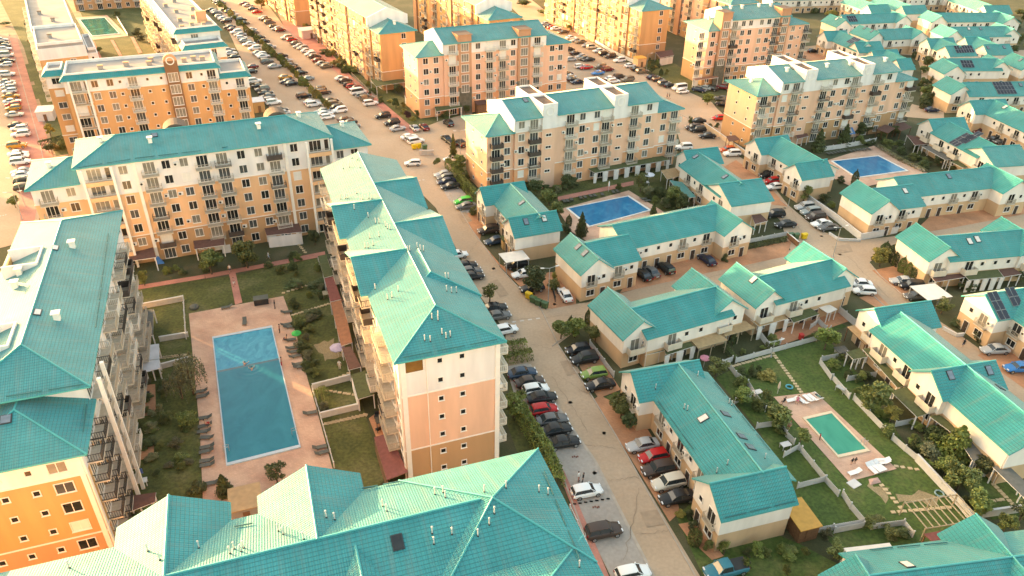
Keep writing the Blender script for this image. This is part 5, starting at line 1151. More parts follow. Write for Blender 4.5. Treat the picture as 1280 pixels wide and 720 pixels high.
TREES = [
 (K_(45, 275), 5.2, 5.4, 'round', 'm', 'round olive tree at the left of the two by the pool path'), (K_(270, 235), 5.4, 5.8, 'round', 'm', 'round bright-topped tree at the right of the two by the pool path'), (L2(905, 345), 3.2, 2.2, 'round', 'm', 'small round tree on the lawn in front of the brown awning'), (L2(1045, 270), 1.6, 2.2, 'shrub', 'b', 'pale bush under the balconies beside the blue cloth'),
 (L1(1215, 300), 7.2, 4.6, 'willow', 'w', 'weeping willow hanging over the left pool deck'), (L1(1140, 330), 5., 4., 'willow', 'w', 'paler drooping tree beside the weeping willow'), (L1(1180, 500), 2.6, 3.6, 'shrub', 'm', 'clipped round bush at the left pool deck'), (G_(130, 215), 3.6, 2.6, 'conifer', 'd', 'dark conifer between the nearest roof and the pool deck'), (G_(455, 140), 3.4, 3.2, 'loose', 'd', 'spiky young tree at the foot of the big pool deck'), (tl(0, 540, .25)(990, 300), 2., 3., 'shrub', 'd', 'dark bush behind the nearest roof gable'),
 (K_(690, 90), 3.4, 3.2, 'round', 'd', 'dark garden tree right of the white awning box'), (K_(548, 180), 1.8, 2.6, 'shrub', 'd', 'dark round bush on the cross path'), (K_(550, 250), 2.6, 2.4, 'shrub', 'd', 'dark shrub beside the cross path garden'), (K_(555, 350), 1.6, 4., 'shrub', 'd', 'low hedge bush between two garden lawns'), (K_(565, 480), 2., 2.6, 'shrub', 'd', 'dark shrub at the upper right of the big pool deck'), (K_(580, 620), 2., 2.4, 'shrub', 'd', 'dark shrub behind the green parasol'), (J_(610, 40), 2.2, 2.6, 'shrub', 'd', 'dark shrub behind the row of pool loungers'), (J_(735, 330), 2., 2.6, 'willow', 'b', 'pale drooping shrub in the walled garden'), (J_(742, 410), 1.7, 2., 'shrub', 'w', 'silvery bush in the walled garden corner'), (K_(700, 360), 1.3, 5., 'shrub', 'd', 'long low bush under the red-brown awning'), (K_(690, 530), 1.2, 4., 'shrub', 'd', 'low dark bush beside the pale stepping stones'), (K_(710, 255), 2., 2., 'shrub', 'm', 'light shrub beside the green awning end'),
 (D_(650, 450), 4.6, 4.6, 'round', 'b', 'bushy tree at the head of the car hedge'), (C_(500, 470), 4.6, 3.2, 'loose', 'm', 'tall thin young tree rising by the roof edge'),
 (C_(780, 400), 6.2, 5.2, 'round', 'd', 'dense dark tree above the bins'), (C_(905, 365), 2.2, 3., 'shrub', 'm', 'shrub bed below the corner row house'), (C_(905, 320), 2.2, 1.6, 'loose', 'y', 'palm-like plant in the corner bed'),
 (C_(945, 680), 3.6, 3.8, 'round', 'm', 'left tree of the green clump at the crossing'), (C_(1030, 670), 3.6, 4., 'round', 'b', 'middle tree of the green clump at the crossing'), (C_(1160, 700), 3.4, 4., 'round', 'm', 'right tree of the green clump at the crossing'), (C_(1005, 610), 2.6, 1.1, 'thuja', 'd', 'slim dark cypress in the green clump'), (C_(1112, 580), 3., 1.1, 'thuja', 'd', 'slim dark cypress at the row house corner'),
 (V_(40, 455), 4., 4., 'round', 'm', 'bushy tree before the gable of the nearest row house'), (V_(90, 520), 2.8, 3., 'round', 'd', 'smaller tree before the gable of the nearest row house'), (V_(10, 370), 2., 2., 'shrub', 'b', 'light shrub at the lawn tip by the parked cars'), (V_(350, 650), 2.8, 2.4, 'shrub', 'd', 'dark bush at the house wall by the silver car'), (V_(430, 720), 3., 1.8, 'shrub', 'm', 'climbing bush on the wall behind the red car'),
 (U_(412, 345), 1., 1.5, 'shrub', 'y', 'yellow bush on the small front lawn'), (U_(468, 350), 1.3, 1.6, 'shrub', 'd', 'dark bush beside the yellow one'), (U_(490, 425), 1.2, 1.8, 'shrub', 'd', 'low bush at the front door path'), (U_(497, 515), 2.6, 1.7, 'thuja', 'm', 'green cone-shaped conifer on the front lawn'), (U_(580, 560), 1.6, 1.4, 'shrub', 'm', 'small bush at the near house corner'), (U_(885, 595), 2., 2.2, 'loose', 'b', 'bright young bush on the bottom lawn'), (U_(1045, 570), 1.2, 1.8, 'shrub', 'b', 'small light bush left of the dark plank'), (U_(815, 690), 2.2, 1.2, 'conifer', 'm', 'little spruce at the bottom edge'), (U_(945, 590), 1.1, 1.6, 'shrub', 'm', 'low bush behind the bright young one'), (T_(90, 610), 2.6, 3., 'loose', 'm', 'leafy tree at the white shed corner'), (T_(45, 480), 1.6, 1.6, 'shrub', 'w', 'pale shrub at the end of the picket fence'),
 (B_(275, 285), 7., 2.4, 'conifer', 'm', 'tall conifer at the top of the street hedge'), (B_(172, 318), 2.2, 2., 'shrub', 'm', 'little round tree on the grass island'), (B_(310, 385), 5.4, 4.4, 'round', 'm', 'round tree standing in the street hedge'), (B_(352, 415), 3., 2.4, 'shrub', 'd', 'bush right of the tree in the street hedge'), (B_(402, 625), 2.2, 2.4, 'shrub', 'm', 'clipped ball bush beside the grey car'),
 (B_(878, 430), 6.4, 3., 'conifer', 'd', 'tall dark conifer against the peach facade'), (B_(985, 470), 4.2, 4., 'round', 'd', 'dark tree left of the canopy terrace'), (B_(770, 490), 3.4, 5., 'round', 'd', 'dark bush mass at the foot of the peach block'), (B_(870, 565), 4., 4.6, 'round', 'm', 'green tree behind the corner row house'), (B_(925, 640), 3.6, 3.4, 'round', 'm', 'lower green tree beside the corner row house roof'), (B_(720, 470), 2.6, 4., 'shrub', 'd', 'dark shrub touching the corner row house roof'), (B_(925, 490), 2., 2.2, 'shrub', 'w', 'white-flowering shrub by the peach block'),
 (W4(345, 460), 5.4, 3., 'conifer', 'd', 'broad conifer at the left corner of the small blue pool'), (W4(283, 410), 2.8, 1.3, 'thuja', 'd', 'slim conifer left of the small blue pool'), (W4(275, 440), 2., 2.4, 'shrub', 'd', 'dark bush below the slim conifer'), (W4(705, 355), 3., 1.8, 'conifer', 'd', 'small conifer at the right corner of the small blue pool'), (W4(640, 240), 5., 3.2, 'loose', 'm', 'feathery tree beside the white garden table'), (W4(680, 260), 2.6, 3.4, 'shrub', 'w', 'pale flowering bush behind the small pool'), (W4(740, 270), 2.8, 3., 'shrub', 'd', 'dark bush behind the small pool'), (W4(800, 310), 5., 4.6, 'round', 'm', 'green tree between the small pool and the teal terrace roof'), (W4(850, 330), 4., 4., 'round', 'd', 'darker tree beside the teal terrace roof'), (W4(760, 320), 2.4, 3., 'shrub', 'w', 'white-blooming shrub at the pool edge'), (W4(530, 228), 1.8, 2., 'shrub', 'm', 'small bush at the end of the pink path'), (W4(305, 218), 2.6, 3.6, 'round', 'd', 'dark tree above the pink path'),
 (tl(890, 60, .2222)(592, 580), 6., 4.4, 'conifer', 'd', 'left broad conifer before the right white-towered block'), (tl(890, 60, .2222)(735, 550), 6., 4.4, 'conifer', 'd', 'broad conifer beside the blue shade sail'), (tl(890, 60, .2222)(825, 500), 4.4, 3.6, 'round', 'd', 'dark tree right of the blue shade sail'), (tl(890, 60, .2222)(870, 490), 4., 3., 'round', 'd', 'dark tree at the white fence of the upper pool'), (Q_(470, 130), 3., 3.6, 'round', 'd', 'dark bush beside the brown gazebos'), (Q_(215, 435), 4., 1.6, 'thuja', 'd', 'slim cypress at the near edge of the upper pool'), (Q_(130, 425), 2., 2.4, 'shrub', 'd', 'dark bush left of the slim cypress'), (Q_(430, 205), 2.4, 4., 'shrub', 'm', 'leafy bush at the corner of the upper pool deck'), (Q_(510, 240), 2., 3.4, 'shrub', 'd', 'low bush in the garden right of the upper pool'), (Q_(580, 285), 2., 3.2, 'shrub', 'm', 'bush in the middle of the garden beside the upper pool'), (Q_(650, 330), 2.2, 3.4, 'shrub', 'd', 'dark bush at the lower end of that pool garden'), (Q_(830, 330), 2., 3., 'shrub', 'd', 'bush under the dark terrace roofs'), (Q_(30, 540), 2., 3., 'shrub', 'd', 'dark bush behind the low white garden wall'), (Q_(70, 580), 1.8, 2.2, 'shrub', 'm', 'bush at the corner of the white garden wall'),
 (Z_(580, 655), 3.6, 4., 'round', 'b', 'bright round bush on the crossing island'), (Y_(465, 75), 3.4, 1.8, 'loose', 'm', 'thin tree at the end of the peach block'), (Y_(1178, 545), 4.4, 3.4, 'loose', 'm', 'tall loose tree above the silver parked car'), (Y_(595, 80), 1.4, 1.8, 'shrub', 'd', 'left small bush by the court wall'), (Y_(640, 75), 1.4, 1.8, 'shrub', 'd', 'right small bush by the court wall'), (Z_(290, 470), 2.4, 1.4, 'thuja', 'd', 'slim tree on the lawn by the apricot block'), (Z_(235, 455), 2.8, 3., 'round', 'd', 'dark bush beside the orange kiosk'), (X_(688, 195), 1.7, 1.8, 'shrub', 'd', 'dark clipped bush on the brick forecourt'),
 (R_(375, 225), 4.2, 4.2, 'round', 'y', 'yellow-green tree on the rounded corner'), (R_(450, 195), 4.4, 2.4, 'thuja', 'd', 'tall dark cypress behind the yellow-green tree'), (R_(405, 150), 3., 2., 'thuja', 'd', 'dark cypress at the back of the conifer row'), (R_(480, 220), 3.8, 1.9, 'thuja', 'd', 'first clipped conifer along the house wall'), (R_(515, 258), 3.6, 1.9, 'thuja', 'm', 'second clipped conifer along the house wall'), (R_(557, 288), 3.6, 1.9, 'thuja', 'm', 'third clipped conifer along the house wall'), (R_(600, 310), 3.8, 2.2, 'thuja', 'd', 'fourth clipped conifer along the house wall'), (R_(642, 325), 3.4, 2., 'thuja', 'b', 'last clipped conifer, nearest the pale carport'), (R_(920, 370), 2., 4., 'shrub', 'd', 'dark bush under the brown terrace roof'), (R_(1245, 335), 2.6, 2.6, 'loose', 'd', 'spiky palm beside the white terrace curtains'), (R_(760, 520), 3.2, 3.4, 'loose', 'm', 'loose shrub below the pale carport'), (R_(860, 600), 1.6, 3., 'shrub', 'd', 'dark planting bed beside the drive'), (R_(1000, 690), 1.8, 2.6, 'shrub', 'd', 'bush before the house with the orange door'),
 (V_(630, 195), 3.6, 4., 'loose', 'm', 'loose bush by the pink parasol'), (V_(795, 365), 2.8, 3.2, 'round', 'b', 'bright bush in the picket garden'), (V_(1010, 510), 4., 4.6, 'round', 'm', 'round tree left of the turquoise pool'), (V_(1155, 620), 3., 2.8, 'loose', 'b', 'light young tree below the turquoise pool terrace'), (V_(895, 405), 2.2, 2.6, 'shrub', 'm', 'bush at the bend of the picket fence'), (V_(795, 190), 1.6, 2., 'shrub', 'd', 'small dark bush on the long lawn'), (V_(940, 200), 1.2, 4., 'shrub', 'y', 'yellowish low scrub on the long lawn'), (V_(775, 250), 1.8, 2.4, 'shrub', 'm', 'bush beside the upper picket fence'), (R_(30, 745), 4.2, 4.6, 'round', 'b', 'tree at the head of the long lawn'), (S_(70, 160), 2.6, 2.2, 'loose', 'b', 'bright young tree in the first terrace garden'), (S_(310, 410), 5., 5.4, 'round', 'm', 'big round tree in the second terrace garden'), (S_(440, 480), 3.2, 2.4, 'loose', 'y', 'yellowish young tree by the garden fence'), (S_(430, 560), 2., 2.6, 'shrub', 'm', 'bush leaning on the lawn fence'), (S_(175, 205), 1.8, 1.2, 'thuja', 'd', 'dark dwarf cypress between terrace gardens'), (S_(830, 690), 5.4, 5., 'conifer', 'b', 'bright feathery tree beside the grey terrace roof'), (S_(660, 700), 2.6, 4., 'shrub', 'w', 'pale bush under the bright feathery tree'), (S_(700, 570), 2., 4., 'shrub', 'd', 'dark bushes in the third terrace garden'), (S_(1060, 740), 3.4, 3., 'round', 'd', 'dark bush at the lower terrace wall'),
 (T_(960, 330), 3.6, 4.2, 'round', 'b', 'round light tree at the wall above the bottom corner roof'), (T_(860, 180), 4., 5., 'round', 'm', 'green tree at the long white wall'), (T_(780, 90), 3., 3.4, 'round', 'b', 'smaller tree above the green one at the wall'), (T_(930, 150), 2., 2.6, 'shrub', 'd', 'dark bush behind the white cross fence'), (T_(1150, 440), 2.8, 2.6, 'round', 'm', 'bush rising behind the bottom corner roof'), (T_(1245, 385), 3.4, 3.6, 'loose', 'd', 'grey-green tree at the right edge'), (T_(1030, 80), 3., 4., 'round', 'd', 'dark tree by the terrace canopy corner'), (T_(300, 420), 1.6, 2., 'shrub', 'm', 'low bush at the picket corner'), (T_(440, 470), 1.3, 2.4, 'shrub', 'm', 'bush left of the timber pergola'), (T_(520, 470), 1.3, 2., 'shrub', 'd', 'dark bush in the little picket plot'), (T_(360, 395), 1., 2.4, 'shrub', 'm', 'low green tuft on the bare lawn'),
 (N2(250, 80), 4., 5., 'round', 'y', 'yellow-green bush at the top of the long car park'), (N2(30, 45), 5., 6., 'round', 'y', 'tall yellow-green tree at the top of the long car park'), (N2(700, 540), 3.2, 3., 'round', 'd', 'dark tree on the grass by the brown shed'), (N2(762, 600), 2.6, 2.6, 'round', 'p', 'purple-leaved bush on the grass by the long car park'), (N2(715, 470), 3., 4., 'round', 'd', 'dark bush under the green canopy of the apricot block'), (N2(475, 360), 2., 6., 'shrub', 'm', 'garden shrubs along the apricot block'), (N2(400, 330), 2.2, 5., 'shrub', 'y', 'yellowish shrubs along the apricot block'), (N2(420, 340), 1.8, 4., 'shrub', 'd', 'dark shrub behind the yellowish ones'), (N2(345, 270), 1.8, 5., 'shrub', 'd', 'far garden shrub beside the pavement'), (N2(1050, 570), 2.8, 3., 'round', 'd', 'dark bush beside the brown shed'), (N2(950, 590), 2., 4., 'shrub', 'd', 'planting under the dark green canopy'), (A_(1070, 205), 4., 4., 'round', 'p', 'purple tree before the apricot block of the upper car park'), (A_(1000, 195), 2.6, 4., 'round', 'y', 'orange-leaved bush beside the purple tree'), (A_(720, 40), 3., 8., 'round', 'm', 'far green planting at the top edge strip'), (A_(850, 95), 2.4, 9., 'round', 'm', 'far hedge planting below the distant brownish block'), (A_(1105, 535), 2.6, 2.2, 'loose', 'm', 'little tree at the corner of the peach block'), (A_(940, 575), 1.6, 3., 'shrub', 'm', 'low bush at the corner of the peach block'),
 (P_(150, 60), 5., 7., 'round', 'd', 'dark tree before the long white terrace at the top'), (P_(60, 65), 5., 7., 'round', 'm', 'green tree before the long white terrace at the top'), (P_(70, 120), 4., 6., 'round', 'y', 'yellowish bushes at the far top court'), (P_(720, 60), 6., 7., 'round', 'd', 'dark tree between the far top row houses'), (P_(600, 130), 4., 4., 'round', 'd', 'dark tree in the gap of the far row houses'), (P_(290, 235), 3.6, 5., 'round', 'd', 'dark shrubs over the striped solar panel house'), (P_(675, 420), 4., 4., 'round', 'd', 'dark tree in the gap left of the scattered solar panel house'), (P_(640, 160), 3.4, 4., 'round', 'd', 'dark tree under the far topmost pale wing'), (P_(720, 640), 3.4, 5., 'round', 'd', 'dark tree between the right block and the row houses'), (P_(660, 600), 3., 4., 'round', 'm', 'green bush beside the right block corner'), (P_(460, 300), 2.6, 4., 'shrub', 'd', 'dark bush in the far front garden'), (P_(1210, 330), 3., 4., 'round', 'd', 'dark tree right of the two-skylight gable'), (P_(590, 360), 2.4, 3., 'shrub', 'd', 'small bush in the lane of the far row houses'), (P_(1255, 100), 3., 6., 'round', 'm', 'tree at the far right edge'),
 (L3(100, 580), 2.8, 3., 'round', 'm', 'round bush on the grass island at the left edge'), (L3(320, 130), 3.4, 3., 'round', 'y', 'yellow-flowering bush beside the left car row'), (L3(310, 235), 2.4, 3.2, 'round', 'd', 'dark garden bush beside the left car row'), (L3(350, 220), 2., 2.4, 'shrub', 'y', 'little yellow-green bush beside the left car row'), (L4(35, 160), 1.6, 5., 'shrub', 'm', 'shrub bed at the far left edge'), (L4(620, 330), 2., 3., 'shrub', 'm', 'bush on the left half of the far pool lawn'), (L4(735, 110), 3., 4., 'round', 'd', 'dark trees right of the far garden pool'), (L4(880, 260), 2.4, 5., 'shrub', 'd', 'dark bushes at the balcony side of the far garden'), (L4(860, 215), 2.4, 5., 'shrub', 'd', 'upper dark bushes at the balcony side of the far garden'),
]
for p, h, d, k, lm, lab in TREES: tree(*p, h, d, k, lm, lab, 'shrub' if k == 'shrub' else 'tree')
STRIP = [(60, 8), (100, 42), (135, 76), (165, 105), (190, 135), (212, 160), (240, 182), (262, 205), (285, 222), (303, 242), (330, 262), (360, 296), (385, 322), (410, 342), (430, 357), (452, 378), (475, 397), (497, 415), (520, 437), (543, 456), (562, 480), (585, 505), (612, 535), (640, 560), (668, 585), (700, 612), (728, 640), (748, 668), (770, 700)]
for x, y in STRIP: tree(*N_(x, y), rnd.uniform(2.6, 3.6), rnd.uniform(1.8, 2.6), rnd.choice(('thuja', 'round')), rnd.choice('mmyb'), 'small green tree in the planted strip of the long car park', 'tree', 'trees along the planted strip', 'strip_tree')
def scatter(quads, n, kinds, hs, ds, label, group, name, cat, seed):
    rr = random.Random(seed)
    for q, k in quads:
        for i in range(k):
            u, v = rr.random(), rr.random(); a = [q[0][j]+(q[1][j]-q[0][j])*u for j in (0, 1)]; b = [q[3][j]+(q[2][j]-q[3][j])*u for j in (0, 1)]
            kd, lm = rr.choice(kinds); tree(a[0]+(b[0]-a[0])*v, a[1]+(b[1]-a[1])*v, rr.uniform(*hs), rr.uniform(*ds), kd, lm, label, cat, group, name)
scatter([(((1150, 15), (1168, 15), (1178, 140), (1150, 140)), 10), (((1120, 40), (1160, 40), (1160, 62), (1125, 62)), 5), (((1020, 2), (1060, 2), (1060, 16), (1015, 16)), 6), (((1050, 18), (1080, 18), (1075, 30), (1040, 30)), 4), (((1090, 52), (1120, 52), (1130, 66), (1100, 66)), 5), (((1235, 50), (1285, 50), (1285, 62), (1240, 62)), 4), (((1140, 110), (1165, 110), (1170, 135), (1145, 135)), 6), (((1265, 20), (1290, 15), (1290, 60), (1275, 60)), 5)], 0, (('round', 'd'), ('round', 'm'), ('shrub', 'd'), ('thuja', 'd')), (2.4, 4.4), (2.6, 4.6), 'small green garden tree among the far row houses', 'trees among the far row houses', 'garden_tree', 'tree', 5)
scatter([(((182, 470), (235, 462), (246, 590), (182, 600)), 28), (((330, 330), (400, 322), (405, 375), (360, 372)), 9), (((368, 400), (390, 392), (398, 470), (386, 478)), 14), (((175, 345), (320, 322), (320, 332), (176, 352)), 8)], 0, (('shrub', 'd'), ('shrub', 'm'), ('shrub', 'w')), (.7, 1.7), (1.2, 2.6), 'low straggly shrub in the grass around the big left pool', 'shrubs around the big left pool', 'low_shrub', 'shrub', 8)
scatter([(((1030, 450), (1060, 445), (1065, 470), (1042, 478)), 4), (((1062, 478), (1100, 470), (1115, 535), (1080, 510)), 9), (((1118, 540), (1160, 530), (1185, 580), (1150, 576)), 11), (((1150, 580), (1200, 580), (1235, 640), (1200, 632)), 10), (((920, 470), (945, 462), (990, 545), (965, 550)), 10), (((890, 690), (1000, 675), (1035, 715), (905, 730)), 9), (((920, 445), (1015, 425), (1030, 418), (930, 438)), 8)], 0, (('shrub', 'd'), ('shrub', 'm'), ('loose', 'b')), (.8, 2.2), (1., 2.4), 'low green garden shrub near the white fences at the right', 'shrubs in the fenced gardens', 'garden_shrub', 'shrub', 9)
scatter([(((655, 225), (700, 222), (700, 250), (665, 255)), 7), (((790, 228), (850, 222), (860, 262), (815, 268)), 12), (((1110, 190), (1160, 186), (1200, 212), (1160, 222)), 12), (((1060, 165), (1150, 172), (1120, 188), (1060, 182)), 9)], 0, (('shrub', 'd'), ('shrub', 'm'), ('round', 'd')), (1., 2.8), (1.6, 3.2), 'garden bush around the two small blue pools', 'bushes around the blue pools', 'garden_bush', 'shrub', 10)
scatter([(((345, 12), (400, 60), (408, 56), (352, 8)), 9), (((405, 70), (455, 112), (470, 106), (420, 66)), 12), (((455, 118), (520, 160), (530, 148), (470, 112)), 9), (((790, 75), (840, 100), (850, 96), (800, 70)), 8), (((20, 20), (60, 110), (72, 108), (36, 20)), 14), (((75, 180), (105, 195), (98, 200), (72, 190)), 6)], 0, (('shrub', 'm'), ('shrub', 'y'), ('thuja', 'm'), ('shrub', 'd')), (.9, 2.4), (1.4, 2.8), 'small shrub in the planted beds along the far apricot blocks', 'shrubs along the far blocks', 'bed_shrub', 'shrub', 12)
def hedge(label, pts, w, h, m=LEAF, ends=None):
    mb = MB(); rr = random.Random(len(label)); P = [at(*p) for p in pts]; c = P[0]
    for a, b in zip(P, P[1:]):
        d = b-a; L = d.length; d /= L; n = Vector((-d.y, d.x, 0))
        for i in range(int(L*w*h*60+L*90)):
            t = rr.uniform(-.2, L+.2); s = rr.uniform(-.5, .5)*w; z = rr.uniform(.05, 1)*h*(1-.25*(2*s/w)**4)*(.88+.2*sin(t*1.7)*sin(t*.6+1))
            if abs(s) < w*.3 and z < h*.7: z = h*rr.uniform(.8, 1.02)
            leafcard(mb, a-c+d*t+n*s+Vector((0, 0, z)), rr.uniform(.18, .32), m, rr)
    t = thing('hedge', label, 'hedge', c); mb.obj('foliage', t)
hedge('tall clipped hedge along the street beside the six-storey peach block', [B_(240, 330), B_(300, 410), B_(430, 560)], 1.8, 2.6, LEAFB)
hedge('long hedge between the tall central block and the parked cars', [D_(690, 440), D_(760, 560), D_(830, 660), tl(512, 576)(885, 60), tl(512, 576)(925, 170)], 2.1, 2.5, LEAFB)
hedge('upper of the two short hedges at the corner of the tall central block', [D_(575, 40), D_(720, 15)], 2., 1.7, LEAFB); hedge('lower of the two short hedges at the corner of the tall central block', [D_(580, 110), D_(755, 75)], 2., 1.6, LEAFB)
hedge('dark hedge behind the brick court beside the bins', [X_(840, 115), X_(1070, 70)], .8, 1.2, LEAFD); hedge('dark hedge along the low white garden wall', [Y_(1215, 510), Y_(1280, 505)], 1.5, 1.6, LEAFD); hedge('flowering hedge along the right edge of the upper pool', [Q_(370, 205), Q_(500, 285), Q_(660, 360)], 1., 1., LEAFW); hedge('clipped hedge on the long lawn by the terraces', [X_(730+30, 640), X_(730, 720)], .9, 1.2, LEAFD); hedge('low hedge across the garden of the first green-roofed terrace', [(905, 437), (918, 452)], .9, 1.2, LEAFD)
hedge('hedge along the left car row garden', [L3(250, 190), L3(410, 150)], 1.5, 1.2, LEAFD)
# ------------------------------------------------------------------ fences and walls
FENW = mat('white_fence', (.60, .57, .54), .75, .08, 1.5); FENG = mat('grey_wall', (.48, .43, .38), .85, .12, 1.5); WALLS_ = mat('sand_wall', (.58, .42, .28), .88, .12, 1.)
def fence(label, pts, h=1.05, kind='picket', m=None):
    P = [at(*p) for p in pts]; c = P[0].copy(); t = thing('fence' if kind != 'wall' else 'garden_wall', label, 'fence' if kind != 'wall' else 'wall', c); m = m or (FENW if kind != 'wall' else FENG)
    po = []
    for a, b in zip(P, P[1:]):
        d = b-a; L = d.length; rz = math.atan2(d.y, d.x); mb = MB()
        if kind == 'wall': mb.box(0, L, -.1, .1, 0, h, m); mb.box(-.02, L+.02, -.14, .14, h+.001, h+.07, FENW)
        elif kind == 'rail':
            for z in (.15, h): mb.box(0, L, -.03, .03, z-.03, z+.03, m)
            for i in range(int(L/.3)): mb.box(i*.3, i*.3+.04, -.02, .02, .18, h-.031, m)
        else:
            for z in (.25, h*.72): mb.box(0, L, .021, .06, z-.04, z+.04, m)
            for i in range(max(1, int(L/.14))): mb.box(i*.14+.005, i*.14+.125, -.02, .02, .06, h*(.97+.03*(i % 2)), m)
        mb.obj('panel', t, a-c, rz)
        n = max(1, int(L/2.4))
        for i in range(n+1 if b is P[-1] else n): po.append(a-c+d*i/n)
    if kind != 'wall':
        for p in po[:60]:
            mb = MB(); mb.box(-.06, .06, -.06, .06, 0, h+.12, m); mb.box(-.08, .08, -.08, .08, h+.121, h+.17, m); mb.obj('post', t, p)
    return t
fence('white picket fence closing the head of the long lawn', [(919, 454), (962, 442), (1020, 426), (1037, 414)]); fence('short white picket fence by the pink parasol', [(902, 457), (915, 452)])
fence('white picket fence stepping along the left side of the long lawn', [(911, 460), (919, 471), (934, 482), (945, 500), (956, 515)]); fence('white cross fence in the upper left picket garden', [(918, 505), (938, 498)]); fence('white picket fence around the middle left garden', [(945, 536), (974, 532), (982, 546), (992, 556)]); fence('white fence from the small white table to the lawn corner', [(979, 572), (997, 562), (1001, 565)])
fence('long white picket fence left of the turquoise pool lawn', [(1001, 566), (1030, 602), (1047, 621)]); fence('white cross fence between two near gardens', [(996, 611), (1031, 602)]); fence('white fence around the brightest near garden', [(1052, 620), (1062, 636), (1079, 656), (1040, 663), (1001, 670)]); fence('white picket fence beside the small bright turf plot', [(1042, 667), (1078, 660)]); fence('low white fence around the little plot left of the pergola', [(1088, 662), (1128, 657), (1140, 672)])
fence('white fence at the top of the terrace gardens', [(1024, 455), (1038, 475)]); fence('white fence of the second terrace garden facing the lawn', [(1040, 475), (1061, 499)]); fence('long white fence facing the lawn beside the big round tree', [(1066, 500), (1085, 520), (1104, 540)]); fence('white fence facing the lawn below the big round tree', [(1114, 550), (1130, 564), (1146, 577)])
fence('long white wall at the lower right side of the lawn', [(1144, 576), (1170, 604), (1194, 629), (1198, 633), (1213, 652)], 1.2, 'wall', FENW); fence('white fence between the first and second terrace gardens', [(1026, 452), (1057, 446)]); fence('white fence between the second and third terrace gardens', [(1058, 477), (1094, 471)]); fence('white fence behind the round tree in the terrace gardens', [(1118, 534), (1142, 529)]); fence('white cross fence at the dark purple bush', [(1200, 601), (1230, 596)])
fence('grey wall behind the bottom corner roof', [(1214, 648), (1240, 645), (1275, 640)], 1.2, 'wall'); fence('white panel fence beside the curtained terrace', [(946, 418), (960, 436), (975, 431)], 1.3); fence('white fence running from the grey awning', [(1044, 388), (1056, 398), (1068, 408)], 1.4); fence('zigzag white fence by the terrace with the toys', [(1012, 412), (1022, 404), (1032, 414)])
fence('low white fence at the head of the walled garden', [(391, 487), (415, 481), (438, 475)], 1., 'wall', FENW); fence('low white wall at the foot of the walled garden', [(401, 523), (425, 517), (450, 511)], 1., 'wall', FENW); fence('thin rail fence along the right side of the big pool deck', [(391, 490), (401, 524), (418, 585)], 1., 'rail', FENW); fence('grey stone wall at the top of the left garden plots', [(178, 386), (204, 381), (230, 376)], 1., 'wall'); fence('white rail fence between left garden plots and the pool', [(230, 376), (233, 424)], 1., 'rail', FENW); fence('low wall dividing the left garden plots', [(200, 427), (236, 421)], .9, 'wall'); fence('lower grey wall of the left garden plots', [(202, 461), (240, 451)], .9, 'wall')
fence('long low white wall beside the parked car row and corner', [(1009, 251), (1042, 274), (1075, 300), (1098, 296), (1121, 291)], 1.4, 'wall', FENW); fence('curved low wall at the street corner garden', [(1036, 293), (1048, 301), (1075, 302)], .5, 'wall', FENW); fence('white panel fence behind the upper pool loungers', [(1020, 190), (1050, 186), (1094, 178)], 1.3); fence('white fence above the hedge by the bins', [(936, 304), (982, 295)], 1.)
fence('railing between the nearest block and the parking bays', [(712, 640), (730, 680), (748, 722)], 1.2, 'rail', FENW); fence('white rail behind the hedge of the brick strip', [(737, 432), (755, 456), (767, 472)], 1.1); fence('low wall along the fence side of the upper car park', [(732, 46), (765, 66), (792, 79)], 1., 'wall', FENW); fence('sand coloured wall of the car court by the right block', [(880, 159), (906, 177), (934, 197)], 1.3, 'wall', WALLS_); fence('long low planted wall right of the upper pool', [(1097, 184), (1125, 200), (1155, 216)], .6, 'wall')
fence('low planter wall of the drive by the orange door', [(1178, 412), (1195, 421), (1204, 420)], .6, 'wall', FENW); fence('white lattice wall beside the far garden pool', [(146, 22), (160, 45)], .8, 'wall', FENW); fence('rail fence at the lawn by the long car park', [(440, 95), (468, 122), (472, 124)], 1., 'rail', RAIL)
fence('dark metal gate beside the bins and the parked sedan', [(690, 361), (694, 378)], 1.2, 'rail', RAILD)
# ------------------------------------------------------------------ terrace roofs, carports, sheds
CAN = {'green': mat('moss_green_roofing', (.085, .095, .035), .9, .25, 2.), 'brown': mat('brown_roofing', (.13, .06, .045), .9, .2, 2.), 'rust': mat('rust_brown_roofing', (.30, .125, .065), .85, .2, 1.5), 'tan': mat('tan_roofing', (.42, .27, .14), .85, .18, 1.5), 'red': mat('dark_red_roofing', (.20, .06, .05), .85, .2, 2.), 'grey': mat('slate_roofing', (.13, .125, .11), .85, .2, 2.), 'metal': mat('light_metal_roofing', (.50, .50, .52), .5, .15, 1.), 'white': mat('white_sheet_roofing', (.74, .66, .58), .6, .1, .8), 'orange': mat('orange_roofing', (.62, .30, .06), .7, .15, 1.5), 'blue': mat('blue_shade_cloth', (.07, .17, .34), .9, .1), 'teal': ROOFH}
CURT = mat('white_curtain', (.75, .70, .65), .9, .06)
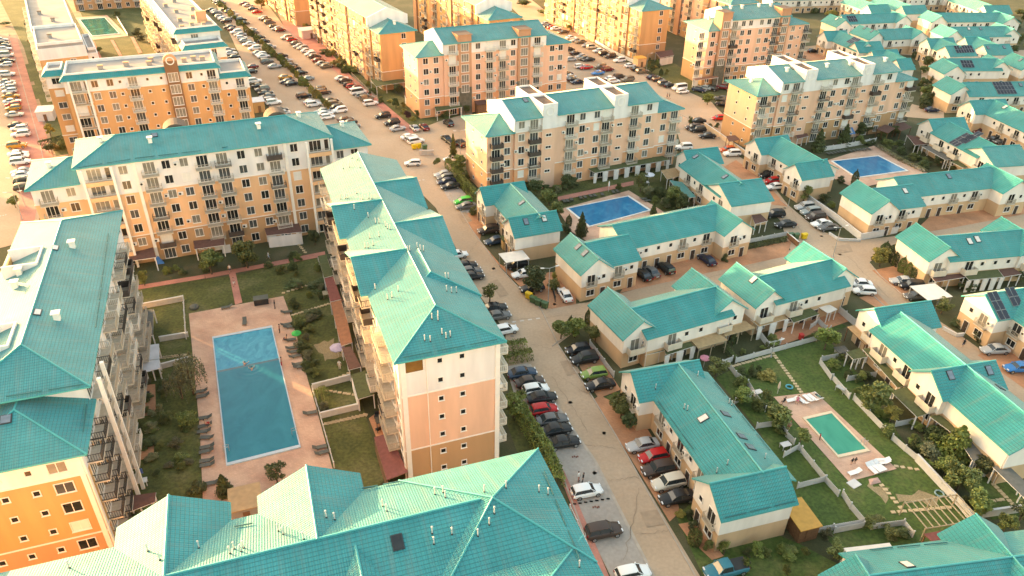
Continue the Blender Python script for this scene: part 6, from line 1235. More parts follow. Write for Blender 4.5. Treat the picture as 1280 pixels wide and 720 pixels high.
def canopy(label, quad, col, z=2.7, drop=.35, name='terrace_canopy', cat='canopy', post=WHITE, front=None, n_front=3, thick=.1):
    """quad: back-left, back-right, front-right, front-left of the roof in the photo; the front edge hangs lower"""
    Q = [at(*quad[0], z), at(*quad[1], z), at(*quad[2], z-drop), at(*quad[3], z-drop)]; c = sum(Q, Vector())/4; c.z = 0
    t = thing(name, label, cat, c); mb = MB(); f = [tuple(p-c) for p in Q]; n = (Vector(f[1])-Vector(f[0])).cross(Vector(f[2])-Vector(f[0]))
    if n.z < 0: f = f[::-1]
    mb.sheet([f], thick, CAN[col], post); mb.obj('canopy_roof', t)
    ins = lambda p: p-c-(p-c-Vector((0, 0, p.z))).normalized()*.25
    fr = (Q[3], Q[2]); pts = [fr[0]+(fr[1]-fr[0])*i/(n_front-1) for i in range(n_front)]+[Q[0], Q[1]]
    for p in pts:
        q = ins(p); b = MB(); b.box(-.07, .07, -.07, .07, 0, p.z-thick-.02, post); b.obj('post', t, (q.x, q.y, 0))
    if front == 'curtain':
        for i in range(n_front-1):
            for s in (.08, .92):
                a = fr[0]+(fr[1]-fr[0])*((i+s)/(n_front-1))-c; d = (fr[1]-fr[0]).normalized(); b = MB()
                for k in range(5): b.tube(a+d*(k*.14-.28)-Vector((0, 0, a.z)), a+d*(k*.2-.4)-Vector((0, 0, .2)), .09, CURT, 6)
                b.obj('curtain', t)
    if front == 'wall':
        a, b_ = fr[0]-c, fr[1]-c; d = (b_-a).normalized(); nn = Vector((-d.y, d.x, 0))*.06; b = MB(); a = a+d*.3; b_ = b_-d*.3
        b.prism([(a-nn).xy, (b_-nn).xy, (b_+nn).xy, (a+nn).xy], 0, Q[3].z-.35, post); b.obj('front_wall', t)
    return t
def Cq(f, *p): return [f(*q) for q in p]
canopy('flat green roof over the terrace at the top of the middle gardens', Cq(K_, (780, 145), (805, 280), (745, 296), (705, 160)), 'green'); canopy('red-brown terrace roof below the green one of the middle block', Cq(K_, (805, 287), (852, 430), (785, 446), (747, 300)), 'red'); canopy('long rust-brown terrace roof along the middle block', Cq(K_, (862, 432), (922, 700), (852, 722), (785, 450)), 'rust', n_front=4); canopy('dark brown terrace roof above the white-edged green one', Cq(J_, (912, 5), (978, 132), (902, 152), (855, 12)), 'brown'); canopy('green roof with white edge over the walled garden terrace', Cq(J_, (1010, 152), (1060, 305), (958, 336), (915, 182)), 'green', front='wall'); canopy('dark red roof nearest the end wall of the middle block', Cq(tl(320, 540, .25), (668, 5), (760, 200), (655, 240), (590, 25)), 'red', front='wall', post=WOOD)
canopy('brown porch roof at the left end of the long block', Cq(L2, (955, 102), (975, 168), (808, 192), (790, 148)), 'brown', 2.9, .5, front='wall'); canopy('dark brown awning in the middle of the long block', Cq(tl(80, 150, .2639), (612, 572), (760, 558), (760, 592), (618, 612)), 'brown', 3., .5); canopy('brown roof with a white blind at the right end of the long block', Cq(tl(270, 130, .2778), (218, 560), (372, 535), (388, 575), (228, 592)), 'brown', 3., .3, front='wall')
canopy('grey flat roof at the top of the left garden plots', Cq(L2, (885, 500), (960, 490), (955, 655), (880, 662)), 'grey'); canopy('light metal roof among the left garden plots', Cq(L1, (862, 5), (993, -12), (996, 82), (865, 98)), 'metal'); canopy('second light metal roof, sloping toward the path', Cq(L1, (868, 102), (996, 86), (1002, 140), (905, 166)), 'metal', 2.5); canopy('dark brown roof squeezed behind the nearest roof', Cq(L0, (790, 222), (975, 196), (968, 258), (778, 330)), 'brown', 2.8)
canopy('long green canopy with tied white curtains at the peach block', Cq(tl(570, 90, .2266), (715, 525), (1140, 462), (1176, 484), (765, 557)), 'green', 3., .4, front='curtain', n_front=8)
canopy('left green terrace roof of the house nearest the crossing', Cq(X_, (180, 690), (300, 655), (380, 735), (190, 780)), 'green', front=None); canopy('right green terrace roof of the house nearest the crossing', Cq(tl(640, 360, .25), (748, 275), (862, 240), (912, 290), (772, 336)), 'green', 2.7, front='curtain'); canopy('tan terrace roof between the green one and the gable', Cq(tl(640, 360, .25), (890, 256), (1030, 226), (1080, 260), (932, 302)), 'tan', 2.7, .2, post=WOODL); canopy('tan terrace roof at the end gable of the same house', Cq(tl(640, 360, .25), (1040, 196), (1165, 162), (1216, 200), (1066, 240)), 'tan', 2.7, .2, post=WOODL)
canopy('tan glazed terrace roof hung with white curtains', Cq(X_, (850, 556), (1020, 510), (1086, 550), (906, 602)), 'tan', 2.8, .2, front='curtain'); canopy('green terrace roof above the garden toys', Cq(X_, (1080, 522), (1222, 482), (1282, 522), (1120, 577)), 'green', 2.7); canopy('small white awning at the end of the twin house', Cq(tl(960, 360, .25), (248, 92), (310, 84), (348, 106), (300, 126)), 'white', 2.4, .2)
canopy('orange-tan terrace roof at the top of the right garden row', Cq(R_, (172, 602), (235, 588), (340, 690), (290, 716)), 'tan', 2.7, .2, post=WOOD); canopy('first dark green roof of the right garden row, small and square', Cq(S_, (170, 42), (252, 14), (302, 70), (212, 86)), 'green'); canopy('long dark green terrace roof of the right garden row', Cq(S_, (270, 20), (312, 14), (572, 240), (490, 264)), 'green', n_front=4); canopy('wide green terrace roof with white posts, right garden row', Cq(S_, (448, 286), (562, 250), (742, 405), (612, 446)), 'green', 2.8, .3); canopy('lower green terrace roof beside the round cloth, right garden row', Cq(S_, (687, 440), (747, 430), (947, 566), (880, 582)), 'green', n_front=4); canopy('slate grey terrace roof next below the green ones', Cq(S_, (872, 586), (947, 571), (1022, 690), (962, 722)), 'grey')
canopy('dark slate canopy at the lower right edge', Cq(T_, (1085, 40), (1160, 8), (1290, 130), (1290, 240)), 'grey', 2.7, .2); canopy('reddish brown roof beside the timber pergola', Cq(T_, (652, 456), (778, 434), (792, 478), (716, 516)), 'red', 2.6, .2, post=WOOD); canopy('pale flat shed roof behind the bottom corner roof', Cq(T_, (152, 545), (440, 512), (460, 545), (205, 612)), 'white', 2.5, .1, front='wall')
canopy('brown terrace roof beside the clipped conifers', Cq(R_, (680, 266), (832, 236), (916, 292), (726, 322)), 'brown', 2.7, .2); canopy('long green and brown terrace roof with white curtains', Cq(R_, (886, 254), (1100, 224), (1152, 290), (936, 310)), 'green', 2.8, .2, front='curtain', n_front=5); canopy('dark brown terrace roof at the end of the curtained one', Cq(R_, (1104, 224), (1205, 228), (1268, 272), (1156, 290)), 'brown', 2.8, .2)
canopy('white carport roof over a black SUV', Cq(C_, (555, 145), (705, 122), (752, 178), (602, 202)), 'white', 2.6, .15, 'carport', 'carport', METAL); canopy('pale rust-stained carport roof at the end of the lane', Cq(R_, (565, 348), (722, 330), (836, 414), (682, 438)), 'white', 2.6, .15, 'carport', 'carport', METAL)
canopy('left brown garden gazebo of the right block', Cq(tl(890, 60, .2222), (975, 430), (1032, 450), (990, 480), (925, 456)), 'brown', 2.6, .1, 'gazebo', 'gazebo', WOOD); canopy('right brown garden gazebo of the right block', Cq(tl(890, 60, .2222), (1078, 415), (1126, 446), (1062, 466), (1020, 432)), 'brown', 2.6, .1, 'gazebo', 'gazebo', WOOD); canopy('blue shade sail between the broad conifers', Cq(tl(890, 60, .2222), (735, 456), (786, 436), (808, 482), (760, 490)), 'blue', 3., .5, 'shade_sail', 'shade sail', METAL, thick=.03); canopy('dark brown awning at the right block below the stair tower', Cq(tl(890, 60, .2222), (470, 485), (530, 475), (545, 495), (480, 512)), 'brown', 2.7, .2); canopy('small dark gazebo by the court wall', Cq(tl(890, 60, .2222), (80, 495), (130, 490), (160, 515), (95, 525)), 'brown', 2.6, .1, 'gazebo', 'gazebo', WOOD)
canopy('moss green canopy at the left block beside the long car park', Cq(tl(500, 20, .1806), (240, 628), (425, 612), (432, 630), (252, 662)), 'green', 3., .3); canopy('green canopy at the foot of the apricot block', Cq(N2, (570, 396), (738, 396), (750, 410), (600, 432)), 'green', 3., .3, n_front=4); canopy('dark terrace roof right of the hipped apricot end', Cq(Z_, (255, 325), (360, 310), (372, 345), (285, 362)), 'brown', 3., .2, front='wall'); canopy('red awning at the foot of the brown-bayed block', Cq(Z_, (490, 488), (640, 470), (652, 484), (505, 502)), 'rust', 3., .3)
canopy('teal garden roof beside the long terrace', Cq(Y_, (345, 405), (425, 418), (510, 510), (430, 520)), 'teal', 2.8, .2); canopy('tan flat roof between the curtained canopy and the row house', Cq(Y_, (290, 345), (385, 325), (410, 380), (330, 400)), 'tan', 2.7, .1); canopy('brown terrace roof with glass ends at the back street', Cq(Y_, (855, 622), (905, 610), (960, 660), (880, 680)), 'brown', 2.7, .1); canopy('brown flat terrace beside the upper pool garden', Cq(Q_, (545, 122), (625, 135), (690, 180), (600, 188)), 'brown', 2.7, .2, n_front=4); canopy('long low terrace roof of the solar panel house', Cq(Q_, (640, 195), (690, 190), (850, 270), (790, 280)), 'grey', 2.7, .2, n_front=4); canopy('moss green terrace roof of the solar panel house', Cq(Q_, (820, 290), (880, 280), (965, 315), (900, 330)), 'green', 2.7, .2)
def hut(label, x, y, w, d, h, m, roofm, rz=20, slope=.35, over=.2, name='garden_shed', cat='shed', doorm=WOOD):
    t = thing(name, label, cat, at(x, y, 0), radians(rz)); b = MB(); b.box(-w/2, w/2, -d/2, d/2, 0, h, m); b.obj('wall', t)
    b = MB(); b.sheet([[(-w/2-over, -d/2-over, h+.15), (w/2+over, -d/2-over, h+.15), (w/2+over, d/2+over, h+.15+slope), (-w/2-over, d/2+over, h+.15+slope)]], .12, roofm); b.obj('shed_roof', t)
    b = MB(); b.box(-.4, .4, -.06, -.002, .05, min(h-.2, 1.95), doorm); b.obj('door', t, (0, -d/2, 0)); return t
hut('orange-roofed wooden shed at the end wall of the nearest row house', *U_(1140, 420), 2.6, 4., 2.2, WOOD, CAN['orange'], 17, .3); hut('brown gabled shed in front of the left white tower', *tl(500, 20, .1806)(572, 660), 4.6, 4., 2.7, WOOD, CAN['brown'], 24, .8); hut('ochre kiosk at the corner of the flat-roofed block', *N_(340, 690), 3., 4., 3., AMBER, CAN['metal'], 25, .1); hut('orange kiosk at the apricot block of the upper car park', *Z_(155, 415), 3.4, 3., 3., ORANGE, CAN['orange'], 25, .1); hut('pale rendered pool plant room behind the nearest roof', *G_(270, 320), 3.4, 3.6, 2.4, FLATR, CAN['tan'], 20, .05); hut('small brown kiosk with a green roof beside the white carport', *C_(605, 110), 1.8, 1.4, 2., AMBER, CAN['green'], 20, .3); hut('orange garden hut at the corner of the far row house', *P_(845, 690), 3., 3., 2.4, mat('orange_wood', (.50, .16, .03), .8, .15, 2.), CAN['tan'], 8, .1); hut('white garden cabin beside the lawn of the left brown-bayed block', *N2(772, 520), 2.6, 2.4, 2.4, FENW, CAN['brown'], 20, .6); hut('pink rendered ground floor annex of the far apricot block', *N2(270, 185), 7., 5., 3., mat('pink_render', (.72, .50, .44), .85, .08), CAN['white'], 30, .1); hut('white garden box at the left block beside the car row', *L3(300, 20), 4., 5., 2.6, FENW, CAN['white'], 20, .1); hut('small grey garden box in the top terrace garden', *S_(130, 60), 1.6, 1.2, 1., METAL, CAN['grey'], 15, .05)
# timber pergola
p0 = at(*T_(735, 395)); t = thing('pergola', 'open timber pergola of pale slats over bare ground', 'pergola', p0, radians(12))
for i in range(9): b = MB(); b.box(-.05, .05, -2., 2.2, 2.2, 2.32, WOODL); b.obj('rafter', t, (-3.6+i*.9, 0, 0))
for y in (-1.9, 2.1): b = MB(); b.box(-3.8, 3.8, y-.05, y+.05, 2.05, 2.199, WOODL); b.obj('beam', t)
for x in (-3.7, 0, 3.7):
    for y in (-1.9, 2.1): b = MB(); b.box(-.06, .06, -.06, .06, 0, 2.049, WOODL); b.obj('post', t, (x, y, 0))
# ------------------------------------------------------------------ bins, lamps
BIN = {'yellow': mat('yellow_plastic', (.70, .45, .02), .5, .08), 'green': mat('green_plastic', (.06, .12, .05), .5, .12)}
def bin_(label, x, y, c, rz=20):
    t = thing('waste_bin', label, 'bin', at(x, y, .05), radians(rz), 'waste bins'); m = BIN[c]
    b = MB(); R = [[(-.55*k, -.42*k, z), (.55*k, -.42*k, z), (.55*k, .42*k, z), (-.55*k, .42*k, z)] for z, k in ((.12, .86), (1.05, 1.), (1.1, 1.06), (1.14, 1.06))]; b.rings(R, m); b.obj('body', t)
    b = MB(); R = [[(-.58, -.46*cos(a)-0, 1.145+.0+.16*sin(a)), (.58, -.46*cos(a), 1.145+.16*sin(a))] for a in [pi*i/8 for i in range(9)]]; b.rings([[r[0] for r in R], [r[1] for r in R]], m); b.obj('lid', t)
    for sx in (-.4, .4):
        for sy in (-.3, .3): b = MB(); b.tube((sx-.04, sy, .08), (sx+.04, sy, .08), .08, DARK, 8); b.obj('wheel', t)
bin_('yellow waste bin heading the row of bins at the corner', *C_(745, 425), 'yellow', -35); bin_('green waste bin next to the yellow one at the corner', *C_(772, 450), 'green', -35); bin_('middle green waste bin at the corner', *C_(805, 468), 'green', -35); bin_('last green waste bin, nearest the street crossing', *C_(845, 484), 'green', -35)
bin_('yellow waste bin beside the brick court hedge', *X_(1182, 52), 'yellow'); bin_('left green waste bin beside the brick court hedge', *X_(1098, 50), 'green'); bin_('right green waste bin beside the brick court hedge', *X_(1132, 52), 'green'); bin_('yellow waste bin at the long car park', *B_(28, 212), 'yellow', 30); bin_('second yellow waste bin at the long car park', *B_(58, 206), 'yellow', 30); bin_('green waste bin behind the two yellow ones at the long car park', *B_(95, 215), 'green', 30)
fence('grey screen in front of the car park bins', [B_(62, 250), B_(140, 250), B_(150, 248)], 1.3, 'wall', FENG); fence('grey wooden bin screen at the brick court', [(983, 297), (997, 309)], 1.2, 'wall', WOOD)
def lamp(label, x, y, h=6.5, arms=2, rz=20):
    t = thing('street_lamp', label, 'street lamp', at(x, y, .05), radians(rz), 'street lamps'); b = MB(); b.tube((0, 0, 0), (0, 0, h), .075, METAL, 8, .05); b.tube((0, 0, 0), (0, 0, .3), .16, METAL, 8, .12); b.obj('pole', t)
    for s in ((-1, 1) if arms == 2 else (1,)):
        b = MB(); b.tube((0, 0, h-.05), (s*1.1, 0, h+.2), .04, METAL, 6); b.obj('arm', t); b = MB(); R = [[(s*x, -w, z), (s*x, w, z), (s*x, w*.7, z+.1), (s*x, -w*.7, z+.1)] for x, w, z in ((1.0, .08, h+.14), (1.25, .17, h+.16), (1.6, .15, h+.2), (1.75, .06, h+.24))]
        b.rings(R if s > 0 else R[::-1], FENW); b.obj('lamp_head', t)
lamp('street lamp at the street crossing near the curved wall', *R_(85, 165)); lamp('street lamp beside the bins and the white sedan', *C_(865, 450), 7.); lamp('street lamp at the left edge crossing', *L3(140, 650), 6.); lamp('street lamp on the pink corner at the left edge', *L3(160, 570), 6.5); lamp('street lamp beside the tall conifer hedge', *B_(318, 255), 6.5); lamp('street lamp at the orange kiosk', *Z_(198, 450), 6., 1); lamp('garden lamp at the picket fence of the long lawn', *V_(978, 72), 3., 1); lamp('street lamp at the back street corner house', *Y_(1085, 570), 6., 1)
# ------------------------------------------------------------------ loungers, parasols, people
LG = mat('grey_green_lounger', (.105, .105, .085), .7, .12); LW = mat('white_lounger', (.78, .75, .72), .6, .05)
def lounger_meshes(m):
    f = MB(); f.box(-.95, .35, -.33, .33, .26, .33, m)
    bk = MB(); bk.face([(.36, -.33, .30), (.95, -.33, .62), (.95, .33, .62), (.36, .33, .30)], m); bk.face([(.36, .33, .24), (.95, .33, .56), (.95, -.33, .56), (.36, -.33, .24)], m)
    for s in (-.33, .33): bk.face([(.36, s, .24), (.95, s, .56), (.95, s, .62), (.36, s, .30)], m)
    bk.face([(.95, -.33, .56), (.95, .33, .56), (.95, .33, .62), (.95, -.33, .62)], m)
    lg = MB(); lg.tube((0, 0, 0), (0, 0, .255), .035, m, 6)
    return f.mesh('seat'), bk.mesh('backrest'), lg.mesh('leg')
LGM = {'g': lounger_meshes(LG), 'w': lounger_meshes(LW)}
def lounger(label, x, y, rz, c='g', group='sun loungers'):
    t = thing('sun_lounger', label, 'sun lounger', at(x, y, .06), radians(rz+rnd.uniform(-8, 8)), group); s, bk, lg = LGM[c]
    link('seat', s, t); link('backrest', bk, t)
    for q in ((-.85, -.27), (-.85, .27), (.3, -.27), (.3, .27)): link('leg', lg, t, (*q, 0))
p1f = tl(230, 390, .2917)
for i, (x, y) in enumerate(((75, 345), (82, 365), (92, 458), (92, 492), (88, 517), (101, 543), (101, 583), (98, 602), (100, 642), (102, 660))): lounger('%s grey lounger from the willow, left side of the big pool' % ORD[i], *p1f(x, y), 20 if i != 5 else -5)
for i, (x, y) in enumerate(((440, 58), (452, 68), (440, 5), (455, 124), (462, 158), (468, 176), (476, 195), (490, 228), (496, 240), (540, 438), (582, 585), (592, 608))): lounger('%s grey lounger from the top, right side of the big pool' % ORD[i], *p1f(x, y), 200)
lounger('grey lounger standing alone at the head of the big pool', *K_(250, 578), 110); lounger('grey lounger folded at the top edge of the big pool deck', *K_(140, 486), 30); lounger('grey lounger under the dark conifer behind the nearest roof', *tl(0, 540, .25)(1060, 262), 20)
for i, (x, y) in enumerate(((262, 292), (280, 290), (298, 284), (345, 275), (366, 271), (395, 266), (415, 263), (452, 258), (508, 246), (528, 242))): lounger('%s lounger from the left behind the small blue pool' % ORD[i], *W4(x, y), 285)
for i, (x, y) in enumerate(((655, 278), (672, 288))): lounger('%s lounger at the right side of the small blue pool' % ORD[i], *W4(x, y), 200)
for i, (x, y) in enumerate(((60, 247), (80, 244), (100, 240), (120, 236), (140, 232), (160, 230), (200, 230), (222, 227), (244, 224), (266, 222), (288, 220), (312, 217))): lounger('%s lounger from the left behind the upper right pool' % ORD[i], *Q_(x, y), 290)
r3 = tl(960, 360, .25); r4 = tl(960, 540, .25)
for i, (x, y, a) in enumerate(((172, 572, -65), (198, 560, -65), (222, 556, -65), (246, 548, -65), (118, 566, 10))): lounger('%s white lounger from the left at the top of the turquoise pool' % ORD[i], *r3(x, y), a, 'w')
for i, (x, y, a) in enumerate(((430, 208, 20), (515, 190, 115), (536, 182, 115), (556, 175, 115), (572, 148, 5), (572, 158, 5))): lounger('%s white lounger from the left below the turquoise pool' % ORD[i], *r4(x, y), a, 'w')
def parasol(label, x, y, col, open_=True, r=1.2, h=2.3):
    m = mat('parasol_'+col[0], col[1], .9, .06); t = thing('parasol', label, 'parasol', at(x, y, .05)); b = MB(); b.tube((0, 0, 0), (0, 0, h), .03, FENW, 6); b.obj('pole', t); b = MB(); n = 8
    if open_:
        for i in range(n):
            p, q = 2*pi*i/n, 2*pi*(i+1)/n; a, c, z = (r*cos(p), r*sin(p), h-.35), (r*cos(q), r*sin(q), h-.35), (0, 0, h+.05); b.face([a, c, z], m); b.face([a, (a[0], a[1], h-.5), (c[0], c[1], h-.5), c], m)
    else: b.rings([[(k*cos(2*pi*i/n), k*sin(2*pi*i/n), z) for i in range(n)] for k, z in ((.10, h-1.35), (.2, h-1.1), (.14, h-.3), (.03, h+.05))], m)
    b.obj('canopy', t)
parasol('small bright green open parasol by the big pool', *K_(580, 690), ('green', (.03, .40, .09)), True, .8, 1.9); parasol('closed beige parasol on the long lawn', *V_(1018, 300), ('beige', (.60, .46, .36)), False); parasol('pink parasol standing by the garden hedge', *V_(556, 135), ('pink', (.60, .22, .27)), True, .8, 2.2); parasol('closed white parasol at the foot of the pink path', *W4(482, 238), ('white', (.72, .68, .64)), False, 1.2, 2.6); parasol('open white parasol over the garden tables', *W4(682, 190), ('linen', (.66, .66, .70)), True, 1.3); parasol('lilac parasol at the edge of the rust-brown roof', *J_(835, 70), ('lilac', (.42, .36, .48)), True, 1.2, 2.2)
def person(label, x, y, pose, top, legs, hair=(.03, .02, .015), rz=0, z=.06, sc=1.):
    J = {'stand': dict(pel=(0, 0, .95), ch=(0, .02, 1.38), nk=(0, .02, 1.5), kl=(-.1, -.02, .5), fl=(-.11, 0, .06), kr=(.1, -.02, .5), fr=(.11, 0, .06), el=(-.27, .03, 1.12), hl=(-.29, -.06, .86), er=(.27, .03, 1.12), hr=(.29, -.06, .86)),
         'walk': dict(pel=(0, 0, .93), ch=(0, -.03, 1.36), nk=(0, -.03, 1.49), kl=(-.1, -.18, .52), fl=(-.1, -.28, .08), kr=(.1, .08, .5), fr=(.1, .36, .12), el=(-.26, .12, 1.12), hl=(-.28, .06, .88), er=(.26, -.12, 1.12), hr=(.28, -.26, .92)),
         'sit': dict(pel=(0, 0, .45), ch=(0, .10, .88), nk=(0, .11, 1.0), kl=(-.12, -.42, .52), fl=(-.13, -.48, .08), kr=(.12, -.42, .52), fr=(.13, -.48, .08), el=(-.26, 0, .66), hl=(-.2, -.22, .56), er=(.26, 0, .66), hr=(.2, -.22, .56)),
         'lie': dict(pel=(0, 0, .42), ch=(0, .44, .56), nk=(0, .55, .62), kl=(-.12, -.42, .46), fl=(-.14, -.85, .36), kr=(.12, -.42, .46), fr=(.14, -.85, .36), el=(-.28, .25, .48), hl=(-.24, 0, .44), er=(.28, .25, .48), hr=(.24, 0, .44)),
         'swim': dict(pel=(0, .55, -.1), ch=(0, .12, .06), nk=(0, .02, .14), kl=(-.1, .95, -.12), fl=(-.1, 1.3, -.1), kr=(.1, .95, -.12), fr=(.1, 1.3, -.1), el=(-.36, -.1, .03), hl=(-.42, -.38, .05), er=(.36, -.1, .03), hr=(.42, -.38, .05))}[pose]
    t = thing('person', label, 'person', at(x, y, z), radians(rz)); mb = MB(); MT = mat('cloth_%02x%02x%02x' % tuple(int(c*255) for c in top), top, .9, .05); ML = mat('cloth_%02x%02x%02x' % tuple(int(c*255) for c in legs), legs, .9, .05)
    def limb(a, b, r0, r1, m): mb.tube(a, b, r0, m, 8, r1); mb.ball(b, r1, m, 8, 4)
    pel, ch, nk = J['pel'], J['ch'], J['nk']; V = Vector
    d = (V(ch)-V(pel)).normalized(); rt = V((1, 0, 0)); fwd = d.cross(rt)
    R = []
    for k, w, dp in ((-.12, .15, .11), (0, .17, .12), (.35, .14, .10), (.8, .19, .125), (1.05, .17, .10), (1.18, .07, .06)):
        c = V(pel)+(V(ch)-V(pel))*k; R.append([tuple(c+rt*w*cos(a)+fwd*dp*sin(a)) for a in [2*pi*i/10 for i in range(10)]])
    mb.rings(R, MT)
    for s, k, f in ((-1, 'kl', 'fl'), (1, 'kr', 'fr')):
        limb((s*.09, pel[1], pel[2]-.02), J[k], .088, .06, ML); limb(J[k], J[f], .058, .04, SKIN if pose != 'stand' else ML); ft = V(J[f]); limb(ft, ft+V((0, -.16, -.02)), .042, .035, DARK if pose in ('stand', 'walk') else SKIN)
    for s, e, h in ((-1, 'el', 'hl'), (1, 'er', 'hr')):
        sh = V(ch)+rt*s*.19+d*.03; limb(tuple(sh), J[e], .052, .042, MT if pose == 'stand' else SKIN); limb(J[e], J[h], .04, .03, SKIN); hd = V(J[h]); q = (hd-V(J[e])).normalized()
        mb.ball(tuple(hd+q*.05), .042, SKIN, 8, 4)
        for i in range(4): mb.tube(hd+q*.06+rt*(i-1.5)*.018, hd+q*(.12+.012*(i in (1, 2)))+rt*(i-1.5)*.02+fwd*.01, .009, SKIN, 5, .007)
        mb.tube(hd+q*.04, hd+q*.09-rt*s*.045, .01, SKIN, 5, .008)
    hc = V(nk)+d*.13 if pose in ('stand', 'walk', 'sit') else V(nk)+V((0, .06 if pose == 'lie' else -.04, .1)); mb.tube(nk, hc, .05, SKIN, 8); mb.ball(tuple(hc), .098, SKIN, 10, 8, 1.18)
    mb.ball((hc.x, hc.y-.098, hc.z), .018, SKIN, 6, 4); 
    for s in (-1, 1): mb.ball((hc.x+s*.035, hc.y-.085, hc.z+.02), .012, DARK, 6, 4); mb.ball((hc.x+s*.098, hc.y, hc.z), .022, SKIN, 6, 4)
    mb.obj('body', t, smooth=60); b = MB(); hm = mat('hair_%d' % int(hair[0]*1000), hair, .8, 0); b.ball((hc.x, hc.y+.022, hc.z+.03), .106, hm, 10, 6, 1.08); b.obj('hair', t, smooth=60); t.scale = (sc, sc, sc)
NAV, RED, WHT, BLK, PNK, BLU = (.03, .04, .09), (.5, .03, .03), (.75, .72, .68), (.025, .025, .025), (.6, .2, .25), (.06, .2, .45)
person('swimmer with shoulders out of the water in the middle of the big pool', *J_(292, 142), 'swim', (.50, .29, .20), NAV, rz=200, z=.2); person('second swimmer farther up in the big pool', *J_(252, 110), 'swim', (.45, .26, .18), BLK, rz=180, z=.2); person('person in red shorts standing at the right pool edge', *J_(482, 128), 'stand', (.45, .25, .17), RED, rz=-90)
person('person in dark swimwear near the top right loungers', *K_(440, 488), 'stand', BLK, BLK, rz=-60); person('person standing by the pool corner loungers', *K_(470, 640), 'stand', (.42, .2, .15), BLK, rz=-90); person('sunbather sitting on a lounger under the green parasol', *K_(510, 690), 'sit', (.5, .29, .2), RED, rz=-90); person('person in white walking on the pink cross path', *K_(400, 182), 'walk', WHT, (.35, .4, .5), rz=100); person('person in white shirt walking down the pink pool path', *K_(160, 262), 'walk', WHT, NAV, rz=10); person('second person walking down the pink pool path, nearer the pool', *K_(186, 345), 'walk', (.55, .25, .22), WHT, rz=10)
person('sunbather sitting on a lounger at the left pool side', *p1f(96, 488), 'sit', (.5, .29, .2), RED, rz=110); person('person in white standing on the grass by the lilac parasol', *J_(845, 148), 'stand', WHT, WHT, rz=0)
person('person in a striped top standing in the empty parking bays', *E_(1055, 128), 'stand', WHT, (.5, .2, .15), rz=60); person('person dressed in black standing in the empty parking bays', *E_(1082, 135), 'stand', BLK, BLK, rz=-100)
person('child in black standing below the turquoise pool', *r4(415, 165), 'stand', BLK, (.5, .29, .2), rz=180, sc=.75); person('child with dark hair beside the other below the turquoise pool', *r4(432, 160), 'stand', BLK, (.5, .29, .2), rz=170, sc=.72); person('child in red at the left edge of the turquoise pool', *r4(256, 40), 'stand', RED, BLK, rz=80, sc=.7); person('person sitting at the corner of the turquoise pool deck', *r3(78, 578), 'sit', BLK, BLK, rz=-60); person('person in pink sitting among the white loungers', *r3(146, 572), 'sit', PNK, PNK, rz=-30); person('person in dark clothes lying on a white lounger', *r3(246, 550), 'lie', (.03, .2, .18), BLK, rz=205); person('person with red hair sitting on the lawn by the round tree', *r3(105, 700), 'sit', (.5, .3, .2), (.3, .05, .02), (.4, .08, .02), rz=-40)
person('person in dark clothes walking on the lane', *r3(972, 297), 'walk', BLK, NAV, rz=150); person('left of two people walking in the upper car park', *Z_(328, 616), 'walk', (.4, .12, .08), BLK, rz=60); person('right of two people walking in the upper car park', *Z_(342, 616), 'walk', BLK, (.2, .15, .1), rz=60)
def simple(name, label, cat, x, y, build, rz=20, z=.05):
    t = thing(name, label, cat, at(x, y, z), radians(rz)); b = MB(); build(b); b.obj('body' if name not in ('garden_table',) else 'tabletop', t); return t
simple('deck_box', 'black storage box at the top of the big pool deck', 'storage box', *K_(355, 455), lambda b: (b.box(-1.2, 1.2, -.7, .7, 0, 1.1, TRIMB), b.box(-1.25, 1.25, -.75, .75, 1.101, 1.2, LG)), 20)
simple('boulder_cover', 'dark covered heap at the top left of the pool deck', 'cover', *L2(1215, 485), lambda b: b.ball((0, 0, .2), .8, LG, 10, 6, .6), 20); simple('kids_pool', 'small blue paddling pool on the long lawn', 'paddling pool', *V_(1092, 262), lambda b: [b.tube((.5*cos(i*.785), .5*sin(i*.785), .15), (.5*cos((i+1)*.785), .5*sin((i+1)*.785), .15), .12, mat('aqua_plastic', (.05, .30, .36), .5, .05), 6) for i in range(8)])
simple('hose_ring', 'grey blue ring lying on the bare lawn', 'ring', *T_(750, 207), lambda b: [b.tube((.55*cos(i*.785), .55*sin(i*.785), .1), (.55*cos((i+1)*.785), .55*sin((i+1)*.785), .1), .1, mat('grey_blue_plastic', (.20, .32, .34), .5, .05), 6) for i in range(8)]); simple('paving_slab', 'white paving slab lying on the lawn below the pool', 'slab', *T_(217, 145), lambda b: b.box(-.75, .75, -.6, .6, 0, .1, FENW), 30); simple('cloth_pile', 'pinkish sheet lying on the lawn below the pool', 'sheet', *T_(340, 128), lambda b: b.rings([[(-.9, -.4, .02), (.8, -.5, .02), (1., .4, .02), (-.4, .5, .02)], [(-.3, -.1, .3), (.3, -.2, .3), (.4, .1, .3), (-.1, .2, .3)]], mat('pink_cloth', (.55, .33, .27), .9, .1)))
def table_set(label, x, y, m=WOOD, rz=20, chairs=2):
    t = thing('garden_table', label, 'garden table', at(x, y, .1), radians(rz)); b = MB(); b.box(-.7, .7, -.45, .45, .7, .76, m); b.obj('tabletop', t)
    for q in ((-.6, -.38), (.6, -.38), (-.6, .38), (.6, .38)): b = MB(); b.box(-.04, .04, -.04, .04, 0, .699, m); b.obj('leg', t, (*q, 0))
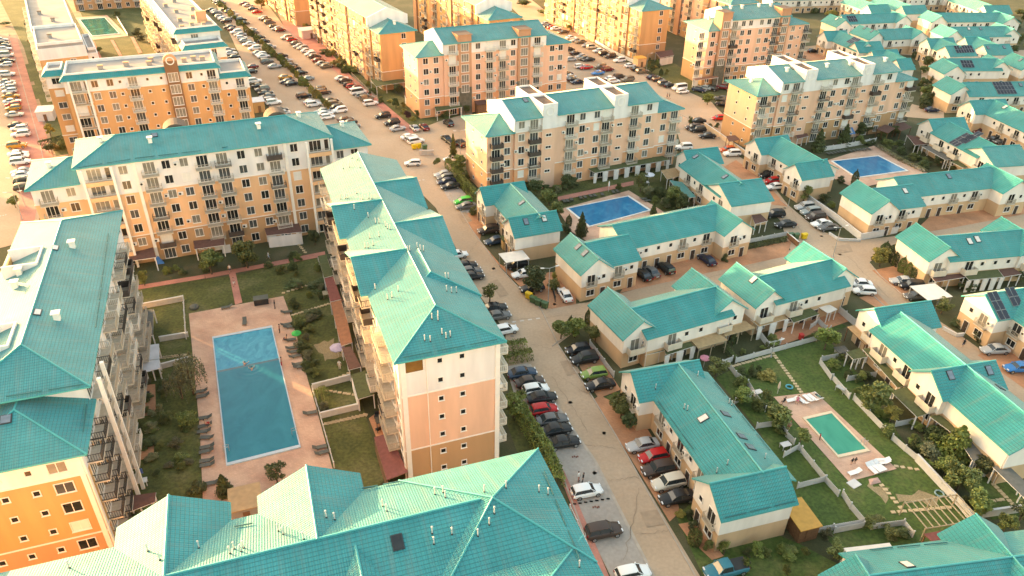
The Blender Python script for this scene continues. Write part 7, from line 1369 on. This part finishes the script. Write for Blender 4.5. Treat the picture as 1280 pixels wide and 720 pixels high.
table_set('white garden table in the picket garden', *V_(890, 312), FENW); table_set('white bench table in the middle left garden', *V_(1065, 640), FENW); table_set('grey picnic table by the lawn fence', *S_(130, 285), METAL, 130); table_set('black terrace table on the brick corner of the middle block', *J_(1090, 490), DARK, 110); table_set('dark garden table on the left terracotta terrace', *L1(920, 330), DARK, 110); table_set('dark table on the lower left terracotta terrace', *L1(880, 625), DARK, 20); table_set('white plastic table at the foot of the left block', *L0(890, 150), FENW); table_set('white dining table left of the garden parasol', *W4(668, 205), FENW); table_set('wooden bench on the lawn beside the red-brown roof', *K_(755, 412), WOODL, 110)
def chair(label, x, y, m, rz, group=None):
    t = thing('garden_chair', label, 'chair', at(x, y, .1), radians(rz), group); b = MB(); b.box(-.3, .3, -.3, .3, .34, .46, m); b.obj('seat', t); b = MB(); b.box(-.3, .3, .24, .32, .461, .95, m); b.obj('backrest', t)
    for q in ((-.25, -.25), (.25, -.25), (-.25, .25), (.25, .25)): b = MB(); b.box(-.03, .03, -.03, .03, 0, .339, m); b.obj('leg', t, (*q, 0))
for i, (x, y) in enumerate(((1075, 450), (1125, 465), (1085, 535))): chair(('upper left', 'right', 'lower')[i]+' black chair around the brick corner terrace table', *J_(x, y), DARK, 110*i)
simple('sand_toy', 'red plastic toy tower on the terrace lawn', 'toy', *tl(960, 360, .25)(163, 255), lambda b: (b.box(-.3, .3, -.3, .3, 0, .9, mat('red_plastic', (.6, .04, .03), .5, .05)), b.box(-.36, .36, -.36, .36, .901, 1., mat('red_plastic', (.6, .04, .03))))); simple('blue_tarp', 'blue tarpaulin leaning at the brown porch', 'tarpaulin', *L2(1003, 205), lambda b: b.rings([[(-.7, -.3, 0), (.7, -.4, 0), (.6, .3, 0), (-.6, .3, 0)], [(-.5, 0, 1.3), (-.1, -.1, 1.5), (-.1, .1, 1.5), (-.5, .2, 1.3)]], mat('blue_tarpaulin', (.03, .16, .45), .6, .1)))
simple('white_screen', 'white privacy screen under the brown awning', 'screen', *K_(140, 140), lambda b: b.box(-.8, .8, -.05, .05, 0, 1.7, FENW)); simple('washing_line', 'laundry drying on the corner terrace below the left block', 'laundry', *L0(885, 105), lambda b: (b.tube((0, 0, 0), (0, 0, 1.5), .04, METAL, 6), b.box(-.35, .35, -.03, .03, .7, 1.5, mat('blue_cloth', (.10, .16, .42), .9, .1))))
# ------------------------------------------------------------------ daylight
SUN_AZ, SUN_EL = 150., 6.5
w = bpy.data.worlds.new('World'); SC.world = w; w.use_nodes = True; nt = w.node_tree; bg = nt.nodes['Background']
sky = node(nt, 'ShaderNodeTexSky', sky_type='NISHITA'); sky.sun_disc = False; sky.sun_elevation = radians(SUN_EL); sky.sun_rotation = radians(90-SUN_AZ)
sky.air_density = 1.; sky.dust_density = 4.; sky.ozone_density = 1.; sky.altitude = 80
nt.links.new(sky.outputs[0], bg.inputs['Color']); bg.inputs['Strength'].default_value = .15
sl = bpy.data.lights.new('sun', 'SUN'); sl.energy = 2.3; sl.angle = radians(.5); sl.color = (1., .68, .37)
so = bpy.data.objects.new('sun', sl); COL.objects.link(so); so.rotation_euler = Vector((cos(radians(SUN_AZ))*cos(radians(SUN_EL)), sin(radians(SUN_AZ))*cos(radians(SUN_EL)), sin(radians(SUN_EL)))).to_track_quat('Z', 'Y').to_euler()
vs = SC.view_settings; vs.view_transform = 'Standard'; vs.look = 'None'; vs.gamma = 1; vs.use_curve_mapping = False; vs.exposure = 3.18
vs.use_white_balance = True; vs.white_balance_temperature = 8500
SC.cycles.use_denoising = True; SC.cycles.max_bounces = 6
